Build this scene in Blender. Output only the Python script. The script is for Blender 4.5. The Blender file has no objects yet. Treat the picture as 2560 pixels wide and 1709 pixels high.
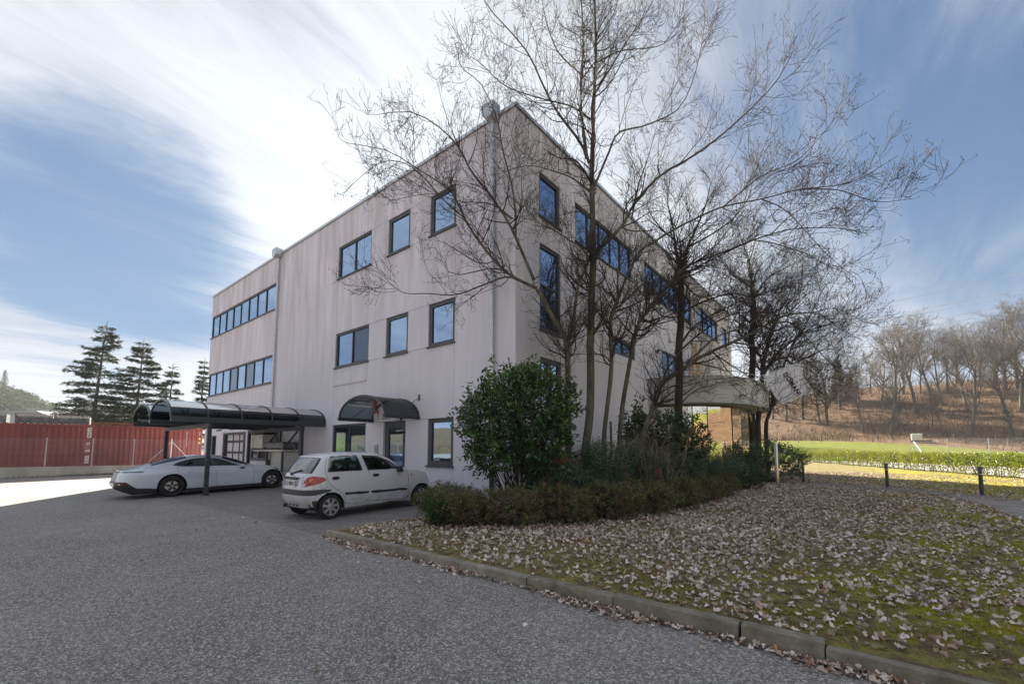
import bpy, bmesh, math, random
import numpy as np
from mathutils import Vector, Matrix
random.seed(7)
RNG = np.random.default_rng(11)
R = math.radians
SC = bpy.context.scene
COL = SC.collection
# ------------------------------------------------------------------ camera
# world axes: x=0 is the long garden wall of the office, y=0 its car-park wall, z=0 the ground at its corner
F_PX, CX, CY = 1086.987, 1281.936, 1024.522          # focal length / principal point in photo pixels (2560 wide)
PITCH, YAW = R(5.1304), R(39.034)
CAM = np.array([7.18, -8.98, 1.457])
cd = bpy.data.cameras.new('camera'); cam = bpy.data.objects.new('camera', cd); COL.objects.link(cam)
cam.location = CAM; cam.rotation_euler = (R(90) + PITCH, 0, YAW)
cd.sensor_fit = 'HORIZONTAL'; cd.sensor_width = 36; cd.lens = F_PX / 2560 * 36
cd.shift_x = -(CX - 1280) / 2560; cd.shift_y = (CY - 854.5) / 2560
cd.clip_start = .05; cd.clip_end = 4000
SC.camera = cam
# ------------------------------------------------------------------ sky and sun
SUN_AZ = math.atan2(.555, -.83); SUN_EL = R(29)
SUN = Vector((math.cos(SUN_AZ) * math.cos(SUN_EL), math.sin(SUN_AZ) * math.cos(SUN_EL), math.sin(SUN_EL)))
W = bpy.data.worlds.new('World'); SC.world = W; W.use_nodes = True
def build_world():
    nt = W.node_tree; N = nt.nodes; L = nt.links; N.clear()
    def n(t, **k):
        o = N.new(t)
        for a, b in k.items(): setattr(o, a, b)
        return o
    def m(op, a, b=None, c=None, clamp=False):
        o = n('ShaderNodeMath', operation=op); o.use_clamp = clamp
        for i, v in enumerate((a, b, c)):
            if v is None: continue
            if isinstance(v, (int, float)): o.inputs[i].default_value = v
            else: L.new(v, o.inputs[i])
        return o.outputs[0]
    out = n('ShaderNodeOutputWorld'); bg = n('ShaderNodeBackground'); bg.inputs[1].default_value = SKY_STRENGTH
    L.new(bg.outputs[0], out.inputs[0])
    sky = n('ShaderNodeTexSky', sky_type='NISHITA'); sky.sun_disc = False
    sky.sun_elevation = SUN_EL; sky.sun_rotation = math.pi / 2 - SUN_AZ
    sky.altitude = 200; sky.air_density = 1.0; sky.dust_density = .6; sky.ozone_density = 2.0
    tc = n('ShaderNodeTexCoord'); d = tc.outputs['Generated']
    sep = n('ShaderNodeSeparateXYZ'); L.new(d, sep.inputs[0])
    zz = m('ADD', m('MAXIMUM', sep.outputs[2], 0.0), .16)
    cmb = n('ShaderNodeCombineXYZ'); L.new(m('DIVIDE', sep.outputs[0], zz), cmb.inputs[0]); L.new(m('DIVIDE', sep.outputs[1], zz), cmb.inputs[1])
    def noise(rot, sc, scale, det, rough, dist, off=(0, 0, 0)):
        mp = n('ShaderNodeMapping'); mp.inputs['Rotation'].default_value = (0, 0, rot); mp.inputs['Scale'].default_value = sc; mp.inputs['Location'].default_value = off
        L.new(cmb.outputs[0], mp.inputs[0])
        t = n('ShaderNodeTexNoise'); t.inputs['Scale'].default_value = scale; t.inputs['Detail'].default_value = det
        t.inputs['Roughness'].default_value = rough; t.inputs['Distortion'].default_value = dist
        L.new(mp.outputs[0], t.inputs['Vector']); return t.outputs[0]
    def ramp(v, lo, hi):
        mr = n('ShaderNodeMapRange', interpolation_type='SMOOTHSTEP'); L.new(v, mr.inputs[0]); mr.inputs[1].default_value = lo; mr.inputs[2].default_value = hi
        return mr.outputs[0]
    big = noise(CL_ROT, (1, .55, 1), .55, 3, .5, .4, CL_OFF)
    mid = noise(CL_ROT + .15, (1.0, .28, 1), 1.5, 9, .62, .8, (3.1, 1.7, 0))
    fine = noise(CL_ROT - .2, (1.0, .22, 1), 5.0, 10, .7, 1.2, (8, 2, 0))
    v = m('ADD', m('MULTIPLY', big, .52), m('ADD', m('MULTIPLY', mid, .36), m('MULTIPLY', fine, .16)))
    # cirrus thickens around the sun's side of the sky
    dt = n('ShaderNodeVectorMath', operation='DOT_PRODUCT'); L.new(d, dt.inputs[0]); dt.inputs[1].default_value = SUN
    ca = m('MAXIMUM', dt.outputs['Value'], 0.0)
    # one clear gap in the cirrus bank, seen left of the building
    dh = n('ShaderNodeVectorMath', operation='DOT_PRODUCT'); L.new(d, dh.inputs[0]); dh.inputs[1].default_value = GAP
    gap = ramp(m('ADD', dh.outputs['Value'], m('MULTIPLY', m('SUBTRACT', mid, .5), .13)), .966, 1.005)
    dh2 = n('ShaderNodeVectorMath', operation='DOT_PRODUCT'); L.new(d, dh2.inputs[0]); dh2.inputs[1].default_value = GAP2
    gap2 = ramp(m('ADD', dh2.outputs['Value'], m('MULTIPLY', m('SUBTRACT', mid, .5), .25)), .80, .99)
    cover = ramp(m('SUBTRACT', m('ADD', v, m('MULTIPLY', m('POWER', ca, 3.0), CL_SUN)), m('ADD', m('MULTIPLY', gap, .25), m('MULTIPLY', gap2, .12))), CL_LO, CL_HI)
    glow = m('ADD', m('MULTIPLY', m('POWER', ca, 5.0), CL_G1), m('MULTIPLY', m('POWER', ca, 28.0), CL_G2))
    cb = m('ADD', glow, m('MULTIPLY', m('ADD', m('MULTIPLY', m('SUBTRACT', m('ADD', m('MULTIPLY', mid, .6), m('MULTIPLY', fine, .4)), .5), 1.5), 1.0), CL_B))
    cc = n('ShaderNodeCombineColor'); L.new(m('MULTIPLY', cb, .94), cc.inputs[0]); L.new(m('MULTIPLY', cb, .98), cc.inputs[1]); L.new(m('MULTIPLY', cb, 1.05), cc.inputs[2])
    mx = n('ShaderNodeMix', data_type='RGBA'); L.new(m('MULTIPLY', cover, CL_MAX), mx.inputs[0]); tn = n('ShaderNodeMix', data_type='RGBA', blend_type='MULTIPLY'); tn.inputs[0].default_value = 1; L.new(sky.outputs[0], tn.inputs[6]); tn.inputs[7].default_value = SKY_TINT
    def vm(op, a, b):
        o = n('ShaderNodeVectorMath', operation=op)
        for k, q in enumerate((a, b)):
            if isinstance(q, tuple): o.inputs[k].default_value = q
            else: L.new(q, o.inputs[k])
        return o.outputs[0]
    KN = (.95, 1.55, 2.4)     # soft shoulder: the photograph holds the bright aureole and horizon back
    comp = vm('DIVIDE', vm('MULTIPLY', tn.outputs[2], KN), vm('ADD', tn.outputs[2], KN))
    L.new(comp, mx.inputs[6]); L.new(cc.outputs[0], mx.inputs[7])
    L.new(mx.outputs[2], bg.inputs[0])
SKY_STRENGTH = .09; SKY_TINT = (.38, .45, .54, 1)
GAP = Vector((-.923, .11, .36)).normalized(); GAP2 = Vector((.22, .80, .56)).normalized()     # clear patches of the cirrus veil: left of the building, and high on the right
CL_ROT, CL_OFF, CL_SUN, CL_LO, CL_HI, CL_MAX = R(60), (1.3, 2.9, 0), .06, .33, .56, .94  # cloud cover also added over the unseen sky to brighten the shade
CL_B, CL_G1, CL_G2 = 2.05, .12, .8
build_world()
sl = bpy.data.lights.new('sun', 'SUN'); so = bpy.data.objects.new('sun', sl); COL.objects.link(so)
sl.energy = 5.0; sl.angle = R(.6); sl.color = (1, .91, .77)
so.rotation_euler = SUN.to_track_quat('Z', 'Y').to_euler()
VS = SC.view_settings
VS.view_transform = 'Standard'; VS.look = 'None'; VS.exposure = 2.2; VS.gamma = 1; VS.use_curve_mapping = False
SC.render.engine = 'CYCLES'
SC.cycles.use_denoising = True
SC.cycles.max_bounces = 6; SC.cycles.diffuse_bounces = 3; SC.cycles.glossy_bounces = 4; SC.cycles.transmission_bounces = 6; SC.cycles.transparent_max_bounces = 12
SC.cycles.sample_clamp_indirect = 8
# ------------------------------------------------------------------ pixel helpers (distance always comes from a plane or a depth)
def ray(x, y):
    u = (x - CX) / F_PX; v = (CY - y) / F_PX
    Yc = math.cos(PITCH) - v * math.sin(PITCH); Z = math.sin(PITCH) + v * math.cos(PITCH)
    c, s = math.cos(YAW), math.sin(YAW)
    return np.array([u * c - Yc * s, u * s + Yc * c, Z]), Yc
def on(ax, val, x, y):
    r, _ = ray(x, y); return CAM + r * ((val - CAM[ax]) / r[ax])
def dep(x, y, dd):
    r, Yc = ray(x, y); return CAM + r * dd / Yc
def depth_of(p): return float((p[0] - CAM[0]) * -math.sin(YAW) + (p[1] - CAM[1]) * math.cos(YAW))
def zg(y): return .0215 * min(y, 0)
def zoomf(box, w):
    k = (box[2] - box[0]) / w
    return lambda a, b: (box[0] + a * k, box[1] + b * k)
# ------------------------------------------------------------------ materials
MAT = {}
class NT:
    def __init__(s, name):
        s.m = bpy.data.materials.new(name); s.m.use_nodes = True; s.t = s.m.node_tree; s.t.nodes.clear()
        s.out = s.t.nodes.new('ShaderNodeOutputMaterial'); MAT[name] = s.m
    def n(s, t, **k):
        o = s.t.nodes.new(t)
        for a, b in k.items(): setattr(o, a, b)
        return o
    def set(s, sock, v):
        if v is None: return
        if isinstance(v, bpy.types.NodeSocket): s.t.links.new(v, sock)
        else:
            if isinstance(v, tuple) and len(v) == 3 and sock.type == 'RGBA': v = v + (1,)
            sock.default_value = v
    def coord(s, kind='P', scale=(1, 1, 1), rot=(0, 0, 0), loc=(0, 0, 0)):
        if kind == 'P': o = s.n('ShaderNodeNewGeometry').outputs['Position']
        else: o = s.n('ShaderNodeTexCoord').outputs['Object']
        mp = s.n('ShaderNodeMapping'); s.set(mp.inputs[0], o); mp.inputs['Scale'].default_value = scale; mp.inputs['Rotation'].default_value = rot; mp.inputs['Location'].default_value = loc
        return mp.outputs[0]
    def noise(s, co, scale, det=6, rough=.6, dist=0):
        t = s.n('ShaderNodeTexNoise'); s.set(t.inputs['Vector'], co); s.set(t.inputs['Scale'], float(scale)); s.set(t.inputs['Detail'], float(det)); s.set(t.inputs['Roughness'], float(rough)); s.set(t.inputs['Distortion'], float(dist))
        return t.outputs[0]
    def voro(s, co, scale, feat='F1', out='Distance', rnd=1.0):
        t = s.n('ShaderNodeTexVoronoi', feature=feat); s.set(t.inputs['Vector'], co); s.set(t.inputs['Scale'], float(scale)); s.set(t.inputs['Randomness'], float(rnd)); return t.outputs[out]
    def ramp(s, v, stops):
        r = s.n('ShaderNodeValToRGB'); s.set(r.inputs[0], v); e = r.color_ramp.elements
        while len(e) < len(stops): e.new(.5)
        for i, (p, c) in enumerate(stops):
            e[i].position = p; e[i].color = (c + (1,)) if isinstance(c, tuple) else (c, c, c, 1)
        return r.outputs[0]
    def mix(s, f, a, b, mode='MIX'):
        o = s.n('ShaderNodeMix', data_type='RGBA', blend_type=mode); s.set(o.inputs[0], f); s.set(o.inputs[6], a); s.set(o.inputs[7], b); return o.outputs[2]
    def math(s, op, a, b=None, c=None, clamp=False):
        o = s.n('ShaderNodeMath', operation=op); o.use_clamp = clamp
        for i, v in enumerate((a, b, c)):
            if v is not None: s.set(o.inputs[i], float(v) if isinstance(v, (int, float)) else v)
        return o.outputs[0]
    def rng(s, v, a, b, c=0., d=1.):
        o = s.n('ShaderNodeMapRange', interpolation_type='SMOOTHSTEP'); s.set(o.inputs[0], v)
        for i, q in enumerate((a, b, c, d)): o.inputs[i + 1].default_value = q
        return o.outputs[0]
    def bump(s, h, strength=.3, dist=.02):
        b = s.n('ShaderNodeBump'); s.set(b.inputs['Height'], h); s.set(b.inputs['Strength'], float(strength)); s.set(b.inputs['Distance'], float(dist)); return b.outputs[0]
    def bsdf(s, col, rough=.6, metal=0., spec=.5, normal=None, coat=0., trans=0., coatr=.05, sub=0.):
        p = s.n('ShaderNodeBsdfPrincipled'); s.set(p.inputs['Base Color'], col); s.set(p.inputs['Roughness'], rough); s.set(p.inputs['Metallic'], metal)
        s.set(p.inputs['Specular IOR Level'], spec); s.set(p.inputs['Coat Weight'], coat); s.set(p.inputs['Coat Roughness'], coatr); s.set(p.inputs['Transmission Weight'], trans)
        if normal is not None: s.set(p.inputs['Normal'], normal)
        return p.outputs[0]
    def done(s, sh): s.t.links.new(sh, s.out.inputs[0]); return s.m
def simple(name, c1, c2=None, scale=6., rough=.6, metal=0., bump=0., bscale=60., kind='P', st=(1, 1, 1), spec=.5, det=6., coat=0., stops=(.35, .65), bdist=.01):
    s = NT(name); co = s.coord(kind, st)
    col = c1
    if c2 is not None: col = s.ramp(s.noise(co, scale, det), [(stops[0], c1), (stops[1], c2)])
    nm = s.bump(s.noise(s.coord(kind), bscale, 4), bump, bdist) if bump else None
    return s.done(s.bsdf(col, rough, metal, spec, nm, coat))
def leafmat(name, stops, rough=.5, spec=.4, transl=.25, tc=None):
    """leaf colour varies from leaf to leaf through the mesh attribute rnd; thin leaves let some light through"""
    s = NT(name); a = s.n('ShaderNodeAttribute'); a.attribute_name = 'rnd'
    col = s.ramp(a.outputs['Fac'], stops)
    b = s.bsdf(col, rough, 0., spec)
    t = s.n('ShaderNodeBsdfTranslucent'); s.set(t.inputs[0], s.mix(.5, col, tc or (.25, .3, .03), 'MIX'))
    mx = s.n('ShaderNodeMixShader'); mx.inputs[0].default_value = transl
    s.t.links.new(b, mx.inputs[1]); s.t.links.new(t.outputs[0], mx.inputs[2])
    return s.done(mx.outputs[0])
def materials():
    # --- facade: coated precast panels with rain streaks
    s = NT('facade'); co = s.coord()
    n1 = s.noise(co, .35, 5); n2 = s.noise(s.coord(scale=(1.3, 1.3, .13)), 1.7, 8, .6, .6); n3 = s.noise(s.coord(scale=(5, 5, .5)), 1.8, 7, .7)
    st = s.math('ADD', s.math('MULTIPLY', n2, .75), s.math('MULTIPLY', n3, .25))
    z = s.n('ShaderNodeSeparateXYZ'); s.set(z.inputs[0], s.n('ShaderNodeNewGeometry').outputs['Position'])
    hi = s.rng(z.outputs[2], 3.0, 10.5)      # soot and algae run down from the coping: heavier towards the roof edge
    dirt = s.math('MULTIPLY', s.rng(st, .36, .62), s.math('ADD', s.math('MULTIPLY', hi, .75), .25))
    base = s.ramp(n1, [(.3, (.655, .645, .715)), (.7, (.715, .70, .765))])
    col = s.mix(s.math('MULTIPLY', dirt, .8), base, (.46, .42, .435))
    low = s.math('MULTIPLY', s.rng(z.outputs[2], .5, 0.), s.rng(s.noise(co, 4, 6), .35, .7)); col = s.mix(s.math('MULTIPLY', low, .5), col, (.24, .22, .20))
    s.done(s.bsdf(col, .85, 0., .25, s.bump(s.noise(co, 90, 5), .25, .004)))
    # --- board-marked balcony concrete with moss
    s = NT('board_concrete'); co = s.coord()
    w = s.noise(s.coord(scale=(.9, .9, 8)), 1.5, 6, .6); bl = s.noise(s.coord(scale=(.7, .7, 1)), 1.1, 7, .65)
    z = s.n('ShaderNodeSeparateXYZ'); s.set(z.inputs[0], s.n('ShaderNodeNewGeometry').outputs['Position'])
    top = s.rng(z.outputs[2], 3.55, 4.5)
    moss = s.math('MULTIPLY', s.rng(s.math('ADD', s.math('MULTIPLY', bl, .6), s.math('MULTIPLY', w, .4)), .46, .60), s.math('ADD', s.math('MULTIPLY', top, .75), .2))
    col = s.mix(moss, s.ramp(bl, [(.3, (.44, .435, .425)), (.7, (.58, .575, .57))]), (.12, .12, .06))
    fr = s.math('FRACT', s.math('MULTIPLY', z.outputs[2], 7.6)); ln = s.math('MULTIPLY', s.math('LESS_THAN', fr, .07), s.rng(s.noise(co, 2.2, 5), .40, .6)); col = s.mix(s.math('MULTIPLY', ln, .8), col, (.10, .10, .075))
    s.done(s.bsdf(col, .9, 0., .2, s.bump(w, .5, .012)))
    # --- old asphalt: pale aggregate in dark binder
    s = NT('asphalt'); co = s.coord()
    v = s.voro(co, 75, 'F1', 'Color'); sp = s.n('ShaderNodeSeparateColor'); s.set(sp.inputs[0], v)
    vd = s.voro(co, 75); n1 = s.noise(co, .22, 5, .6); n2 = s.noise(co, 1.7, 6, .65); n3 = s.noise(co, 160, 3)
    patch = s.math('ADD', s.math('MULTIPLY', n1, .65), s.math('MULTIPLY', n2, .35))
    stone = s.ramp(sp.outputs[0], [(0, (.07, .064, .06)), (.4, (.18, .165, .155)), (.75, (.34, .318, .30)), (1, (.70, .66, .62))])
    col = s.mix(s.rng(patch, .35, .68), s.mix(.35, stone, (.13, .121, .115)), s.mix(.42, stone, (.30, .28, .262)))
    col = s.mix(s.math('MULTIPLY', s.rng(s.noise(s.coord(scale=(1, .35, 1)), .9, 7, .7), .62, .75), .35), col, (.035, .035, .035))
    xy = s.n('ShaderNodeSeparateXYZ'); s.set(xy.inputs[0], co)      # the parking bays were laid separately: a joint line and a slightly darker mix
    yy = s.math('ADD', xy.outputs[1], s.math('MULTIPLY', s.math('SUBTRACT', s.noise(co, 1.1, 5), .5), .14)); left = s.math('LESS_THAN', xy.outputs[0], -.42)
    bay = s.math('MULTIPLY', s.math('MULTIPLY', s.math('GREATER_THAN', yy, -4.93), left), s.math('GREATER_THAN', xy.outputs[0], -24.))
    col = s.mix(s.math('MULTIPLY', bay, .22), col, (.07, .068, .07))
    jn = s.math('MULTIPLY', s.math('LESS_THAN', s.math('ABSOLUTE', s.math('ADD', yy, 4.93)), .018), s.math('MULTIPLY', left, s.math('GREATER_THAN', xy.outputs[0], -13.))); col = s.mix(s.math('MULTIPLY', jn, .55), col, (.34, .31, .28))
    s.done(s.bsdf(col, .8, 0., .35, s.bump(s.math('ADD', vd, s.math('MULTIPLY', n3, .5)), .9, .006)))
    # --- lawn: thin grass, moss and bare soil
    s = NT('lawn'); co = s.coord()
    n1 = s.noise(co, .55, 6, .65, .5); n2 = s.noise(co, 5, 8, .7); n3 = s.noise(co, 60, 6, .7)
    soil = s.ramp(n3, [(.3, (.075, .052, .034)), (.7, (.25, .18, .12))]); grass = s.ramp(n3, [(.25, (.13, .12, .04)), (.75, (.40, .345, .14))])
    moss = s.ramp(n3, [(.25, (.14, .135, .014)), (.75, (.48, .43, .04))])
    x = s.n('ShaderNodeSeparateXYZ'); s.set(x.inputs[0], co)
    far = s.rng(x.outputs[0], 3.5, 9.0)      # moss has taken over on the open side, away from the bed
    col = s.mix(s.rng(n2, .40, .58), soil, grass)
    mm = s.rng(s.math('ADD', s.math('ADD', s.math('MULTIPLY', n1, .55), s.math('MULTIPLY', n2, .45)), s.math('MULTIPLY', far, .13)), .57, .68)
    col = s.mix(mm, col, moss)
    s.done(s.bsdf(col, .95, 0., .1, s.bump(s.math('ADD', n3, s.math('MULTIPLY', n2, 2)), .9, .03)))
    # --- field / hillside terrain
    s = NT('terrain'); co = s.coord()
    geo = s.n('ShaderNodeNewGeometry'); zz = s.n('ShaderNodeSeparateXYZ'); s.set(zz.inputs[0], geo.outputs['Position'])
    n1 = s.noise(co, .06, 6, .6); n2 = s.noise(co, .7, 8, .7); n3 = s.noise(co, 6, 6, .7)
    gr = s.ramp(s.math('ADD', s.math('MULTIPLY', n2, .75), s.math('MULTIPLY', n3, .25)), [(.3, (.095, .11, .022)), (.52, (.165, .19, .03)), (.7, (.23, .23, .06))])
    br = s.ramp(s.math('ADD', s.math('MULTIPLY', n2, .5), s.math('MULTIPLY', n3, .5)), [(.3, (.055, .034, .02)), (.5, (.16, .10, .06)), (.7, (.26, .17, .10))])
    a = s.n('ShaderNodeAttribute'); a.attribute_name = 'wood'
    f = s.rng(s.math('ADD', a.outputs['Fac'], s.math('MULTIPLY', s.math('SUBTRACT', n2, .5), .7)), .35, .65)
    s.done(s.bsdf(s.mix(f, gr, br), .95, 0., .1, s.bump(s.math('ADD', n2, s.math('MULTIPLY', n3, .4)), .8, .4)))
    # --- others
    simple('frame_grey', (.045, .05, .058), (.06, .066, .075), 3, .45, 0., spec=.5)
    simple('carport_paint', (.035, .038, .045), (.05, .054, .062), 4, .38, 0., spec=.5)
    simple('galvanised', (.42, .44, .46), (.58, .60, .62), 9, .38, .85, .05, 40)
    simple('steel_brushed', (.50, .47, .43), (.62, .59, .54), 3, .22, 1., st=(60, 60, 1))
    simple('coping_metal', (.48, .50, .52), (.6, .62, .64), 2, .4, .7)
    simple('kerb_concrete', (.10, .092, .070), (.24, .225, .19), 7, .92, 0., .5, 120, det=9, stops=(.3, .7), bdist=.006)
    simple('wall_concrete', (.30, .29, .25), (.46, .45, .40), 1.4, .9, 0., .3, 30, st=(1, 1, .5), det=9, stops=(.3, .7))
    simple('white_plastic', (.62, .61, .56), (.68, .67, .62), 5, .5)
    simple('white_door', (.60, .58, .62), (.68, .66, .70), 2, .4)
    simple('dark_rubber', (.014, .014, .015), (.022, .022, .023), 8, .75)
    simple('black_plastic', (.02, .021, .023), (.03, .031, .034), 12, .5)
    simple('trim_grey', (.045, .047, .052), (.06, .062, .068), 8, .55)
    simple('dark_inside', (.012, .012, .014), None, rough=.9)
    simple('seat_fabric', (.03, .032, .036), (.055, .058, .065), 60, .9, kind='O')
    simple('alloy_black', (.018, .018, .02), None, rough=.3, metal=0., coat=.6)
    simple('hubcap_silver', (.42, .42, .43), (.5, .5, .51), 20, .35, .6, kind='O')
    simple('silver_disc', (.55, .55, .56), None, rough=.4, metal=.2)
    simple('light_red', (.42, .006, .012), (.30, .004, .01), 30, .12, coat=1., kind='O')
    simple('light_orange', (.75, .22, .01), None, rough=.15, coat=1.)
    simple('light_clear', (.6, .6, .6), None, rough=.12, coat=1.)
    simple('plate_white', (.72, .73, .72), None, rough=.4)
    simple('plate_blue', (.01, .06, .35), None, rough=.4)
    simple('ink', (.02, .02, .025), None, rough=.5)
    simple('ink_navy', (.03, .025, .07), None, rough=.8)
    simple('ink_red', (.6, .03, .05), None, rough=.8)
    simple('letter_white', (.72, .71, .68), (.6, .58, .56), 8, .6)
    simple('sign_yellow', (.75, .45, .01), None, rough=.5)
    simple('siren_red', (.65, .12, .03), None, rough=.3)
    simple('label_blue', (.03, .15, .45), None, rough=.5)
    simple('container_red', (.155, .028, .022), (.235, .055, .042), 1.3, .62, 0., .15, 60, st=(1, 1, .35), det=9)
    simple('rust', (.10, .042, .022), (.20, .09, .05), 6, .9, 0., .3, 60, det=8)
    simple('rack_zinc', (.16, .165, .18), (.28, .29, .31), 4, .5, .5)
    simple('bark', (.055, .047, .034), (.155, .14, .105), 7, .9, 0., .6, 45, st=(1, 1, .3), det=8, stops=(.35, .68))
    simple('bark_dark', (.026, .022, .018), (.075, .065, .050), 7, .9, 0., .6, 45, st=(1, 1, .3), det=8)
    simple('twig', (.034, .024, .020), (.058, .042, .034), 3, .8)
    simple('bud', (.065, .028, .022), (.10, .045, .035), 9, .7)
    simple('bark_hill', (.050, .040, .032), (.13, .105, .08), 1.2, .95, 0., .5, 8, st=(1, 1, .3))
    simple('twig_hill', (.075, .055, .042), (.13, .10, .08), .4, .9)
    simple('bark_conifer', (.05, .033, .024), (.10, .07, .05), 3, .95)
    simple('berry', (.42, .012, .012), (.28, .008, .01), 30, .3, coat=.5)
    simple('sand_strip', (.27, .225, .17), (.36, .31, .25), 4, .95, 0., .3, 80, det=9)
    simple('pale_road', (.30, .29, .275), (.36, .35, .33), 1, .9)
    simple('yard_ground', (.20, .19, .17), (.28, .26, .24), 1, .95)
    simple('wood_post', (.16, .12, .09), (.26, .20, .15), 4, .9, st=(1, 1, .2))
    simple('tank_plastic', (.72, .70, .58), (.8, .78, .66), 3, .5)
    simple('far_wall', (.42, .43, .44), (.5, .5, .5), .1, .9)
    simple('far_roof', (.20, .12, .10), (.28, .18, .14), .3, .9)
    simple('far_slate', (.22, .25, .28), (.28, .3, .33), .3, .8)
    simple('barn_red', (.30, .05, .06), (.36, .08, .08), .5, .8)
    simple('parasol_cream', (.62, .52, .30), (.72, .62, .38), 8, .9, kind='O')
    s = NT('flag_cloth'); col = s.ramp(s.noise(s.coord('O'), 2.2, 4), [(.3, (.84, .83, .93)), (.7, (.91, .90, .97))])
    b = s.bsdf(col, .9, 0., .1); t = s.n('ShaderNodeBsdfTranslucent'); s.set(t.inputs[0], col); mx = s.n('ShaderNodeMixShader'); mx.inputs[0].default_value = .45
    s.t.links.new(b, mx.inputs[1]); s.t.links.new(t.outputs[0], mx.inputs[2]); s.done(mx.outputs[0])
    # pavers, each with its own tone
    s = NT('paver'); oi = s.n('ShaderNodeObjectInfo'); co = s.coord()
    col = s.ramp(s.math('ADD', s.math('MULTIPLY', oi.outputs['Random'], .6), s.math('MULTIPLY', s.noise(co, 9, 6), .4)), [(.15, (.20, .17, .155)), (.5, (.29, .255, .235)), (.85, (.36, .325, .30))])
    s.done(s.bsdf(col, .9, 0., .2, s.bump(s.noise(co, 120, 5), .4, .004)))
    s = NT('kerb_stone_mat'); oi = s.n('ShaderNodeObjectInfo'); co = s.coord()
    n1 = s.noise(co, 5, 9, .7); n2 = s.noise(co, 60, 6, .7)
    col = s.ramp(s.math('ADD', s.math('MULTIPLY', n1, .6), s.math('ADD', s.math('MULTIPLY', n2, .3), s.math('MULTIPLY', oi.outputs['Random'], .1))), [(.33, (.13, .117, .088)), (.5, (.24, .22, .175)), (.68, (.40, .375, .32))])
    mo = s.rng(s.noise(co, 3, 7, .7), .52, .68); col = s.mix(s.math('MULTIPLY', mo, .55), col, (.115, .105, .045))
    s.done(s.bsdf(col, .92, 0., .2, s.bump(s.math('ADD', n1, n2), .7, .008)))
    # glass: reflective office glazing, blue sky reflection put into the default gloss colour
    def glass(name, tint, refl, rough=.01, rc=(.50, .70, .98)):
        s = NT(name); g = s.n('ShaderNodeBsdfGlossy'); s.set(g.inputs[0], rc); s.set(g.inputs['Roughness'], rough)
        d = s.bsdf(tint, .3, 0., .2)
        lw = s.n('ShaderNodeLayerWeight'); lw.inputs[0].default_value = .35
        f = s.math('ADD', s.math('MULTIPLY', lw.outputs['Fresnel'], 1 - refl), refl, clamp=True)
        wv = s.bump(s.noise(s.coord(), 1.3, 2), .035, .05); s.set(g.inputs['Normal'], wv)
        mx = s.n('ShaderNodeMixShader'); s.set(mx.inputs[0], f); s.t.links.new(d, mx.inputs[1]); s.t.links.new(g.outputs[0], mx.inputs[2]); s.done(mx.outputs[0])
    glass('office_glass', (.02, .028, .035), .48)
    glass('screen_glass', (.016, .017, .02), .07, .08)
    glass('mirror_glass', (.03, .03, .028), .72, rc=(.92, .88, .80))
    glass('tint_glass', (.004, .006, .009), .10, rc=(.8, .9, 1))
    def clear(name, tint, add=.06, rg=.02):
        s = NT(name); g = s.n('ShaderNodeBsdfGlossy'); s.set(g.inputs['Roughness'], rg); t = s.n('ShaderNodeBsdfTransparent'); s.set(t.inputs[0], tint)
        lw = s.n('ShaderNodeLayerWeight'); lw.inputs[0].default_value = .4 if rg < .1 else .14
        f = s.math('ADD', s.math('MULTIPLY', lw.outputs['Fresnel'], .8), add, clamp=True)
        mx = s.n('ShaderNodeMixShader'); s.set(mx.inputs[0], f); s.t.links.new(t.outputs[0], mx.inputs[1]); s.t.links.new(g.outputs[0], mx.inputs[2]); s.done(mx.outputs[0])
    clear('car_glass', (.42, .52, .52), .20)
    clear('poly_sheet', (.17, .20, .22), .015, .16)
    # car paint
    def paint(name, c, dirt=.0):
        s = NT(name); co = s.coord('O'); n1 = s.noise(co, 3, 6, .65)
        sep = s.n('ShaderNodeSeparateXYZ'); s.set(sep.inputs[0], s.n('ShaderNodeTexCoord').outputs['Object'])
        lowd = s.math('MULTIPLY', s.rng(sep.outputs[2], .75, .15), s.rng(n1, .3, .7))
        col = s.mix(s.math('ADD', s.math('MULTIPLY', lowd, dirt), s.math('MULTIPLY', n1, dirt * .15)), c, (.20, .17, .14))
        s.done(s.bsdf(col, .32, 0., .5, None, .85, coatr=.06))
    paint('paint_white', (.63, .645, .70), .5)
    paint('paint_ice', (.56, .605, .70), .12)
    # leaves
    leafmat('laurel_leaf', [(0, (.018, .042, .017)), (.5, (.045, .088, .032)), (.85, (.085, .145, .04)), (1, (.16, .23, .045))], .32, .55, .12)
    leafmat('nandina_leaf', [(0, (.035, .07, .05)), (.55, (.095, .155, .10)), (.9, (.15, .21, .11)), (1, (.26, .15, .09))], .4, .5, .15)
    leafmat('azalea_leaf', [(0, (.05, .038, .027)), (.35, (.15, .10, .065)), (.62, (.25, .18, .12)), (.74, (.085, .12, .04)), (1, (.16, .25, .05))], .6, .3, .15, (.2, .12, .04))
    leafmat('green_leaf', [(0, (.02, .05, .012)), (.6, (.04, .09, .02)), (1, (.09, .15, .03))], .5, .4, .2)
    leafmat('hedge_leaf', [(0, (.016, .036, .006)), (.5, (.045, .075, .010)), (1, (.12, .145, .016))], .35, .5, .4, (.40, .42, .02))
    leafmat('litter_leaf', [(0, (.12, .075, .05)), (.25, (.32, .22, .16)), (.5, (.56, .46, .40)), (.85, (.80, .73, .69)), (1, (.55, .28, .14))], .8, .15, .1, (.25, .15, .08))
    leafmat('grass_blade', [(0, (.10, .105, .025)), (.5, (.24, .22, .05)), (.8, (.40, .34, .12)), (1, (.52, .44, .22))], .8, .1, .2)
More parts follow.
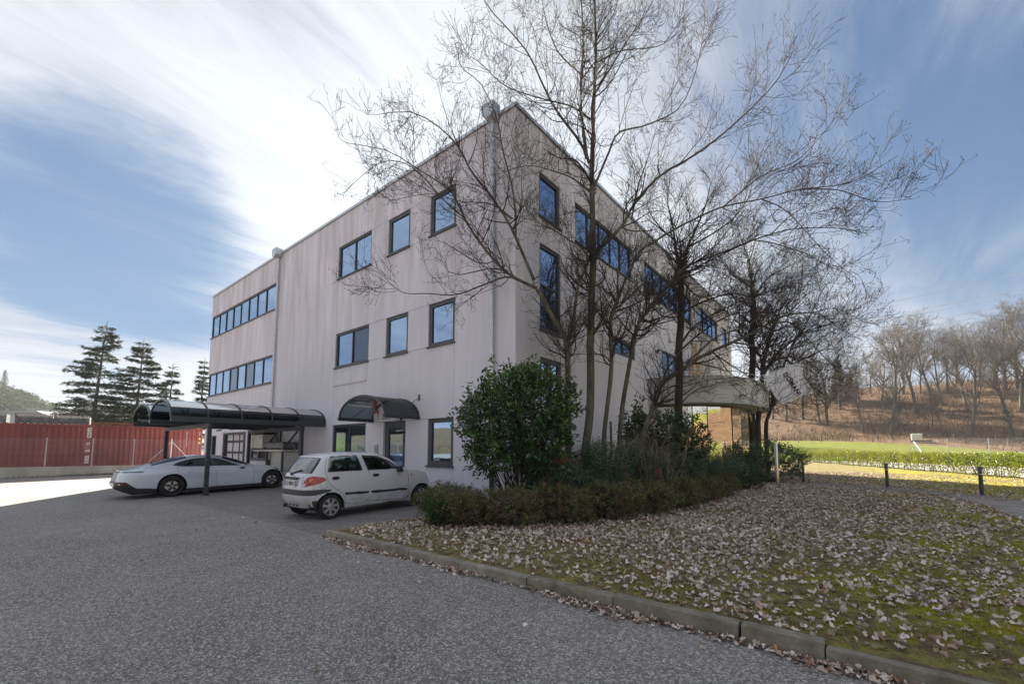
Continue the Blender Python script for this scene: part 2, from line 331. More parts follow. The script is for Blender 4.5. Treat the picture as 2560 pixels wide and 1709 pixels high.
    leafmat('moss_blade', [(0, (.15, .145, .012)), (.6, (.34, .31, .022)), (1, (.48, .42, .04))], .9, .1, .2)
    leafmat('needle', [(0, (.010, .020, .008)), (.6, (.025, .042, .014)), (1, (.05, .07, .02))], .7, .2, .2, (.06, .08, .02))
    leafmat('far_foliage', [(0, (.028, .036, .036)), (.6, (.05, .06, .056)), (1, (.09, .09, .08))], .9, .1, .1)
    leafmat('brush', [(0, (.05, .035, .022)), (.6, (.12, .085, .055)), (1, (.22, .15, .08))], .9, .1, .1, (.2, .12, .05))
    leafmat('ivy_leaf', [(0, (.012, .028, .012)), (1, (.04, .07, .02))], .5, .3, .1)
materials()
# ------------------------------------------------------------------ mesh helpers
def tag(o, label=None, cat=None, group=None, kind=None):
    for k, v in (('label', label), ('category', cat), ('group', group), ('kind', kind)):
        if v: o[k] = v
    return o
def empty(name, loc, label=None, cat=None, group=None, rot=(0, 0, 0), kind=None):
    o = bpy.data.objects.new(name, None); COL.objects.link(o); o.location = loc; o.rotation_euler = rot; o.empty_display_size = .2
    return tag(o, label, cat, group, kind)
def link(name, me, mat, parent=None, local=False):
    o = bpy.data.objects.new(name, me); COL.objects.link(o)
    if mat and not me.materials: me.materials.append(MAT[mat])
    if parent is not None:
        o.parent = parent
        if not local and parent.type == 'EMPTY' and parent.parent is None: o.location = -parent.location
    return o
def smooth(me, ang=None):
    me.polygons.foreach_set('use_smooth', [True] * len(me.polygons))
    if ang: me.set_sharp_from_angle(angle=R(ang))
class MB:
    """collects boxes, beams, tubes and quads; build() links them as one mesh object"""
    def __init__(s): s.v = []; s.f = []; s.sm = []
    def quad(s, *p):
        i = len(s.v); s.v += [tuple(map(float, q)) for q in p]; s.f.append(tuple(range(i, i + len(p)))); return s
    def box(s, a, b):
        x0, y0, z0 = [min(a[i], b[i]) for i in range(3)]; x1, y1, z1 = [max(a[i], b[i]) for i in range(3)]
        i = len(s.v); s.v += [(x0, y0, z0), (x1, y0, z0), (x1, y1, z0), (x0, y1, z0), (x0, y0, z1), (x1, y0, z1), (x1, y1, z1), (x0, y1, z1)]
        s.f += [tuple(i + k for k in q) for q in ((0, 3, 2, 1), (4, 5, 6, 7), (0, 1, 5, 4), (1, 2, 6, 5), (2, 3, 7, 6), (3, 0, 4, 7))]; return s
    def beam(s, a, b, w, h, up=(0, 0, 1)):
        a, b = Vector(a), Vector(b); d = (b - a).normalized(); u = Vector(up)
        if abs(d.dot(u)) > .99: u = Vector((0, 1, 0))
        sx = d.cross(u).normalized() * (w / 2); sz = sx.cross(d).normalized() * (h / 2); i = len(s.v)
        for p in (a, b):
            for k, l in ((-1, -1), (1, -1), (1, 1), (-1, 1)): s.v.append(tuple(p + sx * k + sz * l))
        s.f += [tuple(i + k for k in q) for q in ((0, 1, 2, 3), (7, 6, 5, 4), (0, 4, 5, 1), (1, 5, 6, 2), (2, 6, 7, 3), (3, 7, 4, 0))]; return s
    def tube(s, pts, rad, n=8, cap=True):
        pts = [Vector(p) for p in pts]; m = len(pts)
        rs = rad if isinstance(rad, (list, tuple)) else [rad] * m
        i0 = len(s.v); ref = None
        for k, p in enumerate(pts):
            t = (pts[min(k + 1, m - 1)] - pts[max(k - 1, 0)]).normalized()
            if ref is None: ref = Vector((0, 0, 1)) if abs(t.z) < .9 else Vector((1, 0, 0))
            u = t.cross(ref).normalized(); w = u.cross(t).normalized(); ref = w
            for j in range(n):
                a = 2 * math.pi * j / n; s.v.append(tuple(p + (u * math.cos(a) + w * math.sin(a)) * rs[k]))
        for k in range(m - 1):
            for j in range(n):
                a = i0 + k * n + j; b = i0 + k * n + (j + 1) % n; s.f.append((a, b, b + n, a + n))
        if cap: s.f.append(tuple(i0 + j for j in range(n))[::-1]); s.f.append(tuple(i0 + (m - 1) * n + j for j in range(n)))
        return s
    def lathe(s, prof, c=(0, 0, 0), n=16, axis='z', cap=True):
        i0 = len(s.v); m = len(prof)
        for r, h in prof:
            for j in range(n):
                a = 2 * math.pi * j / n; x, y = r * math.cos(a), r * math.sin(a)
                p = (x, y, h) if axis == 'z' else ((h, x, y) if axis == 'x' else (x, h, y))
                s.v.append((p[0] + c[0], p[1] + c[1], p[2] + c[2]))
        for k in range(m - 1):
            for j in range(n):
                a = i0 + k * n + j; b = i0 + k * n + (j + 1) % n; s.f.append((a, b, b + n, a + n))
        if cap: s.f.append(tuple(i0 + j for j in range(n))[::-1]); s.f.append(tuple(i0 + (m - 1) * n + j for j in range(n)))
        return s
    def prism(s, poly, fn, d0, d1):
        """poly of 2-D points, fn(u, v, d) -> 3-D"""
        n = len(poly); i = len(s.v)
        s.v += [tuple(fn(u, v, d0)) for u, v in poly] + [tuple(fn(u, v, d1)) for u, v in poly]
        s.f.append(tuple(range(i, i + n))[::-1]); s.f.append(tuple(range(i + n, i + 2 * n)))
        for k in range(n): s.f.append((i + k, i + (k + 1) % n, i + n + (k + 1) % n, i + n + k))
        return s
    def mesh(s, name='m', sm=None, bev=0, fix=True):
        me = bpy.data.meshes.new(name); me.from_pydata(s.v, [], s.f); me.update()
        if bev or fix:
            b = bmesh.new(); b.from_mesh(me)
            if fix: bmesh.ops.recalc_face_normals(b, faces=b.faces)
            if bev: bmesh.ops.bevel(b, geom=[e for e in b.edges if len(e.link_faces) == 2 and e.calc_face_angle(0) > .6], offset=bev, segments=2, affect='EDGES', profile=.6)
            b.to_mesh(me); b.free()
        if sm: smooth(me, sm)
        return me
    def build(s, name, mat, parent=None, sm=None, bev=0, local=False, fix=True): return link(name, s.mesh(name, sm, bev, fix), mat, parent, local)
def arr_mesh(name, V, Fc, rnd=None, sm=False, attr='rnd'):
    """V (n,3), Fc (m,k) with k = 3 or 4, as numpy arrays"""
    me = bpy.data.meshes.new(name); V = np.asarray(V, np.float32); Fc = np.asarray(Fc, np.int32); m, k = Fc.shape
    me.vertices.add(len(V)); me.vertices.foreach_set('co', V.ravel()); me.loops.add(m * k); me.loops.foreach_set('vertex_index', Fc.ravel())
    me.polygons.add(m); me.polygons.foreach_set('loop_start', np.arange(0, m * k, k, dtype=np.int32))
    try: me.polygons.foreach_set('loop_total', np.full(m, k, np.int32))
    except Exception: pass
    if sm: me.polygons.foreach_set('use_smooth', np.ones(m, bool))
    me.update(calc_edges=True)
    if rnd is not None:
        at = me.attributes.new(attr, 'FLOAT', 'POINT'); at.data.foreach_set('value', np.asarray(rnd, np.float32))
    return me
def text_mesh(body, size, font_bold=.0, space=1.0):
    cu = bpy.data.curves.new('t', 'FONT'); cu.body = body; cu.size = size; cu.extrude = .002; cu.offset = font_bold; cu.space_character = space; cu.align_x = 'CENTER'; cu.align_y = 'CENTER'
    o = bpy.data.objects.new('t', cu); COL.objects.link(o); bpy.context.view_layer.update()
    me = bpy.data.meshes.new_from_object(o.evaluated_get(bpy.context.evaluated_depsgraph_get())); bpy.data.objects.remove(o); bpy.data.curves.remove(cu)
    return me
def copy_tree(o, parent=None):
    c = o.copy(); COL.objects.link(c); c.parent = parent
    for ch in list(o.children): copy_tree(ch, c)
    return c
# batch tubes for branches: P (K,n,3), Rr (K,n)
def tubes(P, Rr, sides):
    K, n, _ = P.shape
    T = np.empty_like(P); T[:, 1:-1] = P[:, 2:] - P[:, :-2]; T[:, 0] = P[:, 1] - P[:, 0]; T[:, -1] = P[:, -1] - P[:, -2]
    T /= np.linalg.norm(T, axis=2, keepdims=True) + 1e-9
    ref = np.tile(np.array([.31, .22, .92]), (K, n, 1)); U = np.cross(T, ref); U /= np.linalg.norm(U, axis=2, keepdims=True) + 1e-9; Wv = np.cross(U, T)
    a = np.arange(sides) * 2 * np.pi / sides
    V = P[:, :, None, :] + Rr[:, :, None, None] * (U[:, :, None, :] * np.cos(a)[None, None, :, None] + Wv[:, :, None, :] * np.sin(a)[None, None, :, None])
    base = (np.arange(K) * n * sides)[:, None, None]; k = (np.arange(n - 1) * sides)[None, :, None]; j = np.arange(sides)[None, None, :]
    A = base + k + j; B = base + k + (j + 1) % sides
    return V.reshape(-1, 3), np.stack([A, B, B + sides, A + sides], -1).reshape(-1, 4)
class Tubes:
    def __init__(s): s.V = []; s.F = []; s.n = 0
    def add(s, P, Rr, sides):
        if len(P) == 0: return
        V, Fc = tubes(P, Rr, sides); s.V.append(V); s.F.append(Fc + s.n); s.n += len(V)
    def build(s, name, mat, parent=None, kind=None):
        o = link(name, arr_mesh(name, np.concatenate(s.V), np.concatenate(s.F), sm=True), mat, parent)
        if kind: o['kind'] = kind
        return o
def resample(pts, n):
    """smooth polyline -> n points (Catmull-Rom)"""
    p = np.asarray(pts, float)
    q = np.vstack([2 * p[0] - p[1], p, 2 * p[-1] - p[-2]]); m = len(p) - 1
    t = np.linspace(0, m, n); i = np.minimum(t.astype(int), m - 1); u = (t - i)[:, None]
    a, b, c, d = q[i], q[i + 1], q[i + 2], q[i + 3]
    return .5 * ((2 * b) + (-a + c) * u + (2 * a - 5 * b + 4 * c - d) * u ** 2 + (-a + 3 * b - 3 * c + d) * u ** 3)
def spawn(P, Rr, m, t0, lo, hi, ang, up, n, rs, taper=.55, tip=.15, t1=1.0, wob=.12, rexp=.7):
    """m side branches on each path of P; returns their paths and radii"""
    K, N, _ = P.shape
    t = rs.uniform(t0, t1, (K, m)); f = t * (N - 1); i = np.minimum(f.astype(int), N - 2); u = (f - i)[..., None]
    k = np.arange(K)[:, None]
    base = P[k, i] * (1 - u) + P[k, i + 1] * u; tang = P[k, i + 1] - P[k, i]; tang /= np.linalg.norm(tang, axis=2, keepdims=True) + 1e-9
    rad = Rr[k, i] * (1 - u[..., 0]) + Rr[k, i + 1] * u[..., 0]
    rv = rs.normal(size=(K, m, 3)); side = rv - (rv * tang).sum(2, keepdims=True) * tang; side /= np.linalg.norm(side, axis=2, keepdims=True) + 1e-9
    a = np.radians(rs.normal(ang, 12, (K, m)))[..., None]
    d = tang * np.cos(a) + side * np.sin(a); d[..., 2] += up * .5; d /= np.linalg.norm(d, axis=2, keepdims=True)
    L = (rs.uniform(lo, hi, (K, m)) * (1.1 - .55 * t))[..., None]
    s = np.linspace(0, 1, n)
    wv = rs.normal(size=(K, m, 1, 3)) * wob; wv2 = rs.normal(size=(K, m, 1, 3)) * wob * .6
    S = s[None, None, :, None]
    Q = base[:, :, None] + d[:, :, None] * (S * L[:, :, None]) + (np.array([0, 0, up])[None, None, None] * S ** 2 * L[:, :, None] * .5) + (wv * np.sin(S * 3.1) + wv2 * np.sin(S * 6.3)) * L[:, :, None] * .5
    r0 = np.minimum(rad * taper, .02 * L[..., 0] + .002) if rexp else rad * taper
    r2 = r0[..., None] * (1 - (1 - tip) * s[None, None])
    return Q.reshape(-1, n, 3), r2.reshape(-1, n)
# leaf cards: template (m,3) verts in leaf frame (x width, y length, z normal), quads
LEAF6 = (np.array([(0, 0, 0), (.5, .35, .06), (.42, .7, .05), (0, 1, -.12), (-.42, .7, .05), (-.5, .35, .06), (0, .5, -.03)], float), np.array([(0, 1, 6, 5), (1, 2, 6, 6), (6, 2, 3, 4), (5, 6, 4, 4)]))
LEAFQ = (np.array([(0, 0, 0), (.5, .45, .07), (0, 1, -.1), (-.5, .45, .07)], float), np.array([(0, 1, 2), (0, 2, 3)]))
LEAFC = (np.array([(0, -.1, .0), (.45, .1, .28), (.30, .42, .08), (.55, .75, .35), (0, .62, .02), (0, 1.05, .30), (-.5, .8, .1), (-.28, .40, .12), (-.5, .12, .32)], float), np.array([(0, 1, 2), (0, 2, 4), (2, 3, 4), (4, 3, 5), (4, 5, 6), (4, 6, 7), (0, 4, 7), (0, 7, 8)]))
def frames(dirs, rs, roll=1.0, upn=None):
    """leaf frame from length direction; normal roughly up"""
    y = dirs / (np.linalg.norm(dirs, axis=1, keepdims=True) + 1e-9)
    up = np.tile(np.array([0, 0, 1.]), (len(y), 1)) + rs.normal(size=y.shape) * roll
    x = np.cross(y, up); x /= np.linalg.norm(x, axis=1, keepdims=True) + 1e-9; z = np.cross(x, y)
    return x, y, z
def leaves(P, dirs, length, width, rs, tpl=LEAFQ, roll=.5, rnd=None):
    x, y, z = frames(dirs, rs, roll); T, Fq = tpl; K = len(P)
    L = np.broadcast_to(np.asarray(length, float), (K,))[:, None, None]; Wd = np.broadcast_to(np.asarray(width, float), (K,))[:, None, None]
    V = P[:, None] + x[:, None] * T[None, :, 0:1] * Wd + y[:, None] * T[None, :, 1:2] * L + z[:, None] * T[None, :, 2:3] * L
    if Fq.shape[1] == 4:    # quads with doubled index are triangles
        tri = []
        for q in Fq:
            tri.append((q[0], q[1], q[2]))
            if q[3] != q[2]: tri.append((q[0], q[2], q[3]))
        Fq = np.array(tri)
    Fc = (Fq[None] + (np.arange(K) * len(T))[:, None, None]).reshape(-1, 3)
    r = rs.random(K) if rnd is None else rnd
    return V.reshape(-1, 3), Fc, np.repeat(r, len(T))
class Leaves:
    def __init__(s): s.V = []; s.F = []; s.r = []; s.n = 0
    def add(s, V, Fc, r): s.V.append(V); s.F.append(Fc + s.n); s.r.append(r); s.n += len(V)
    def build(s, name, mat, parent=None, kind=None):
        o = link(name, arr_mesh(name, np.concatenate(s.V), np.concatenate(s.F), np.concatenate(s.r)), mat, parent)
        if kind: o['kind'] = kind
        return o
# ================================================================== GROUND
def grid_sheet(name, poly_fn, xs, ys, zf, mat, kind='structure'):
    """grid of quads whose centres pass poly_fn"""
    xs, ys = np.asarray(xs), np.asarray(ys); X, Y = np.meshgrid(xs, ys, indexing='ij'); Z = np.vectorize(zf)(X, Y)
    V = np.stack([X, Y, Z], -1).reshape(-1, 3); ny = len(ys); Fc = []
    for i in range(len(xs) - 1):
        for j in range(ny - 1):
            if poly_fn((xs[i] + xs[i + 1]) / 2, (ys[j] + ys[j + 1]) / 2): Fc.append((i * ny + j, (i + 1) * ny + j, (i + 1) * ny + j + 1, i * ny + j + 1))
    o = link(name, arr_mesh(name, V, np.array(Fc), sm=True), mat); tag(o, kind=kind); return o
asph_x = sorted({-75., -60, -45, -32, -24.9, -15, -8, -.30, 6, 14, 30, 60, 90}); asph_y = [-60, -45, -30, -20, -12, -8, -4.9, -2.5, 0, 30, 60]
grid_sheet('asphalt', lambda x, y: (y < -4.9) or (x < -.3 and y < 0) or x < -24.9, asph_x, asph_y, lambda x, y: zg(y), 'asphalt')
H0, H1 = np.array([2.3, 48.9]), np.array([13.2, 21.6])           # hedge line at the far side of the garden
hd = (H1 - H0) / np.linalg.norm(H1 - H0); hn = np.array([-hd[1], hd[0]])
if hn[0] < 0: hn = -hn
def hedge_side(x, y): return float((np.array([x, y]) - H0) @ hn)
def lawn_z(x, y):
    return .004 + .02 * math.sin(x * 1.3 + y * .7) * math.sin(y * .9 - x * .4) * min(1, max(0, (y + 4.6) / 1.5)) + .05 * max(0, min(1, (y - 14) / 10))
grid_sheet('lawn', lambda x, y: hedge_side(x, y) < 1.2, np.arange(-.32, 30, .5), np.arange(-4.86, 62, .5), lawn_z, 'lawn')
# ---- terrain to the horizon (polar sheet round the camera)
def sstep(a, b, v): t = np.clip((v - a) / (b - a), 0, 1); return t * t * (3 - 2 * t)
def bumps(x, y): return np.sin(x * .05 + 1.3) * np.cos(y * .043 + .4) + .5 * np.sin(x * .13 + y * .11) + .25 * np.sin(x * .31 - y * .27)
def terrain_h(x, y):
    dx, dy = x - CAM[0], y - CAM[1]; c, s = math.cos(YAW), math.sin(YAW)
    Xc = dx * c + dy * s; Yc = -dx * s + dy * c; r = np.hypot(Xc, Yc); ph = np.degrees(np.arctan2(Xc, Yc))
    e = (x - H0[0]) * hn[0] + (y - H0[1]) * hn[1]
    site = np.minimum.reduce([np.maximum(9.5 - e, (x < -20) * 50.), y + 57, x + 70, 58 - y])       # >0 inside the built site
    z = np.where(site > 0, -2.6, 0.0) * sstep(0, 3, np.abs(site)) - .05
    fld = sstep(34, 74, Yc) * 2.9 * sstep(8, 22, ph)                    # the field swells gently beyond the road
    pr = np.clip((ph - 14) / 30, 0, 1)
    hgt = 5.5 + 6.3 * sstep(16, 33, ph) + .8 * bumps(x, y)
    front = sstep(8, 16, ph) * (1 - sstep(62, 80, ph))
    foot = 84 + 6 * np.sin(np.radians(ph * 4)) + 1.5 * bumps(x * 2, y * 2)
    hill = sstep(foot, foot + 46, r) * hgt * front
    hill = hill + sstep(125, 400, r) * 4 * front
    right = sstep(58, 80, ph) * (1 - sstep(165, 185, ph))              # grassy slope on the garden's open side
    hill = hill + right * sstep(42, 120, r) * (13 + 2 * bumps(x, y)) + (ph < -60) * sstep(60, 72, -ph) * sstep(55, 150, r) * 9
    lf = sstep(-12, -20, ph) * (1 - sstep(62, 70, -ph))
    crest = np.interp(ph, [-62, -52, -50, -48.5, -47, -45, -43, -40, -30, -12], [22, 25.5, 25, 22.5, 18, 13.5, 9, 5, 3, 3])
    hill = hill + lf * sstep(165, 285, r) * (crest + .8 * bumps(x * .6, y * .6))
    mid = sstep(-14, -2, ph) * (1 - sstep(6, 14, ph)); hill = hill + mid * sstep(80, 200, r) * 10
    wood = np.where(front > .5, sstep(foot - 9, foot + 1, r), 0) + right * (.52 + .3 * np.sin(ph * .21 + r * .05)) + lf * .9 + (ph < -70) * .6
    return z + fld + hill, np.clip(wood, 0, 1)
def build_terrain():
    rr = np.concatenate([[6], np.arange(14, 60, 3.), np.arange(60, 130, 2.5), np.arange(130, 310, 6), [330, 360, 400, 450, 520, 600]])
    aa = np.radians(np.concatenate([np.arange(-180, -60, 4), np.arange(-60, 60, .75), np.arange(60, 180, 4)])); na = len(aa)
    V = np.array([(CAM[0] + r * math.cos(math.pi / 2 + YAW - a), CAM[1] + r * math.sin(math.pi / 2 + YAW - a), 0) for r in rr for a in aa])
    z, w = terrain_h(V[:, 0], V[:, 1]); V[:, 2] = z
    Fc = [(i * na + j, i * na + (j + 1) % na, (i + 1) * na + (j + 1) % na, (i + 1) * na + j) for i in range(len(rr) - 1) for j in range(na)]
    o = link('terrain', arr_mesh('terrain', V, np.array(Fc)[:, ::-1], w, True, 'wood'), 'terrain'); tag(o, kind='structure')
build_terrain()
def th(x, y): return float(terrain_h(np.array([x]), np.array([y]))[0][0])
# pale access road behind the hedge
b = MB()
for k in range(24):
    p = H0 + hd * (k * 2.5 - 8); q = H0 + hd * (k * 2.5 - 5.5)
    b.quad((*(p + hn * .9), .03), (*(q + hn * .9), .03), (*(q + hn * 10.4), .03), (*(p + hn * 10.4), .03))
tag(b.build('road', 'pale_road'), kind='structure')
# sandy strip inside the parking-bay kerb
b = MB(); sp = [(.02, -4.35), (.05, -2.2), (.55, -2.1), (.62, -3.0), (.38, -4.1)]
b.quad(*[(x, y, lawn_z(x, y) + .012) for x, y in sp]); tag(b.build('path', 'sand_strip'), kind='structure')
# ---- kerbs: stones one by one
def kerb(name, joints, mk):
    root = empty(name, (0, 0, 0), kind='structure')
    for a, c in zip(joints[:-1], joints[1:]): mk(root, a + .006, c - .006)
    return root
def stone(root, a, b, zb, zt, mirror=1):
    m = MB(); m.box(a + (zb,), b + (zt,)); o = m.build('kerb_stone', 'kerb_stone_mat', root, bev=.016, sm=40, local=True)
    o.rotation_euler = (random.uniform(-.004, .004), random.uniform(-.002, .002), random.uniform(-.0015, .0015)); return o
kerb('kerb', [-.45, .38, .9, 1.97, 3.0, 4.1, 5.17, 6.29, 6.86, 7.95, 9.02, 10.1, 11.2, 12.3, 13.4],
     lambda r, a, c: stone(r, (a, -4.935 + random.uniform(-.006, .006)), (c, -4.80), -.3, .022 + random.uniform(-.006, .006)))
kerb('kerb', [-4.795, -4.3, -3.25, -2.2, -1.15, -.05], lambda r, a, c: stone(r, (-.45, a), (-.33, c), -.3, .02 + random.uniform(-.004, .004)))
# ---- brick path curving through the garden
FAR = [(2.6, 13.0), (3.82, 13.37), (5.47, 13.64), (7.75, 13.02), (9.92, 11.04), (10.75, 9.5), (11.1, 6.5), (11.0, 3.0), (10.9, -1.)]
NEAR = [(2.6, 12.1), (3.87, 12.34), (5.57, 12.28), (7.31, 11.64), (8.6, 10.4), (9.18, 8.91), (9.5, 7.31), (9.57, 4.46), (9.5, -1.)]
def build_path():
    n = 140; a = resample(NEAR, n); f = resample(FAR, n)
    root = empty('path', (0, 0, 0), kind='structure')
    b = MB()
    for i in range(n - 1): b.quad((*a[i], .012 + lawn_z(*a[i])), (*a[i + 1], .012 + lawn_z(*a[i + 1])), (*f[i + 1], .012 + lawn_z(*f[i + 1])), (*f[i], .012 + lawn_z(*f[i])))
    b.build('bedding', 'sand_strip', root, local=True)
    m = MB(); m.box((-.095, -.0455, -.03), (.095, .0455, .03)); me = m.mesh('paver', bev=.006); me.materials.append(MAT['paver'])
    c = (a + f) / 2; sl = np.concatenate([[0], np.cumsum(np.linalg.norm(np.diff(c, axis=0), axis=1))]); items = []
    s = 0.; row = 0
    while s < sl[-1] - .2:
        pa = np.array([np.interp(s, sl, a[:, k]) for k in (0, 1)]); pf = np.array([np.interp(s, sl, f[:, k]) for k in (0, 1)])
        pc = np.array([np.interp(s + .1, sl, c[:, k]) for k in (0, 1)]) - np.array([np.interp(s, sl, c[:, k]) for k in (0, 1)])
        ang = math.atan2(pc[1], pc[0]); w = np.linalg.norm(pf - pa); nn = max(1, int(w / .2)); u = (pf - pa) / w
        items.append((*(pa + u * .05), ang)); items.append((*(pf - u * .05), ang))
        off = .1 if row % 2 else 0
        if row % 2 == 0 or True:
            for k in range(nn):
                t = .10 + .1 + k * .2 + off
                if t < w - .2: items.append((*(pa + u * t), math.atan2(u[1], u[0])))
        s += .1; row += 1
    items.sort(key=lambda q: math.hypot(q[0] - CAM[0], q[1] - CAM[1]) + (9 if not in_view(q[0], q[1]) else 0))
    far_b = []
    for k, (x, y, an) in enumerate(items):
        z = lawn_z(x, y) - .005 + random.uniform(-.003, .003)
        if k < 290:
            o = bpy.data.objects.new('paver', me); COL.objects.link(o); o.parent = root; o.location = (x, y, z); o.rotation_euler = (random.uniform(-.015, .015), random.uniform(-.015, .015), an + random.uniform(-.02, .02))
        else: far_b.append((x, y, z, an))
    V0 = np.array([v.co[:] for v in me.vertices]); b = MB()
    for x, y, z, an in far_b:
        cc, ss = math.cos(an), math.sin(an); i = len(b.v)
        for (px, py) in ((-.095, -.0455), (.095, -.0455), (.095, .0455), (-.095, .0455)): b.v.append((x + px * cc - py * ss, y + px * ss + py * cc, z + .03))
        b.f.append((i, i + 1, i + 2, i + 3))
    tag(b.build('paving', 'paver', root, local=True), kind='stuff')
def in_view(x, y):
    p = np.array([x, y]) - CAM[:2]; Xc = p[0] * math.cos(YAW) + p[1] * math.sin(YAW); Yc = -p[0] * math.sin(YAW) + p[1] * math.cos(YAW)
    return Yc > 0 and abs(Xc / Yc) < 1.2
build_path()

# ================================================================== OFFICE BUILDING
XF, YF, ZR = -24.83, 24.83, 11.16
BLD = empty('office_building', (0, 0, 0), 'three storey pale concrete panel office building with dark framed windows', 'building')
def fL(u, z, d): return (u, -d, z)
def fR(u, z, d): return (d, u, z)
def panel(fn, u0, u1, z0, z1, holes=(), g=.006, th_=.22):
    us = sorted({u0 + g, u1 - g} | {h[0] for h in holes} | {h[1] for h in holes}); zs = sorted({z0 + g, z1 - g} | {max(h[2], z0 + g) for h in holes} | {min(h[3], z1 - g) for h in holes})
    us = [u for u in us if u0 + g - 1e-6 <= u <= u1 - g + 1e-6]
    inh = lambda u, z: any(h[0] < u < h[1] and h[2] < z < h[3] for h in holes)
    solid = {(i, j): not inh((us[i] + us[i + 1]) / 2, (zs[j] + zs[j + 1]) / 2) for i in range(len(us) - 1) for j in range(len(zs) - 1)}
    b = MB(); S = lambda i, j: solid.get((i, j), False)
    for (i, j), ok in solid.items():
        if not ok: continue
        a, c, e, f = us[i], us[i + 1], zs[j], zs[j + 1]
        b.quad(fn(a, e, 0), fn(c, e, 0), fn(c, f, 0), fn(a, f, 0))
        if not S(i - 1, j): b.quad(fn(a, e, 0), fn(a, f, 0), fn(a, f, -th_), fn(a, e, -th_))
        if not S(i + 1, j): b.quad(fn(c, e, 0), fn(c, f, 0), fn(c, f, -th_), fn(c, e, -th_))
        if not S(i, j - 1): b.quad(fn(a, e, 0), fn(c, e, 0), fn(c, e, -th_), fn(a, e, -th_))
        if not S(i, j + 1): b.quad(fn(a, f, 0), fn(c, f, 0), fn(c, f, -th_), fn(a, f, -th_))
    me = b.mesh('wall_panel', fix=False)
    bm = bmesh.new(); bm.from_mesh(me); bmesh.ops.remove_doubles(bm, verts=bm.verts, dist=1e-5); bmesh.ops.recalc_face_normals(bm, faces=bm.faces)
    # keep faces looking outward
    f0 = max(bm.faces, key=lambda q: q.calc_area()); out = Vector(fn(0, 0, 1)) - Vector(fn(0, 0, 0))
    if f0.normal.dot(out) < 0: bmesh.ops.reverse_faces(bm, faces=bm.faces)
    bm.to_mesh(me); bm.free()
    return link('wall_panel', me, 'facade', BLD)
def window(fn, u0, u1, z0, z1, cols=1, rows=None, sill=True, fw=.075, glass='office_glass', special={}, parent=None, name='window', d0=-.04, mid=None):
    """frame with mullions (the part), panes and sill under it"""
    b = MB()
    def bar(a, c, e, f, o0=d0 - .07, o1=d0): b.prism([(a, e), (c, e), (c, f), (a, f)], lambda u, v, d: fn(u, v, d), o0, o1)
    bar(u0, u0 + fw, z0, z1); bar(u1 - fw, u1, z0, z1); bar(u0 + fw, u1 - fw, z1 - fw, z1); bar(u0 + fw, u1 - fw, z0, z0 + fw)
    cu = [u0 + fw + (u1 - u0 - 2 * fw) * k / cols for k in range(cols + 1)] if isinstance(cols, int) else cols
    mw = .045
    for c in cu[1:-1]: bar(c - mw / 2, c + mw / 2, z0 + fw, z1 - fw, d0 - .07, d0 - .004)
    zz = [z0 + fw] + (mid or []) + [z1 - fw]
    for q in zz[1:-1]:
        for a, c in zip(cu[:-1], cu[1:]): bar(a + mw / 2 + .001, c - mw / 2 - .001, q - mw / 2, q + mw / 2, d0 - .07, d0 - .006)
    fo = b.build(name, 'frame_grey', parent or BLD)
    k = 0
    for j in range(len(zz) - 1):
        for i in range(len(cu) - 1):
            m = MB(); a, c, e, f = cu[i] + .002, cu[i + 1] - .002, zz[j] + .002, zz[j + 1] - .002
            # opening sash inside the outer frame
            s = .035
            dd = d0 - .045 + RNG.uniform(-.004, .004); tl = RNG.uniform(-.004, .004)
            m.quad(fn(a, e, dd), fn(c, e, dd + tl), fn(c, f, dd + tl), fn(a, f, dd))
            m.build('pane', special.get(k, glass), fo, fix=False); k += 1
    if sill:
        m = MB(); m.prism([(u0 - .05, z0 - .055), (u1 + .05, z0 - .055), (u1 + .05, z0 - .004), (u0 - .05, z0 - .004)], fn, -.05, .06); m.build('sill', 'frame_grey', fo)
    return fo
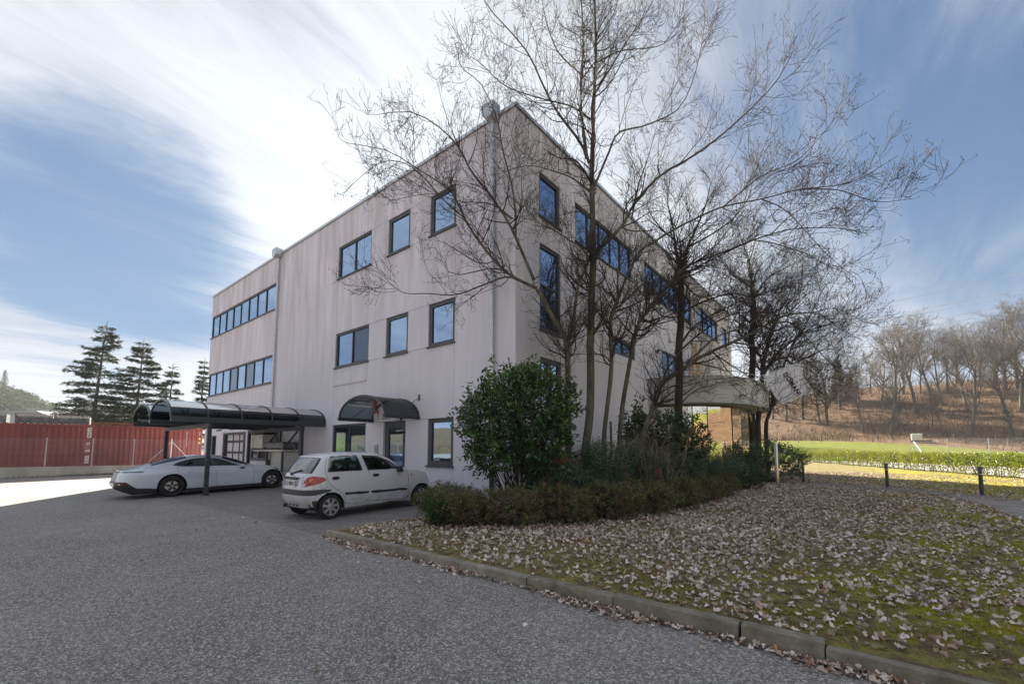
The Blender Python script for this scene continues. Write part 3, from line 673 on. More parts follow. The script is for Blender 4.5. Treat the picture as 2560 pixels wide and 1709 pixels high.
def building():
    # levels
    ub, ut, mb, mt, gb, gt = 8.43, 9.80, 4.725, 6.12, .96, 2.41
    # ---- car-park side
    X = lambda a, c, z0, z1, h=(): panel(fL, a, c, z0, z1, h)
    X(XF, -15.41, ut, ZR); X(XF, -15.41, mt, ub); X(-15.41, -12.46, -.3, ZR); X(-12.46, -9.40, -.3, ZR); X(-2.39, 0, -.3, ZR)
    X(XF, -15.41, -.3, mb, [(-23.6, -22.7, -1, 2.26), (-21.54, -18.27, -1, 2.38), (-17.6, -15.6, .95, 2.3)])
    X(-9.40, -2.39, ut, ZR); X(-9.40, -2.39, mt, ub); X(-9.40, -2.39, gt, mb)
    for z0, z1 in ((ub, ut), (mb, mt)):
        X(-7.02, -5.94, z0, z1); X(-4.68, -3.61, z0, z1)
    X(-7.04, -5.93, -.3, gt); X(-4.70, -3.56, -.3, gt); X(-9.40, -7.04, -.3, gb); X(-3.56, -2.39, -.3, gb)
    w = lambda *a, **k: window(fL, *a, **k)
    w(XF + .02, -15.43, ub, ut, cols=8); w(XF + .02, -15.43, mb, mt, cols=8, special={3: 'screen_glass', 5: 'screen_glass'})
    for z0, z1, sp in ((ub, ut, {}), (mb, mt, {1: 'screen_glass'})):
        w(-9.39, -7.03, z0, z1, cols=2, special=sp); w(-5.93, -4.69, z0, z1, fw=.11); w(-3.60, -2.40, z0, z1, fw=.11)
    w(-9.39, -7.05, gb, gt, cols=2); w(-3.55, -2.40, gb, gt, fw=.13); w(-17.6, -15.6, .95, 2.3, cols=2, special={0: 'office_glass', 1: 'screen_glass'})
    # infill board under the first-floor double window
    m = MB(); m.prism([(-9.2, 4.04), (-8.16, 4.04), (-8.16, 4.66), (-9.2, 4.66)], fL, .002, .012); m.prism([(-8.14, 4.04), (-7.06, 4.04), (-7.06, 4.66), (-8.14, 4.66)], fL, .002, .012)
    m.prism([(-9.42, 3.98), (-7.1, 3.98), (-7.1, 4.02), (-9.42, 4.02)], fL, .002, .04); m.build('infill_board', 'facade', BLD)
    # entrance door
    b = MB()
    def bar(a, c, e, f, o0=-.16, o1=-.07): b.prism([(a, e), (c, e), (c, f), (a, f)], fL, o0, o1)
    bar(-5.92, -5.72, 0, 2.40); bar(-4.92, -4.71, 0, 2.40); bar(-5.72, -4.92, 2.18, 2.40); bar(-5.72, -4.92, 0, .22)
    d = b.build('entrance_door', 'frame_grey', BLD)
    m = MB(); m.quad(fL(-5.72, .22, -.11), fL(-4.92, .22, -.11), fL(-4.92, 2.18, -.11), fL(-5.72, 2.18, -.11)); m.build('pane', 'office_glass', d, fix=False)
    m = MB(); m.tube([fL(-4.80, 1.25, -.02), fL(-4.80, 1.0, -.02)], .016); m.build('handle', 'black_plastic', d)
    for z in (1.98, 1.72): m = MB(); m.box(fL(-4.86, z, -.07), fL(-4.80, z + .08, -.03)); m.build('hinge', 'black_plastic', d)
    # small side door, ajar
    b = MB(); b.prism([(-23.6, 0), (-23.52, 0), (-23.52, 2.25), (-23.6, 2.25)], fL, -.2, -.05); b.prism([(-23.52, 2.17), (-22.7, 2.17), (-22.7, 2.25), (-23.52, 2.25)], fL, -.2, -.05); d = b.build('side_door', 'frame_grey', BLD)
    m = MB(); m.prism([(-23.50, .02), (-22.72, .02), (-22.72, 2.16), (-23.50, 2.16)], fL, -.18, -.14); m.build('pane', 'tint_glass', d)
    # sectional door: four rows of pale glazed panels in a grey frame
    b = MB()
    for a, c in ((-21.53, -21.3), (-18.5, -18.28)): b.prism([(a, 0), (c, 0), (c, 2.37), (a, 2.37)], fL, -.2, .03)
    b.prism([(-21.3, 2.27), (-18.5, 2.27), (-18.5, 2.37), (-21.3, 2.37)], fL, -.2, .03); d = b.build('sectional_door', 'frame_grey', BLD)
    m = MB(); zz = [0, .62, 1.22, 1.82, 2.27]
    for z in zz[:-1]: m.prism([(-21.3, z), (-18.5, z), (-18.5, z + .12), (-21.3, z + .12)], fL, -.16, -.1)
    cols = [-21.3 + 2.8 * k / 3 for k in range(4)]
    for c in cols: m.prism([(c - .03, 0), (c + .03, 0), (c + .03, 2.27), (c - .03, 2.27)], fL, -.165, -.105)
    m.build('rail', 'trim_grey', d)
    for z0, z1 in zip(zz[:-1], zz[1:]):
        for a, c in zip(cols[:-1], cols[1:]):
            m = MB(); m.quad(fL(a + .03, z0 + .12, -.14), fL(c - .03, z0 + .12, -.14), fL(c - .03, z1, -.14), fL(a + .03, z1, -.14)); m.build('door_panel', 'white_door', d, fix=False)
    # ---- garden side
    Y = lambda a, c, z0, z1, h=(): panel(fR, a, c, z0, z1, h)
    A, S, T, U, V4 = (1.13, 2.27), (3.19, 7.72), (9.08, 15.73), (17.08, 21.2), (22.4, 23.65); wt, wb = 9.78, 8.39
    Y(0, 2.66, -.3, ZR, [(*A, wb, wt), (*A, 4.93, 7.56), (*A, 2.45, 4.12)])
    for a, c, hs, lo in ((2.66, 8.4, S, [(5.8, 7.86, 5.06, 5.70)]), (8.4, 16.4, T, [(10.87, 14.13, 4.75, 6.09)]), (16.4, 21.8, U, []), (21.8, YF, V4, [])):
        Y(a, c, 6.9, ZR, [(*hs, wb, wt)]); Y(a, c, 4.75, 6.9, lo)
        Y(a, c, -.3, 4.75, [(10.87, 14.13, 3.45, 5)] if a == 8.4 else [])
    w = lambda *a, **k: window(fR, *a, **k)
    w(*A, wb, wt, fw=.1); w(*A, 4.93, 7.56, fw=.1, mid=[6.32]); w(*A, 2.45, 4.12, fw=.13)
    w(*S, wb, wt, cols=5); w(*T, wb, wt, cols=6); w(*U, wb, wt, cols=4); w(*V4, wb, wt, cols=1)
    w(5.81, 7.85, 5.07, 5.69, cols=2, sill=False); w(10.88, 14.12, 3.45, 6.08, cols=3, sill=False)
    # ---- hidden sides, core and roof
    m = MB(); m.box((XF, .23, -.3), (XF + .22, YF, ZR)); m.build('side_wall', 'facade', BLD)
    m = MB(); m.box((XF + .22, YF - .22, -.3), (-.23, YF, ZR)); m.build('back_wall', 'facade', BLD)
    m = MB(); m.box((XF + .23, .26, -.3), (-.26, YF - .23, ZR - .25)); m.build('core', 'dark_inside', BLD)
    m = MB(); m.box((XF + .23, .23, ZR - .2), (-.23, YF - .23, ZR - .1)); m.build('roof', 'yard_ground', BLD)
    for n_, a, c in (('coping', (XF - .05, -.05, ZR + .002), (.05, .28, ZR + .06)), ('coping', (-.28, .282, ZR + .002), (.05, YF + .05, ZR + .06)), ('coping', (XF - .05, .282, ZR + .002), (XF + .28, YF + .05, ZR + .06))):
        m = MB(); m.box(a, c); m.build(n_, 'coping_metal', BLD)
    m = MB(); m.box((XF - .055, -.062, ZR - .05), (.062, -.052, ZR + .055)); m.box((.052, -.05, ZR - .05), (.062, YF + .05, ZR + .055)); m.build('coping_lip', 'coping_metal', BLD)
    # rain hoppers and downpipes
    for x, hw, zt in ((-.78, .22, 11.42), (-15.02, .22, 11.34)):
        m = MB(); m.prism([(x - hw, zt - .34), (x - hw + .1, zt - .42), (x + hw - .1, zt - .42), (x + hw, zt - .34), (x + hw, zt), (x - hw, zt)], fL, .005, .34); h = m.build('rain_hopper', 'galvanised', BLD, bev=.01)
        m = MB(); m.tube([(x, -.12, zt - .41), (x, -.09, zt - .7), (x, -.09, .95)], .055, 12); m.build('downpipe', 'galvanised', h, sm=60)
        m = MB(); m.tube([(x, -.09, .95), (x, -.09, .02)], .062, 12); m.build('pipe_foot', 'trim_grey', h, sm=60)
        for z in (9.4, 7.3, 5.2, 3.1, 1.4):
            m = MB(); m.tube([(x, -.09, z - .02), (x, -.09, z + .02)], .064, 12); m.box((x - .02, -.09, z - .015), (x + .02, 0, z + .015)); m.build('pipe_clip', 'galvanised', h)
    # curved balcony with board-marked parapet
    yc, a, bb, pw = 14.15, 3.62, 5.0, 2.5
    def outline(off, n=48, t0=-math.pi / 2, t1=math.pi / 2):
        o = []
        for k in range(n + 1):
            t = t0 + (t1 - t0) * k / n; c, s = math.cos(t), math.sin(t)
            o.append(((a - off) * (abs(c) ** (2 / pw)), yc + (bb - off) * math.copysign(abs(s) ** (2 / pw), s)))
        return o
    o1, o2, n = outline(0), outline(.16), 49
    m = MB(); z0, z1 = 3.36, 4.50
    for k in range(n - 1):
        p, q, r, s = o1[k], o1[k + 1], o2[k + 1], o2[k]
        m.quad((*p, z0), (*q, z0), (*q, z1), (*p, z1)); m.quad((*s, z0 + .3), (*s, z1), (*r, z1), (*r, z0 + .3)); m.quad((*p, z1), (*q, z1), (*r, z1), (*s, z1))
    m.v = [(max(x, .004), y, z) for x, y, z in m.v]
    me = m.mesh('p', fix=False); bm = bmesh.new(); bm.from_mesh(me); bmesh.ops.remove_doubles(bm, verts=bm.verts, dist=1e-4); bmesh.ops.recalc_face_normals(bm, faces=bm.faces); bm.to_mesh(me); bm.free(); smooth(me, 35)
    bal = link('balcony', me, 'board_concrete', BLD)
    m = MB(); i = [(max(x, .004), y, z0) for x, y in o1]; m.quad(*i); m.quad(*[(max(x, .004), y, z0 + .3) for x, y in o2]); m.build('floor_slab', 'board_concrete', bal)
    m = MB(); rail = outline(.08); m.tube([(x, y, z1 + .24) for x, y in rail[2:-2]], .022, 8)
    for k in range(3, n - 2, 5): m.tube([(*rail[k], z1), (*rail[k], z1 + .24)], .014, 6)
    m.build('railing', 'galvanised', bal, sm=60)
    # mirror glazing under the balcony, pane by pane
    g = [(x, y) for x, y in outline(.75, 14)]
    fr = MB()
    for k in range(1, len(g)):
        if k not in (4, 8, 11): fr.tube([(*g[k], 0), (*g[k], z0)], .02, 6)
    for k in (11,): fr.box((g[k][0] - .07, g[k][1] - .1, 0), (g[k][0] + .07, g[k][1] + .1, z0))
    for k in range(len(g) - 1): fr.beam((*g[k], z0 - .03), (*g[k + 1], z0 - .03), .05, .05); fr.beam((*g[k], .03), (*g[k + 1], .03), .05, .05)
    fo = fr.build('curved_glazing', 'frame_grey', BLD)
    for k in range(len(g) - 1):
        m = MB(); p, q = g[k], g[k + 1]; tl = RNG.uniform(-.012, .012)
        m.quad((*p, .02), (*q, .02), (q[0] + tl, q[1], z0 - .01), (p[0] + tl, p[1], z0 - .01)); m.build('pane', 'mirror_glass', fo, fix=False)
building()
def on_wall_things():
    # entrance canopy: dark half-barrel on arched ribs with stay rods
    root = empty('door_canopy', (-5.29, -.65, 2.45), 'dark arched canopy of curved sheet over the entrance door', 'canopy')
    x0, x1, zb, rise = -6.58, -4.0, 2.50, .66
    arc = lambda t: (x0 + (x1 - x0) * (.5 - .5 * math.cos(t)), zb + rise * math.sin(t))
    ts = [math.pi * k / 20 for k in range(21)]
    for y in (-1.3, -.03):
        m = MB()
        for a, b in zip(ts[:-1], ts[1:]):
            p, q = arc(a), arc(b); m.beam((p[0], y, p[1]), (q[0], y, q[1]), .045, .05, (0, 1, 0))
        m.build('rib', 'carport_paint', root)
    for x in (x0, x1): m = MB(); m.box((x - .05, -1.34, zb - .09), (x + .05, -.005, zb + .02)); m.build('side_beam', 'carport_paint', root, bev=.006)
    m = MB()
    for a, b in zip(ts[:-1], ts[1:]):
        p, q = arc(a), arc(b); m.quad((p[0], -1.28, p[1] + .01), (q[0], -1.28, q[1] + .01), (q[0], -.05, q[1] + .01), (p[0], -.05, p[1] + .01))
    m.build('curved_sheet', 'poly_sheet', root, sm=60, fix=False)
    for x in (x0, x1):
        m = MB(); m.tube([(x, -.02, 3.12), (x, -.82, zb + .03)], .011, 6); m.box((x - .03, -.03, 3.02), (x + .03, -.002, 3.22)); m.build('stay_rod', 'carport_paint', root)
    # siren, camera, flood lamp, intercom
    r = empty('alarm_siren', (-6.32, -.05, 2.55), 'white alarm siren box with orange red top under the door canopy', 'siren')
    m = MB(); m.box((-6.42, -.1, 2.5), (-6.22, -.002, 2.72)); m.build('housing', 'white_plastic', r, bev=.015); m = MB(); m.box((-6.41, -.09, 2.725), (-6.23, -.01, 2.83)); m.build('beacon', 'siren_red', r, bev=.03)
    r = empty('security_camera', (-5.72, -.12, 2.52), 'small white security camera beside the entrance door', 'camera')
    m = MB(); m.tube([(-5.62, -.02, 2.55), (-5.66, -.22, 2.5)], .045, 10); m.build('body', 'white_plastic', r, sm=50); m = MB(); m.tube([(-5.66, -.221, 2.5), (-5.665, -.235, 2.497)], .03, 10); m.build('lens', 'black_plastic', r)
    def flood(loc, n, label, name='flood_lamp', dark=True):
        x, y, z = loc; r = empty(name, loc, label, 'lamp'); n = Vector(n).normalized(); p = Vector(loc)
        s = n.cross(Vector((0, 0, 1))).normalized(); up = Vector((0, 0, 1)); tl = (n * .8 - up * .6).normalized(); t2 = s.cross(tl).normalized()
        m = MB(); c = p + n * .12
        q = lambda d, w, h: [tuple(c + tl * d + s * a * w + t2 * b * h) for a, b in ((-1, -1), (1, -1), (1, 1), (-1, 1))]
        A_, B_ = q(-.06, .10, .07), q(.05, .14, .10); i = len(m.v); m.v += A_ + B_; m.f += [(0, 1, 2, 3), (7, 6, 5, 4), (0, 4, 5, 1), (1, 5, 6, 2), (2, 6, 7, 3), (3, 7, 4, 0)]
        m.build('housing', 'black_plastic', r, bev=.008)
        m = MB(); C = q(.053, .125, .085); m.quad(*C); m.build('lens', 'light_clear', r)
        m = MB(); m.beam(p, p + n * .08, .05, .05); m.build('bracket', 'black_plastic', r)
    flood((-4.95, -.002, 2.52), (0, -1, 0), 'black flood lamp fixed under the entrance canopy')
    flood((-20.2, -.002, 2.62), (0, -1, 0), 'black flood lamp over the pale sectional door')
    flood((.002, 10.3, 5.88), (1, -.2, 0), 'black wall lamp beside the balcony door')
    flood((3.22, 10.95, 3.62), (.75, -.65, 0), 'black flood lamp on the curved concrete balcony')
    r = empty('intercom', (-6.30, -.04, 1.4), 'grey steel intercom box beside the entrance door', 'intercom')
    m = MB(); m.box((-6.38, -.07, 1.28), (-6.22, -.002, 1.62)); m.build('box', 'galvanised', r, bev=.008); m = MB()
    for k in range(3): m.box((-6.33, -.078, 1.36 + k * .07), (-6.27, -.071, 1.4 + k * .07))
    m.build('button', 'black_plastic', r)
    r = empty('security_camera', (-22.0, -.1, 2.55), 'small dark camera over the narrow side door', 'camera')
    m = MB(); m.tube([(-22.1, -.02, 2.56), (-22.06, -.2, 2.52)], .04, 10); m.build('body', 'trim_grey', r); m = MB(); m.tube([(-21.9, -.02, 2.58), (-21.9, -.1, 2.56)], .03, 8); m.build('bracket', 'trim_grey', r)
    # cooling unit on a steel bracket shelf
    r = empty('bracket_shelf', (-14.0, -.4, 1.4), 'grey steel bracket shelf on the wall carrying a cooling unit', 'shelf')
    m = MB(); m.box((-15.9, -.78, 1.36), (-12.0, -.70, 1.44)); m.box((-15.9, -.08, 1.36), (-12.0, -.002, 1.44)); m.box((-15.9, -.7, 1.36), (-15.82, -.08, 1.44)); m.box((-12.08, -.7, 1.36), (-12.0, -.08, 1.44)); m.build('frame', 'galvanised', r)
    for x in (-12.04, -14.0): m = MB(); m.beam((x, -.74, 1.44), (x, -.05, 2.4), .05, .06); m.beam((x, -.04, 1.44), (x, -.04, 2.5), .06, .06); m.build('brace', 'frame_grey', r)
    for x in (-12.06, -13.6): m = MB(); m.box((x - .04, -.78, -.02), (x + .04, -.70, 1.36)); m.build('leg', 'frame_grey', r)
    r = empty('cooling_unit', (-14.9, -.4, 1.45), 'cream cooling unit with dark top grille on the bracket shelf', 'cooling unit')
    m = MB(); m.box((-15.55, -.72, 1.50), (-14.25, -.1, 2.12)); m.build('casing', 'white_plastic', r, bev=.02); m = MB(); m.box((-15.5, -.70, 2.122), (-14.3, -.12, 2.24)); m.build('grille', 'black_plastic', r)
    for x in (-15.4, -14.5): m = MB(); m.box((x, -.7, 1.442), (x + .16, -.12, 1.498)); m.build('foot', 'black_plastic', r)
    m = MB(); m.box((-14.6, -.726, 1.95), (-14.42, -.721, 1.99)); m.build('label', 'label_blue', r)
    m = MB(); m.box((-15.45, -.726, 1.88), (-15.38, -.721, 1.98)); m.build('label', 'siren_red', r)
    r = empty('cooling_unit', (-13.2, -.4, 1.45), 'low grey cooling unit with black cover beside the cream one', 'cooling unit')
    m = MB(); m.box((-14.1, -.68, 1.50), (-12.2, -.1, 1.72)); m.build('casing', 'rack_zinc', r, bev=.02); m = MB(); m.box((-14.12, -.70, 1.722), (-12.18, -.08, 1.76)); m.build('cover', 'black_plastic', r)
    for x in (-13.9, -13.0, -12.5): m = MB(); m.box((x, -.66, 1.442), (x + .14, -.12, 1.498)); m.build('foot', 'black_plastic', r)
    r = empty('meter_cabinet', (-13.0, -.3, 0), 'cream meter cabinet standing under the bracket shelf', 'cabinet')
    m = MB(); m.box((-13.5, -.6, -.03), (-12.12, -.002, 1.32)); m.build('casing', 'white_plastic', r, bev=.015); m = MB(); m.box((-13.46, -.612, .05), (-12.82, -.603, 1.27)); m.box((-12.80, -.612, .05), (-12.16, -.603, 1.27)); m.build('door', 'white_plastic', r, bev=.004)
on_wall_things()
# ---- carport: twin barrel vaults of smoked sheet
def carport():
    root = empty('carport', (-12.6, -2.5, -.05), 'dark steel carport with twin barrel vaults of smoked sheet', 'carport')
    y0, y1, zb, rise = -5.12, -.02, 2.52, .60
    xs = [-9.96, -12.58, -15.2]
    for x in xs:
        m = MB(); m.box((x - .05, y0, zb - .17), (x + .05, y1, zb)); m.build('gutter_beam', 'carport_paint', root, bev=.008)
    for x in (-10.11, -15.35):
        for y in (-4.0, -.88):
            m = MB(); z = zg(y); m.box((x - .06, y - .06, z), (x + .06, y + .06, 2.32)); p = m.build('post', 'carport_paint', root, bev=.006)
            m = MB(); m.box((x - .14, y - .14, z - .01), (x + .14, y + .14, z + .014)); m.build('base_plate', 'carport_paint', p)
            m = MB()
            for a in (-.11, .11):
                for c in (-.11, .11): m.lathe([(.012, z + .014), (.012, z + .04)], (x + a, y + c, 0), 6)
            m.build('bolt', 'galvanised', p)
    for y in (-4.0, -.88): m = MB(); m.box((-15.45, y - .05, 2.20), (-10.0, y + .05, 2.345)); m.build('cross_beam', 'carport_paint', root, bev=.006)
    ys = [y0 + (y1 - y0) * k / 5 for k in range(6)]
    for a, b in zip(xs[:-1], xs[1:]):
        arc = lambda t: (a + (b - a) * (.5 - .5 * math.cos(t)), zb + .005 + rise * math.sin(t))
        ts = [math.pi * k / 18 for k in range(19)]
        for y in ys:
            m = MB()
            for t, u in zip(ts[:-1], ts[1:]):
                p, q = arc(t), arc(u); m.beam((p[0], y, p[1]), (q[0], y, q[1]), .055, .05, (0, 1, 0))
            m.build('rib', 'carport_paint', root)
        for c, e in zip(ys[:-1], ys[1:]):
            m = MB()
            for t, u in zip(ts[:-1], ts[1:]):
                p, q = arc(t), arc(u); m.quad((p[0], c + .02, p[1]), (q[0], c + .02, q[1]), (q[0], e - .02, q[1]), (p[0], e - .02, p[1]))
            m.build('curved_sheet', 'poly_sheet', root, sm=60, fix=False)
carport()
# downpipe at the carport's back (grey tube behind the left post)
# ---- folded parasol and table on the balcony
def parasol():
    r = empty('parasol', (1.35, 11.0, 3.66), 'folded cream parasol standing on the curved balcony', 'parasol'); x, y = 1.35, 11.0
    m = MB(); m.tube([(x, y, 3.68), (x, y, 6.25)], .03, 8); m.build('pole', 'frame_grey', r, sm=60); m = MB(); m.box((x - .3, y - .3, 3.665), (x + .3, y + .3, 3.72)); m.build('base', 'trim_grey', r)
    V = []; n = 20; hs = [(6.2, .03), (6.0, .09), (5.5, .15), (5.0, .21), (4.6, .27), (4.45, .25)]
    m = MB()
    for z, rad in hs:
        for k in range(n):
            a = 2 * math.pi * k / n; q = rad * (1 + (.28 if k % 2 else -.2)); m.v.append((x + .12 + q * math.cos(a), y + q * math.sin(a), z + .03 * (k % 3)))
    for i in range(len(hs) - 1):
        for k in range(n): m.f.append((i * n + k, i * n + (k + 1) % n, (i + 1) * n + (k + 1) % n, (i + 1) * n + k))
    m.build('canopy', 'parasol_cream', r)
    m = MB(); m.tube([(x + .12, y, 5.28), (x + .12, y, 5.32)], .2, 14); m.build('strap', 'parasol_cream', r)
parasol()
# ================================================================== CARS
def inpoly(px, py, poly):
    poly = np.asarray(poly); ins = np.zeros(px.shape, bool); j = len(poly) - 1
    for i in range(len(poly)):
        xi, yi = poly[i]; xj, yj = poly[j]
        c = ((yi > py) != (yj > py)) & (px < (xj - xi) * (py - yi) / (yj - yi + 1e-12) + xi); ins ^= c; j = i
    return ins
def loft(CP, nu, nv):
    CP = np.asarray(CP, float); S, Lv, _ = CP.shape
    A = np.stack([resample(CP[:, l], (S - 1) * nu + 1) for l in range(Lv)], 1)
    G = np.stack([resample(A[i], (Lv - 1) * nv + 1) for i in range(A.shape[0])], 0)
    G[..., 0] = np.maximum(G[..., 0], 0)
    return G, np.linspace(0, S - 1, G.shape[0]), np.linspace(0, Lv - 1, G.shape[1])
class Car:
    def __init__(s, root, CP, nu, nv):
        s.root = root; s.G, s.u, s.v = loft(CP, nu, nv); G = s.G
        c = (G[:-1, :-1] + G[1:, :-1] + G[:-1, 1:] + G[1:, 1:]) / 4
        s.X, s.Y, s.Z = c[..., 0], c[..., 1], c[..., 2]
        s.U, s.V = np.meshgrid((s.u[:-1] + s.u[1:]) / 2, (s.v[:-1] + s.v[1:]) / 2, indexing='ij')
        k = int(3 * nv); q = np.concatenate([[0], np.cumsum(np.linalg.norm(np.diff(G[:, k, :2], axis=0), axis=1))]); s.Q = np.interp(s.U, s.u, q)
        s.free = np.ones(s.X.shape, bool); s.lab = np.zeros(s.X.shape, int); s.nl = 0
    def take(s, mask): m = mask & s.free; s.free &= ~m; s.nl += 1; s.lab[m] = s.nl; return m
    def relax(s, it=7):
        """smooths the seams between panels along the surface"""
        G, lab = s.G, s.lab; nu, nv = G.shape[:2]
        hu = np.zeros((nu - 1, nv), bool); hu[:, 1:-1] = lab[:, 1:] != lab[:, :-1]      # edge (i,j)-(i+1,j)
        hv = np.zeros((nu, nv - 1), bool); hv[1:-1] = lab[1:] != lab[:-1]                 # edge (i,j)-(i,j+1)
        deg = np.zeros((nu, nv)); deg[:-1] += hu; deg[1:] += hu; deg[:, :-1] += hv; deg[:, 1:] += hv
        mv = (deg == 2)[..., None]
        for _ in range(it):
            A = np.zeros_like(G); A[:-1] += np.where(hu[..., None], G[1:], 0); A[1:] += np.where(hu[..., None], G[:-1], 0); A[:, :-1] += np.where(hv[..., None], G[:, 1:], 0); A[:, 1:] += np.where(hv[..., None], G[:, :-1], 0)
            G = np.where(mv, .5 * G + .25 * A, G)
        s.G = G
    def pair(s, mask, name, mat, parent): return [s.mesh(mask, name, mat, parent, (sd,)) for sd in (1, -1)]
    def mesh(s, mask, name, mat, parent, sides=(1, -1), off=0.):
        G = s.G; nu, nv = G.shape[:2]; idx = np.arange(nu * nv).reshape(nu, nv)
        I, J = np.nonzero(mask)
        if len(I) == 0: return None
        Fh = np.stack([idx[I, J], idx[I + 1, J], idx[I + 1, J + 1], idx[I, J + 1]], -1); Vh = G.reshape(-1, 3)
        used, inv = np.unique(Fh, return_inverse=True); Fh = inv.reshape(-1, 4); Vh = Vh[used]
        Vs, Fs, n = [], [], 0
        for sd in sides:
            V = Vh.copy(); V[:, 0] *= sd; Fs.append((Fh if sd == 1 else Fh[:, ::-1]) + n); Vs.append(V); n += len(V)
        me = arr_mesh(name, np.concatenate(Vs), np.concatenate(Fs), sm=True)
        b = bmesh.new(); b.from_mesh(me); bmesh.ops.remove_doubles(b, verts=b.verts, dist=1e-5); b.to_mesh(me); b.free(); smooth(me)
        return link(name, me, mat, parent, local=True)
    def side_x(s, y, z):
        m = (s.U > 2.3) & (s.V < 6.3); d = (s.Y - y) ** 2 + (s.Z - z) ** 2; d = np.where(m, d, 9); k = np.unravel_index(np.argmin(d), d.shape); return s.X[k]
    def rear_pt(s, q, z):
        m = (s.U < 4) & (s.V < 6); d = np.where(m, (s.Q - q) ** 2 + (s.Z - z) ** 2, 9); k = np.unravel_index(np.argmin(d), d.shape); return np.array([s.X[k], s.Y[k], s.Z[k]])
    def seam(s, pts, parent, closed=False, r=.0045, rear=False, n=60, mat='black_plastic', name='shut_line', sides=(1, -1)):
        P = resample(np.array(pts + ([pts[0]] if closed else [])), n) if len(pts) > 2 else np.linspace(pts[0], pts[1], n)
        m = MB()
        if rear: Q = [s.rear_pt(a, b) for a, b in P]
        else: Q = [np.array([s.side_x(a, b), a, b]) for a, b in P]
        Q = np.array(Q); K = np.ones(5) / 5; pad = np.vstack([Q[:1], Q[:1], Q, Q[-1:], Q[-1:]]); Q = np.stack([np.convolve(pad[:, i], K, 'valid') for i in range(3)], 1)
        for sd in sides: m = MB(); m.tube([(q[0] * sd, q[1], q[2]) for q in Q], r, 5); m.build(name, mat, parent, sm=80, local=True)
def wheel(root, x, y, r, w, rim_r, style):
    sd = 1 if x > 0 else -1
    m = MB(); m.lathe([(rim_r - .01, -w / 2), (r - .035, -w / 2 - .004), (r - .008, -w / 2 + .025), (r, -w / 4), (r, w / 4), (r - .008, w / 2 - .025), (r - .035, w / 2 + .004), (rim_r - .01, w / 2), (rim_r - .01, -w / 2)], (x, y, r), 40, 'x', cap=False)
    t = m.build('wheel', 'dark_rubber', root, sm=50, local=True)
    xo = x + sd * (w / 2 - .012); F = lambda a, rad, d: (xo + sd * d, y + rad * math.cos(a), r + rad * math.sin(a))
    if style == 'hubcap':
        m = MB(); m.lathe([(rim_r, 0), (rim_r + .004, .008), (rim_r - .012, .014), (rim_r - .02, .006)] if sd > 0 else [(rim_r, 0), (rim_r + .004, -.008), (rim_r - .012, -.014), (rim_r - .02, -.006)], (xo, y, r), 36, 'x', cap=False); m.build('rim', 'hubcap_silver', t, sm=50, local=True)
        m = MB(); m.tube([F(0, 0, .001), F(0, 0, .004)], rim_r * .97, 32); m.build('cover', 'black_plastic', t, local=True)
        m = MB()
        for k in range(7):
            for o in (-.15, .15):
                a = 2 * math.pi * k / 7 + .2; m.beam(F(a + o * .9, rim_r * .25, .012), F(a + o * .75, rim_r * .97, .006), .028, .014, (sd, 0, 0))
        m.lathe([(rim_r * .40, 0.0), (rim_r * .38, .018 * sd), (rim_r * .3, .022 * sd)], (xo, y, r), 24, 'x')
        m.build('hubcap', 'hubcap_silver', t, bev=.003, sm=40, local=True)
    else:
        m = MB(); m.lathe([(rim_r, 0), (rim_r + .005, .008 * sd), (rim_r - .018, .01 * sd), (rim_r - .03, -.05 * sd)], (xo, y, r), 40, 'x', cap=False); m.build('rim', 'alloy_black', t, sm=50, local=True)
        m = MB(); m.tube([F(0, 0, -.09), F(0, 0, -.08)], rim_r * .985, 32); m.build('well', 'dark_inside', t, local=True)
        m = MB(); m.tube([F(0, 0, -.06), F(0, 0, -.045)], rim_r * .68, 32); m.build('brake_disc', 'silver_disc', t, sm=40, local=True)
        m = MB(); m.prism([(rim_r * .45 * math.cos(a), rim_r * .45 * math.sin(a)) for a in (2.6, 2.9, 3.2, 3.5)] + [(rim_r * .78 * math.cos(a), rim_r * .78 * math.sin(a)) for a in (3.5, 3.2, 2.9, 2.6)], lambda a, b, d: (xo + sd * d, y + a, r + b), -.06, -.02); m.build('brake_caliper', 'white_plastic', t, local=True)
        m = MB()
        for k in range(5):
            for o in (-.11, .11):
                a = 2 * math.pi * k / 5 + .35; m.beam(F(a + o * 2.2, rim_r * .16, -.008), F(a + o, rim_r * .97, .0), .024, .03, (sd, 0, 0))
        m.lathe([(.055, -.01 * sd), (.05, .008 * sd), (.02, .012 * sd)], (xo, y, r), 20, 'x'); m.build('spokes', 'alloy_black', t, local=True)
        m = MB(); m.tube([F(0, 0, .0121), F(0, 0, .014)], .03, 16); m.build('hub_badge', 'silver_disc', t, local=True)
    return t
def arch_liner(root, yc, zc, r, x0, x1):
    n = 22
    for sd in (1, -1):
        m = MB()
        for k in range(n):
            a, b = math.pi * (1.12 * k / n - .06), math.pi * (1.12 * (k + 1) / n - .06)
            m.quad((sd * x0, yc + r * math.cos(a), zc + r * math.sin(a)), (sd * x0, yc + r * math.cos(b), zc + r * math.sin(b)), (sd * x1, yc + r * math.cos(b), zc + r * math.sin(b)), (sd * x1, yc + r * math.cos(a), zc + r * math.sin(a)))
            m.quad((sd * x0, yc + r * math.cos(a), zc + r * math.sin(a)), (sd * x0, yc + r * math.cos(b), zc + r * math.sin(b)), (sd * x0, yc, zc))
        m.build('wheel_arch', 'dark_inside', root, local=True, fix=False)
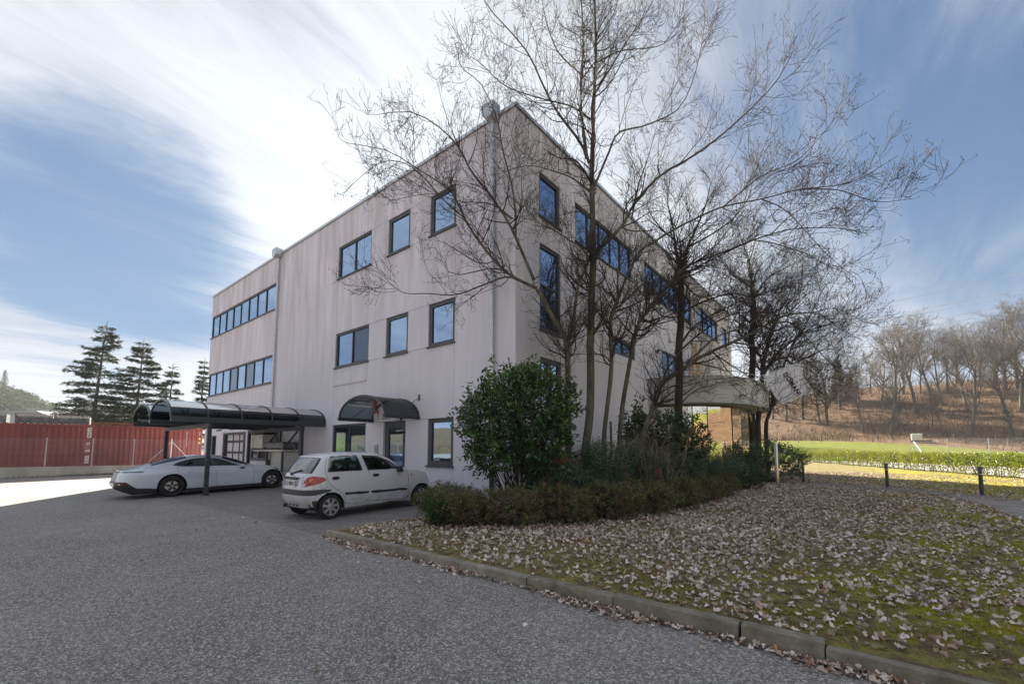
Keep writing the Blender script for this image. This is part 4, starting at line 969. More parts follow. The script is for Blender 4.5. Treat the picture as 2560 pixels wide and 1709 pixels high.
def seat(root, x, y, z, w=.42, tall=.55, head=True, mat='seat_fabric'):
    m = MB(); m.box((x - w / 2, y - .02, z), (x + w / 2, y + .46, z + .14)); s = m.build('seat', mat, root, bev=.04, sm=50, local=True)
    m = MB(); m.prism([(-.09, .06), (.06, .06), (-.02, tall), (-.13, tall)], lambda a, b, d: (x + d, y + a, z + b), -w / 2, w / 2); m.build('backrest', mat, s, bev=.035, sm=50, local=True)
    if head:
        m = MB(); m.box((x - .13, y - .155, z + tall + .06), (x + .13, y - .06, z + tall + .23)); m.build('headrest', mat, s, bev=.045, sm=50, local=True)
        m = MB()
        for o in (-.05, .05): m.tube([(x + o, y - .10, z + tall - .02), (x + o, y - .108, z + tall + .09)], .007, 6)
        m.build('headrest_rod', 'silver_disc', s, local=True)
def hatchback():
    yr = -3.92; root = empty('parked_car', (-2.83, yr, zg(yr)), 'small white five door hatchback with black side mouldings and plastic hubcaps', 'car', rot=(.0215, 0, 0))
    W = [.69, .735, .745, .74, .715]; Yr = [-.46, -.545, -.56, -.53, -.485]; Yf = [2.93, 3.02, 3.03, 3.01, 2.93]
    zs = [[.27] * 3 + [.22] * 8 + [.24] * 3, [.45] * 11 + [.43] * 3, [.62] * 9 + [.60, .57] + [.55] * 3, [.83] * 8 + [.81, .77, .71] + [.66] * 3, [1.0] * 5 + [.99, .985, .98, .975, .945, .86] + [.75, .735, .73]]
    ys = [None, None, None, -.2, .3, .8, 1.25, 1.65, 2.05, 2.42, 2.72]
    CP = np.zeros((14, 9, 3))
    for l in range(5):
        for k in range(14):
            if k < 3: x, y = [(0, Yr[l]), (.36, Yr[l] + .012), (.635 * W[l] / .745, Yr[l] + .105)][k]
            elif k < 11: x, y = W[l] * [.985, 1, 1, 1, 1, .995, .975, .94][k - 3], ys[k]
            else: x, y = [(.60 * W[l] / .745, Yf[l] - .13), (.34, Yf[l] - .02), (0, Yf[l])][k - 11]
            CP[k, l] = (x, y, zs[l][k])
    CP[:, 6] = [(0, -.215, 1.375), (.33, -.205, 1.373), (.53, -.13, 1.355), (.595, .02, 1.385), (.605, .35, 1.412), (.605, .8, 1.415), (.595, 1.22, 1.385), (.60, 1.60, 1.255), (.625, 2.02, .995), (.55, 2.40, .965), (.49, 2.68, .885), (.42, 2.83, .775), (.25, 2.89, .755), (0, 2.90, .75)]
    CP[:, 5] = (CP[:, 4] + CP[:, 6]) / 2
    for k in range(14): CP[k, 5, 0] += .022 if 2 <= k <= 8 else 0; CP[k, 5, 1] -= (.022 if k < 2 else 0)
    CP[:, 7] = [(0, -.185, 1.393), (.2, -.178, 1.393), (.32, -.11, 1.395), (.34, .05, 1.43), (.34, .36, 1.455), (.34, .8, 1.46), (.34, 1.27, 1.435), (.35, 1.72, 1.27), (.36, 2.13, 1.012), (.31, 2.43, .988), (.28, 2.70, .905), (.23, 2.84, .79), (.14, 2.90, .76), (0, 2.91, .752)]
    CP[:, 8] = [(0, -.18, 1.396), (0, -.172, 1.397), (0, -.10, 1.405), (0, .06, 1.44), (0, .37, 1.463), (0, .8, 1.47), (0, 1.29, 1.445), (0, 1.76, 1.275), (0, 2.17, 1.015), (0, 2.44, .992), (0, 2.71, .91), (0, 2.85, .795), (0, 2.91, .762), (0, 2.915, .754)]
    c = Car(root, CP, 24, 12)
    side = (c.U > 2.4) & (c.U < 10.9)
    arch = side & (c.V < 5) & (((c.Y - 0) ** 2 + (c.Z - .27) ** 2 < .325 ** 2) | ((c.Y - 2.53) ** 2 + (c.Z - .27) ** 2 < .325 ** 2)); c.take(arch)
    rw = [(-.07, 1.045), (-.055, 1.18), (-.02, 1.30), (.05, 1.365), (.66, 1.372), (.78, 1.035)]
    fw = [(.80, 1.368), (1.24, 1.345), (1.58, 1.215), (1.80, 1.09), (1.94, 1.025), (.94, 1.03)]
    inw = lambda p: side & (c.V > 3.9) & (c.V < 6.2) & inpoly(c.Y, c.Z, p)
    grow = lambda p, k=1.035: [((a - np.mean([q[0] for q in p])) * k + np.mean([q[0] for q in p]), (b - np.mean([q[1] for q in p])) * (k + .05) + np.mean([q[1] for q in p])) for a, b in p]
    body_parts = []
    for p in (rw, fw): pm = c.take(inw(p)); body_parts.append(('side_window', pm, 'car_glass'))
    seal = c.take(inw(grow(rw)) | inw(grow(fw)))
    ws = c.take((c.U > 6.25) & (c.U < 7.93) & (c.V > 6.15)); wsb = c.take((c.U > 6.15) & (c.U < 8.0) & (c.V > 6.05))
    bw = c.take((c.U < 1.72) & (c.V > 4.12) & (c.V < 5.86)); bwb = c.take((c.U < 2.0) & (c.V > 4.06) & (c.V < 5.93))
    light = c.take((c.U < 4) & (c.V < 5) & inpoly(c.Q, c.Z, [(.475, .715), (.485, .86), (.56, .935), (.72, .965), (.97, .925), (1.0, .865), (.85, .80)]))
    strip = c.take((c.U < 4) & (c.V < 5) & inpoly(c.Q, c.Z, [(-.1, .545), (.75, .545), (1.0, .595), (1.16, .64), (.9, .675), (-.1, .665)]))
    frontl = c.take((c.U > 10.2) & (c.U < 11.9) & (c.V > 3.2) & (c.V < 4.6))
    mouldr = c.take(side & inpoly(c.Y, c.Z, [(.33, .50), (.955, .475), (.955, .535), (.31, .56)])); mouldf = c.take(side & inpoly(c.Y, c.Z, [(.995, .475), (2.06, .455), (2.06, .515), (.995, .535)]))
    valance = c.take((c.U > 2.2) & (c.U < 2.95) & (c.V < .9) & (c.Y < -.27))
    rdp = [(.72, 1.40), (.96, .98), (.985, .30), (.40, .30), (.345, .42), (.23, .58), (.02, .72), (-.07, .86), (-.12, 1.05), (-.10, 1.25), (-.02, 1.38)]
    fdp = [(.72, 1.40), (.96, .98), (.985, .30), (2.05, .255), (2.085, .55), (2.09, .87), (2.0, 1.0), (1.62, 1.26), (1.27, 1.385)]
    doors = [c.take(side & (c.V < 6) & inpoly(c.Y, c.Z, p)) for p in (rdp, fdp)]
    c.relax()
    body = c.mesh(c.free, 'body', 'paint_white', root); dr = [c.pair(p, 'door', 'paint_white', root) for p in doors]
    for n_, m_, mt in body_parts: c.pair(m_, n_, mt, root)
    c.pair(seal, 'window_seal', 'black_plastic', root); c.mesh(ws, 'windscreen', 'car_glass', root); c.mesh(wsb, 'windscreen_seal', 'black_plastic', root)
    rg = c.mesh(bw, 'rear_window', 'car_glass', root); c.mesh(bwb, 'rear_window_border', 'black_plastic', root)
    for sd in (1, -1):
        lo = c.mesh(light, 'tail_light', 'light_red', root, (sd,)); p = c.rear_pt(.66, .885)
        for q, z, r_, mt in ((.66, .875, .045, 'light_orange'), (.535, .775, .035, 'light_clear')):
            p = c.rear_pt(q, z); nrm = Vector((p[0] * 1.2, p[1] - .1, 0)).normalized(); m = MB(); pp = Vector(p); m.tube([tuple(pp - nrm * .01), tuple(pp + nrm * .004)], r_, 14); m.v = [(v[0] * sd, v[1], v[2]) for v in m.v]; m.build('lens', mt, lo, local=True)
    c.pair(frontl, 'headlight', 'light_clear', root); c.mesh(strip, 'bumper_strip', 'trim_grey', root); c.pair(mouldr, 'side_moulding', 'black_plastic', root); c.pair(mouldf, 'side_moulding', 'black_plastic', root); c.pair(valance, 'mud_flap', 'trim_grey', root)
    rd = [(.72, 1.40), (.96, .98), (.985, .30), (.40, .30), (.345, .42), (.23, .58), (.02, .72), (-.07, .86), (-.12, 1.05), (-.10, 1.25), (-.02, 1.38)]
    fd = [(.985, .30), (2.05, .255), (2.085, .55), (2.09, .87), (2.0, 1.0)]
    c.seam([(q) for q in rd], root); c.seam(fd, root)
    c.seam([(-.25, .71), (-.25, .84), (-.24, .85), (-.11, .85), (-.10, .84), (-.10, .71), (-.11, .70), (-.24, .70)], root, True, .003, sides=(1,), name='fuel_flap')
    c.seam([(.44, .67), (.445, .98)], root, rear=True, n=20, name='tailgate_line'); c.seam([(.735, .67), (.735, .80)], root, rear=True, n=12, name='tailgate_line')
    for k, y in enumerate((.105, 1.135)):
        for j, sd in enumerate((1, -1)): m = MB(); x = c.side_x(y, .895); m.lathe([(.001, -.006), (.045, -.004), (.05, .006), (.035, .012), (.001, .013)], (0, 0, 0), 18, 'x'); m.v = [(sd * (x + v[0]), y + v[1] * 1.9, .895 + v[2] * .8) for v in m.v]; m.build('handle', 'black_plastic', dr[k][j], sm=60, local=True)
    for sd in (1, -1):
        m = MB(); m.prism([(1.73, .93), (1.86, .93), (1.84, 1.0), (1.80, 1.09), (1.75, 1.09), (1.72, 1.0)], lambda a, b, d: (sd * d, a, b), .74, .87); m.build('mirror', 'black_plastic', root, bev=.02, sm=50, local=True)
        x = c.side_x(2.2, .84); m = MB(); m.tube([(sd * (x - .01), 2.2, .84), (sd * (x + .012), 2.2, .84)], .025, 12); m.build('indicator', 'light_orange', root, local=True)
    # number plate, boot handle, wiper, bumper slots, tow hook, aerial
    m = MB(); m.box((-.27, -.565, .735), (.27, -.552, .865)); pl = m.build('number_plate', 'plate_white', root, local=True)
    for sx in (-1, 1): m = MB(); m.box((sx * .27, -.567, .737), (sx * .225, -.5655, .863)); m.build('plate_band', 'plate_blue', pl, local=True)
    tm = text_mesh('CJ 208XA', .115); o = link('plate_text', tm, 'ink', pl, local=True); o.rotation_euler = (R(90), 0, 0); o.location = (0, -.5675, .80); o.scale = (.80, 1, 1)
    m = MB(); m.box((-.30, -.575, .885), (.30, -.535, .945)); m.build('boot_handle', 'trim_grey', root, bev=.012, sm=50, local=True)
    m = MB(); m.tube([(-.06, -.50, 1.0), (.10, -.475, 1.06), (.30, -.455, 1.10)], .010, 6); m.tube([(-.02, -.485, 1.035), (.34, -.462, 1.085)], .007, 6); m.lathe([(.03, -.53), (.03, -.49)], (-.06, 0, 1.0), 10, 'y'); m.build('rear_wiper', 'black_plastic', root, local=True)
    for k in range(4): m = MB(); x = -.24 + k * .16; m.prism([(x - .018, .305), (x + .022, .305), (x + .006, .345), (x - .008, .345)], lambda a, b, d: (a, d, b), -.528, -.50); m.build('bumper_slot', 'trim_grey', root, local=True)
    m = MB(); m.box((-.58, -.46, .22), (-.53, -.42, .30)); m.build('tow_hook', 'black_plastic', root, bev=.01, local=True)
    tm = text_mesh('MATIZ', .035); o = link('badge', tm, 'trim_grey', root, local=True); o.rotation_euler = (R(90), 0, 0); o.location = (.37, -.545, .93)
    m = MB(); m.tube([(.02, 1.30, 1.45), (.02, 1.02, 1.62)], .006, 6); m.build('aerial', 'black_plastic', root, local=True)
    m = MB(); m.box((-.62, -.4, .22), (.62, 2.9, .30)); m.build('floor_pan', 'dark_inside', root, local=True)
    m = MB(); m.box((-.60, -.42, .32), (.60, -.05, .86)); m.build('boot_shelf', 'seat_fabric', root, local=True)
    for x in (-.33, .33): seat(root, x, 1.05, .40, .44, .52)
    for x in (-.33, .33): seat(root, x, .15, .42, .5, .46)
    m = MB(); m.box((-.62, 1.85, .72), (.62, 2.15, .94)); m.build('dashboard', 'black_plastic', root, bev=.05, sm=50, local=True)
    m = MB(); P = [(-.33 + .17 * math.cos(a), 1.72 - .05 * math.sin(a), .88 + .16 * math.sin(a)) for a in np.linspace(0, 2 * math.pi, 24)]; m.tube(P, .015, 6); m.build('steering_wheel', 'black_plastic', root, local=True)
    arch_liner(root, 0, .27, .325, .42, .735); arch_liner(root, 2.53, .27, .325, .42, .735)
    for y in (0, 2.53):
        for x in (.655, -.655): wheel(root, x, y, .272, .155, .195, 'hubcap')
hatchback()
def saloon():
    yr = -4.77; root = empty('parked_car', (-11.66, yr, zg(yr)), 'low pale ice grey fastback saloon with black wheels under the carport', 'car', rot=(.0215, 0, 0))
    ys = [-.6, 0, .5, 1, 1.5, 2.0, 2.6, 3.12]
    def lev(rear, w, z, front): return [(*rear[0],), (*rear[1],), (*rear[2],)] + [(w[k], ys[k], z[k]) for k in range(8)] + [tuple(q) for q in front]
    CP = np.zeros((14, 9, 3))
    CP[:, 0] = lev([(0, -1.2, .25), (.5, -1.18, .24), (.83, -1.0, .20)], [.90, .91, .91, .91, .91, .91, .91, .89], [.17, .16, .15, .14, .14, .14, .14, .15], [(.72, 3.52, .16), (.4, 3.66, .17), (0, 3.70, .17)])
    CP[:, 1] = lev([(0, -1.34, .44), (.5, -1.325, .44), (.87, -1.10, .42)], [.955, .965, .955, .945, .945, .95, .965, .94], [.40, .39, .36, .35, .34, .34, .34, .33], [(.77, 3.58, .32), (.42, 3.74, .31), (0, 3.78, .31)])
    CP[:, 2] = lev([(0, -1.32, .60), (.5, -1.305, .60), (.875, -1.10, .60)], [.97, .985, .955, .945, .945, .955, .975, .945], [.60, .61, .57, .55, .55, .55, .56, .54], [(.77, 3.57, .46), (.42, 3.74, .43), (0, 3.78, .42)])
    CP[:, 3] = lev([(0, -1.26, .80), (.5, -1.245, .80), (.87, -1.04, .79)], [.965, .985, .965, .95, .945, .95, .965, .93], [.79, .81, .78, .76, .75, .74, .745, .71], [(.74, 3.53, .58), (.40, 3.70, .53), (0, 3.74, .51)])
    CP[:, 4] = lev([(0, -1.20, .895), (.5, -1.185, .895), (.80, -1.0, .885)], [.885, .895, .88, .875, .875, .875, .87, .83], [.925, .975, .965, .945, .93, .915, .905, .85], [(.64, 3.47, .70), (.36, 3.62, .63), (0, 3.67, .60)])
    CP[:, 6] = [(0, -1.06, .915), (.45, -1.03, .915), (.66, -.84, .935), (.67, -.40, 1.02), (.645, .12, 1.135), (.615, .56, 1.225), (.60, 1.0, 1.25), (.61, 1.40, 1.21), (.66, 1.86, 1.05), (.72, 2.36, .915), (.60, 3.0, .845), (.48, 3.43, .72), (.28, 3.58, .65), (0, 3.63, .62)]
    CP[:, 5] = (CP[:, 4] + CP[:, 6]) / 2; CP[3:9, 5, 0] += .02
    CP[:, 7] = [(0, -1.03, .925), (.28, -1.0, .928), (.38, -.80, .965), (.37, -.36, 1.10), (.35, .17, 1.235), (.34, .6, 1.305), (.34, 1.02, 1.322), (.34, 1.46, 1.295), (.36, 1.98, 1.155), (.41, 2.52, .945), (.33, 3.05, .845), (.27, 3.45, .725), (.16, 3.60, .655), (0, 3.64, .622)]
    CP[:, 8] = [(0, -1.02, .93), (0, -1.0, .933), (0, -.78, .975), (0, -.34, 1.12), (0, .19, 1.258), (0, .62, 1.325), (0, 1.03, 1.337), (0, 1.5, 1.312), (0, 2.03, 1.18), (0, 2.62, .95), (0, 3.08, .85), (0, 3.47, .73), (0, 3.61, .658), (0, 3.645, .624)]
    c = Car(root, CP, 26, 12); side = (c.U > 2.4) & (c.U < 10.95); RW, FW = (0, .345), (3.116, .335)
    c.take(side & (c.V < 5) & (((c.Y - RW[0]) ** 2 + (c.Z - RW[1]) ** 2 < .405 ** 2) | ((c.Y - FW[0]) ** 2 + (c.Z - FW[1]) ** 2 < .395 ** 2)))
    win = [(.02, 1.035), (.19, 1.105), (.45, 1.175), (.75, 1.215), (1.05, 1.222), (1.34, 1.19), (1.62, 1.095), (1.85, 1.0), (2.0, .945), (1.0, .97), (.25, .995)]
    iw = side & (c.V > 3.9) & (c.V < 6.1) & inpoly(c.Y, c.Z, win)
    pil = iw & ((np.abs(c.Y - .56) < .035) | (np.abs(c.Y - 1.06) < .03) | (c.Y < .22) & (np.abs(c.Y - .22) < .012))
    pil = c.take(pil); fwin = c.take(iw & (c.Y > 1.06)); rwin = c.take(iw)
    cy, cz = np.mean(win, 0); grown = [((a - cy) * 1.035 + cy, (b - cz) * 1.16 + cz) for a, b in win]
    seal = c.take(side & (c.V > 3.9) & (c.V < 6.2) & inpoly(c.Y, c.Z, grown))
    ws = c.take((c.U > 7.25) & (c.U < 8.85) & (c.V > 6.2)); rwn = c.take((c.U > 2.75) & (c.U < 4.75) & (c.V > 6.35))
    blk = c.take((c.U < 3.6) & (c.V < 3) & inpoly(c.Y, c.Z, [(-1.6, .565), (-1.15, .555), (-1.0, .42), (-.88, .335), (-.3, .30), (-.3, 0), (-1.6, 0)]))
    sill = c.take(side & (c.Z < .235) & (c.V < 1.2))
    band = c.take((c.U < 2.75) & (c.V < 4.4) & (c.Z > .838) & (c.Z < .882))
    lamp = c.take((c.U > 10.3) & (c.U < 11.6) & (c.V > 3.3) & (c.V < 4.5))
    vent = c.take(side & inpoly(c.Y, c.Z, [(3.22, .665), (3.5, .60), (3.52, .63), (3.22, .69)]))
    dsh = [c.take(side & (c.V < 6) & inpoly(c.Y, c.Z, p)) for p in ([(.14, .985), (.12, .90), (.19, .72), (.33, .50), (.45, .30), (.5, .235), (1.285, .235), (1.29, .3), (1.28, .5), (1.24, .76), (1.20, .86), (1.08, .975)], [(1.08, .975), (1.20, .86), (1.24, .76), (1.28, .5), (1.29, .3), (1.285, .235), (2.43, .235), (2.46, .5), (2.465, .72), (2.41, .86), (2.25, .935)])]
    c.relax()
    c.mesh(c.free, 'body', 'paint_ice', root); [c.pair(p, 'door', 'paint_ice', root) for p in dsh]
    c.pair(rwin, 'rear_side_window', 'tint_glass', root); c.pair(fwin, 'front_side_window', 'car_glass', root); [c.pair(pil & (np.abs(c.Y - q) < .08), 'window_pillar', 'black_plastic', root) for q in (.2, .56, 1.06)]; c.pair(seal, 'window_seal', 'black_plastic', root)
    c.mesh(ws, 'windscreen', 'car_glass', root); c.mesh(rwn, 'rear_window', 'tint_glass', root); c.mesh(blk, 'rear_bumper', 'black_plastic', root); c.pair(sill, 'side_sill', 'black_plastic', root)
    c.mesh(band, 'tail_light', 'tint_glass', root); c.pair(lamp, 'headlight', 'tint_glass', root); c.pair(vent, 'air_vent', 'black_plastic', root)
    c.seam([(.14, .97), (.12, .90), (.19, .72), (.33, .50), (.45, .30), (.5, .245)], root, r=.004); c.seam([(1.08, .955), (1.20, .86), (1.24, .76), (1.28, .5), (1.29, .3), (1.285, .245)], root, r=.004); c.seam([(2.43, .245), (2.46, .5), (2.465, .72), (2.41, .86), (2.25, .915)], root, r=.005)
    for y in (.48, 1.52): c.seam([(y - .11, .785), (y + .11, .785)], root, r=.004, n=16, name='door_handle')
    c.seam([(2.56, .66), (2.55, .75), (2.58, .77), (2.74, .76), (2.76, .68), (2.73, .65)], root, True, .003, name='charge_flap')
    m = MB(); m.box((-.26, -1.352, .40), (.26, -1.335, .51)); m.build('number_plate', 'plate_white', root, local=True)
    for sd in (1, -1):
        p = c.rear_pt(.86, .50); m = MB(); m.box((sd * .60, -1.30, .475), (sd * .84, -1.15, .505)); m.build('reflector', 'light_red', root, local=True)
        m = MB(); m.prism([(1.98, .865), (2.14, .865), (2.18, .91), (2.10, .975), (2.0, .985)], lambda a, b, d: (sd * d, a, b), .86, 1.05); mi = m.build('mirror', 'paint_ice', root, bev=.025, sm=50, local=True)
        m = MB(); m.box((sd * .85, 2.02, .82), (sd * 1.0, 2.12, .862)); m.build('mirror_foot', 'black_plastic', mi, bev=.01, local=True)
    m = MB(); m.box((-.85, -1.0, .15), (.85, 3.4, .22)); m.build('floor_pan', 'dark_inside', root, local=True)
    for x in (-.38, .38): seat(root, x, 1.15, .30, .5, .58); seat(root, x, .35, .30, .5, .52)
    m = MB(); m.box((-.75, 1.95, .62), (.75, 2.4, .86)); m.build('dashboard', 'black_plastic', root, bev=.05, sm=50, local=True)
    m = MB(); P = [(-.38 + .17 * math.cos(a), 1.80 - .06 * math.sin(a), .80 + .16 * math.sin(a)) for a in np.linspace(0, 2 * math.pi, 24)]; m.tube(P, .015, 6); m.build('steering_wheel', 'black_plastic', root, local=True)
    arch_liner(root, *RW, .405, .55, .96); arch_liner(root, *FW, .395, .55, .945)
    for (y, z), r_ in ((RW, .345), (FW, .335)):
        for x in (.845, -.845): wheel(root, x, y, r_, .24, .255, 'alloy')
saloon()
# ================================================================== LEFT BOUNDARY: wall, fence, container yard
LD = np.array([math.sin(R(11.7)), math.cos(R(11.7))]); LN = np.array([LD[1], -LD[0]]); LQ = np.array([-29.24, -5.97])
def lp(t, off, z): p = LQ + LD * t - LN * off; return (p[0], p[1], z)
def lbox(m, t0, t1, o0, o1, z0, z1): m.prism([(t0, o0), (t1, o0), (t1, o1), (t0, o1)], lambda a, b, d: lp(a, b, d), z0, z1)
def left_yard():
    m = MB(); m.quad(lp(-60, .2, .36), lp(60, .2, .36), lp(60, 60, .36), lp(-60, 60, .36)); tag(m.build('yard', 'yard_ground'), kind='structure')
    w = empty('retaining_wall', lp(0, 0, -.1), 'low weathered concrete retaining wall in front of the red container', 'wall')
    js = [-22, -17, -12, -9, -6, -3, 0, 2.8, 5.6, 8.4, 13, 20, 30]
    for a, b in zip(js[:-1], js[1:]): m = MB(); lbox(m, a + .006, b - .006, 0, .25, -.5, .45); m.build('wall_section', 'wall_concrete', w, bev=.008)
    f = empty('chain_link_fence', lp(0, .14, .45), 'chain link fence with galvanised posts on the low concrete wall', 'fence')
    for t in [-0.45 - 1.95 * k for k in range(1, 9)][::-1] + [-.45, 1.49, 3.36, 5.22, 7.1, 9.0]:
        m = MB(); m.beam(lp(t, .14, .43), lp(t, .14, 2.12), .05, .05); m.build('post', 'galvanised', f)
    for s in (-1, 1): m = MB(); m.tube([lp(5.22, .14, 1.95), lp(5.22 + s * 1.25, .14, .47)], .02, 6); m.build('brace', 'galvanised', f)
    V = []
    for k in range(-300, 300):
        t = k * .075
        for s in (1, -1):
            a, b = t, t + s * 1.5
            if -16 < min(a, b) and max(a, b) < 9: V.append([lp(a, .10, .5), lp((a + b) / 2, .1, 1.28), lp(b, .10, 2.05)])
    T = Tubes(); T.add(np.array(V), np.full((len(V), 3), .0014), 3); T.build('wire_mesh', 'galvanised', f, 'stuff')
    m = MB()
    for z in (.52, 1.28, 2.04): m.tube([lp(-16, .1, z), lp(9, .1, z)], .002, 4)
    m.build('tension_wire', 'galvanised', f)
    # container: corrugated side
    c = empty('shipping_container', lp(.8, 2.0, .38), 'weathered dark red corrugated shipping container with white lettering', 'container')
    t0, t1, z0, z1, o = -5.29, 6.9, .43, 2.93, .8
    P = []; t = t0 + .1; prof = [(0, 0), (.07, 0), (.105, .036), (.21, .036), (.245, 0)]
    while t < t1 - .3:
        flat = .85 <= t + .1 <= 1.45
        for a, b in prof[:-1]: P.append((t + a, 0 if flat else b))
        t += .245
    P.append((t1 - .1, 0)); m = MB()
    for (a, da), (b, db) in zip(P[:-1], P[1:]): m.quad(lp(a, o + .03 + da, z0 + .12), lp(b, o + .03 + db, z0 + .12), lp(b, o + .03 + db, z1 - .1), lp(a, o + .03 + da, z1 - .1))
    side = m.build('corrugated_side', 'container_red', c, fix=False)
    m = MB(); lbox(m, t0, t1, o, o + .08, z0, z0 + .12); lbox(m, t0, t1, o, o + .08, z1 - .1, z1); lbox(m, t0, t0 + .1, o, o + .08, z0 + .12, z1 - .1); lbox(m, t1 - .1, t1, o, o + .08, z0 + .12, z1 - .1); m.build('frame', 'container_red', c)
    m = MB(); lbox(m, t0 + .02, t1 - .02, o + .09, o + 2.43, z0, z1 - .03); m.build('shell', 'container_red', c)
    for t in (t0, t1 - .17):
        for z in (z0 - .03, z1 - .1): m = MB(); lbox(m, t, t + .17, o - .006, o + .17, z, z + .12); m.build('corner_casting', 'rust', c)
    def put(body, size, t, z, rot=90, mat='letter_white', bold=.0, sx=1., name='lettering'):
        me = text_mesh(body, size, bold); ob = link(name, me, mat, c); ang = math.atan2(LD[1], LD[0])
        ob.matrix_parent_inverse = Matrix.Identity(4); M = Matrix.Translation(Vector(lp(t, o + .018, z)) - c.location) @ Matrix.Rotation(ang, 4, 'Z') @ Matrix.Rotation(R(90), 4, 'X') @ Matrix.Rotation(R(rot), 4, 'Z') @ Matrix.Diagonal((sx, 1, 1, 1))
        ob.matrix_local = M; return ob
    put('sea', .40, 1.17, .83, bold=.009, sx=.95); put('a', .40, 1.17, 1.36, bold=.009, sx=.95); put('\\', .30, 1.17, 1.56, bold=.003); put('ís', .34, 1.18, 1.78, bold=.004); put('com', .40, 1.20, 2.46, bold=.008, sx=.92)
    m = MB(); lbox(m, 1.15, 1.22, o + .014, o + .018, 1.16, 1.2); m.build('lettering', 'siren_red', c)
    [put(ch, .13, 6.03, 2.66 - .115 * k - (.05 if k > 2 else 0), rot=0) for k, ch in enumerate('1OU481127')]; [put(ch, .10, 6.74, 2.63 - .09 * k, rot=0) for k, ch in enumerate('45G1')]
    m = MB(); m.prism([(6.64, 1.83), (6.82, 1.83), (6.73, 1.98)], lambda a, b, d: lp(a, o - d, b), .002, .006); m.build('warning_sign', 'sign_yellow', c)
    m = MB(); lbox(m, 6.69, 6.79, o - .006, o - .002, 2.1, 2.23); m.build('warning_sign', 'sign_yellow', c)
    m = MB()
    for k in range(3): lbox(m, 6.60 + .09 * k, 6.65 + .09 * k, o - .006, o - .002, 2.86, 2.93)
    m.build('warning_sign', 'sign_yellow', c)
    # bundles of zinc profiles and rusty beams lying on the roof
    for k, (a, b, lab) in enumerate(((-3.8, -2.28, 'bundle of upright zinc profiles on the container roof, end nearest the open yard'), (-1.98, -.44, 'middle bundle of upright zinc profiles with rusty strap on the container roof'), (-.41, 1.16, 'bundle of upright zinc profiles on the container roof beside the rusty beams'))):
        r = empty('profile_bundle', lp((a + b) / 2, 1.7, 2.95), lab, 'metal bundle', 'bundles on the container roof'); m = MB(); n = 22
        for i in range(n):
            t = a + (b - a) * (i + .5) / n; h = RNG.uniform(-.02, .02); lbox(m, t - .026, t + .012, 1.35, 1.42, 2.99, 3.5 + h); lbox(m, t - .03, t - .02, 1.30, 1.36, 2.99, 3.46 + h); lbox(m, t + .012, t + .02, 1.32, 2.1, 3.0, 3.44 + h)
        tag(m.build('profiles', 'rack_zinc', r), kind='stuff')
        m = MB(); m.beam(lp(a + .02, 1.28, 3.52), lp(a + .3, 1.28, 2.97), .03, .03); m.beam(lp(a, 1.3, 3.53), lp(b, 1.3, 3.53), .02, .03); m.build('strap', 'rust', r)
        m = MB()
        for i in range(6): t = a + .1 + (b - a - .2) * i / 5; lbox(m, t - .05, t + .05, 1.3, 2.1, 2.935, 2.99)
        m.build('bearer', 'rust', r)
    r = empty('steel_beams', lp(4, 1.7, 2.95), 'flat stack of long rusty steel beams on the container roof', 'beams')
    for i in range(4): m = MB(); lbox(m, 1.25 + .06 * i, 6.7 - .1 * i, 1.3 + .2 * i, 1.46 + .2 * i, 3.0 + .02 * (i % 2), 3.13 + .02 * (i % 2)); m.build('beam', 'rust', r)
    for t in (1.7, 3.4, 5.2): m = MB(); lbox(m, t, t + .1, 1.3, 2.1, 2.935, 2.998); m.build('bearer', 'wood_post', r)
left_yard()
# grass along the foot of the wall
def tuft_strip():
    rs = np.random.default_rng(3); n = 2600; t = rs.uniform(-3, 9, n); keep = rs.random(n) < (.3 + .7 * np.exp(-((t - 2) / 1.5) ** 2)); t = t[keep]
    P = np.array([lp(a, rs.uniform(-.22, -.01), -.02) for a in t]); P[:, 2] = [zg(y) - .005 for y in P[:, 1]]
    d = rs.normal(size=P.shape) * .5 + np.array([0, 0, 1]); L = Leaves(); L.add(*leaves(P, d, rs.uniform(.05, .16, len(P)), .012, rs, LEAFQ)); o = L.build('grass', 'green_leaf'); tag(o, 'strip of green grass along the foot of the concrete wall', 'grass', kind='stuff')
tuft_strip()

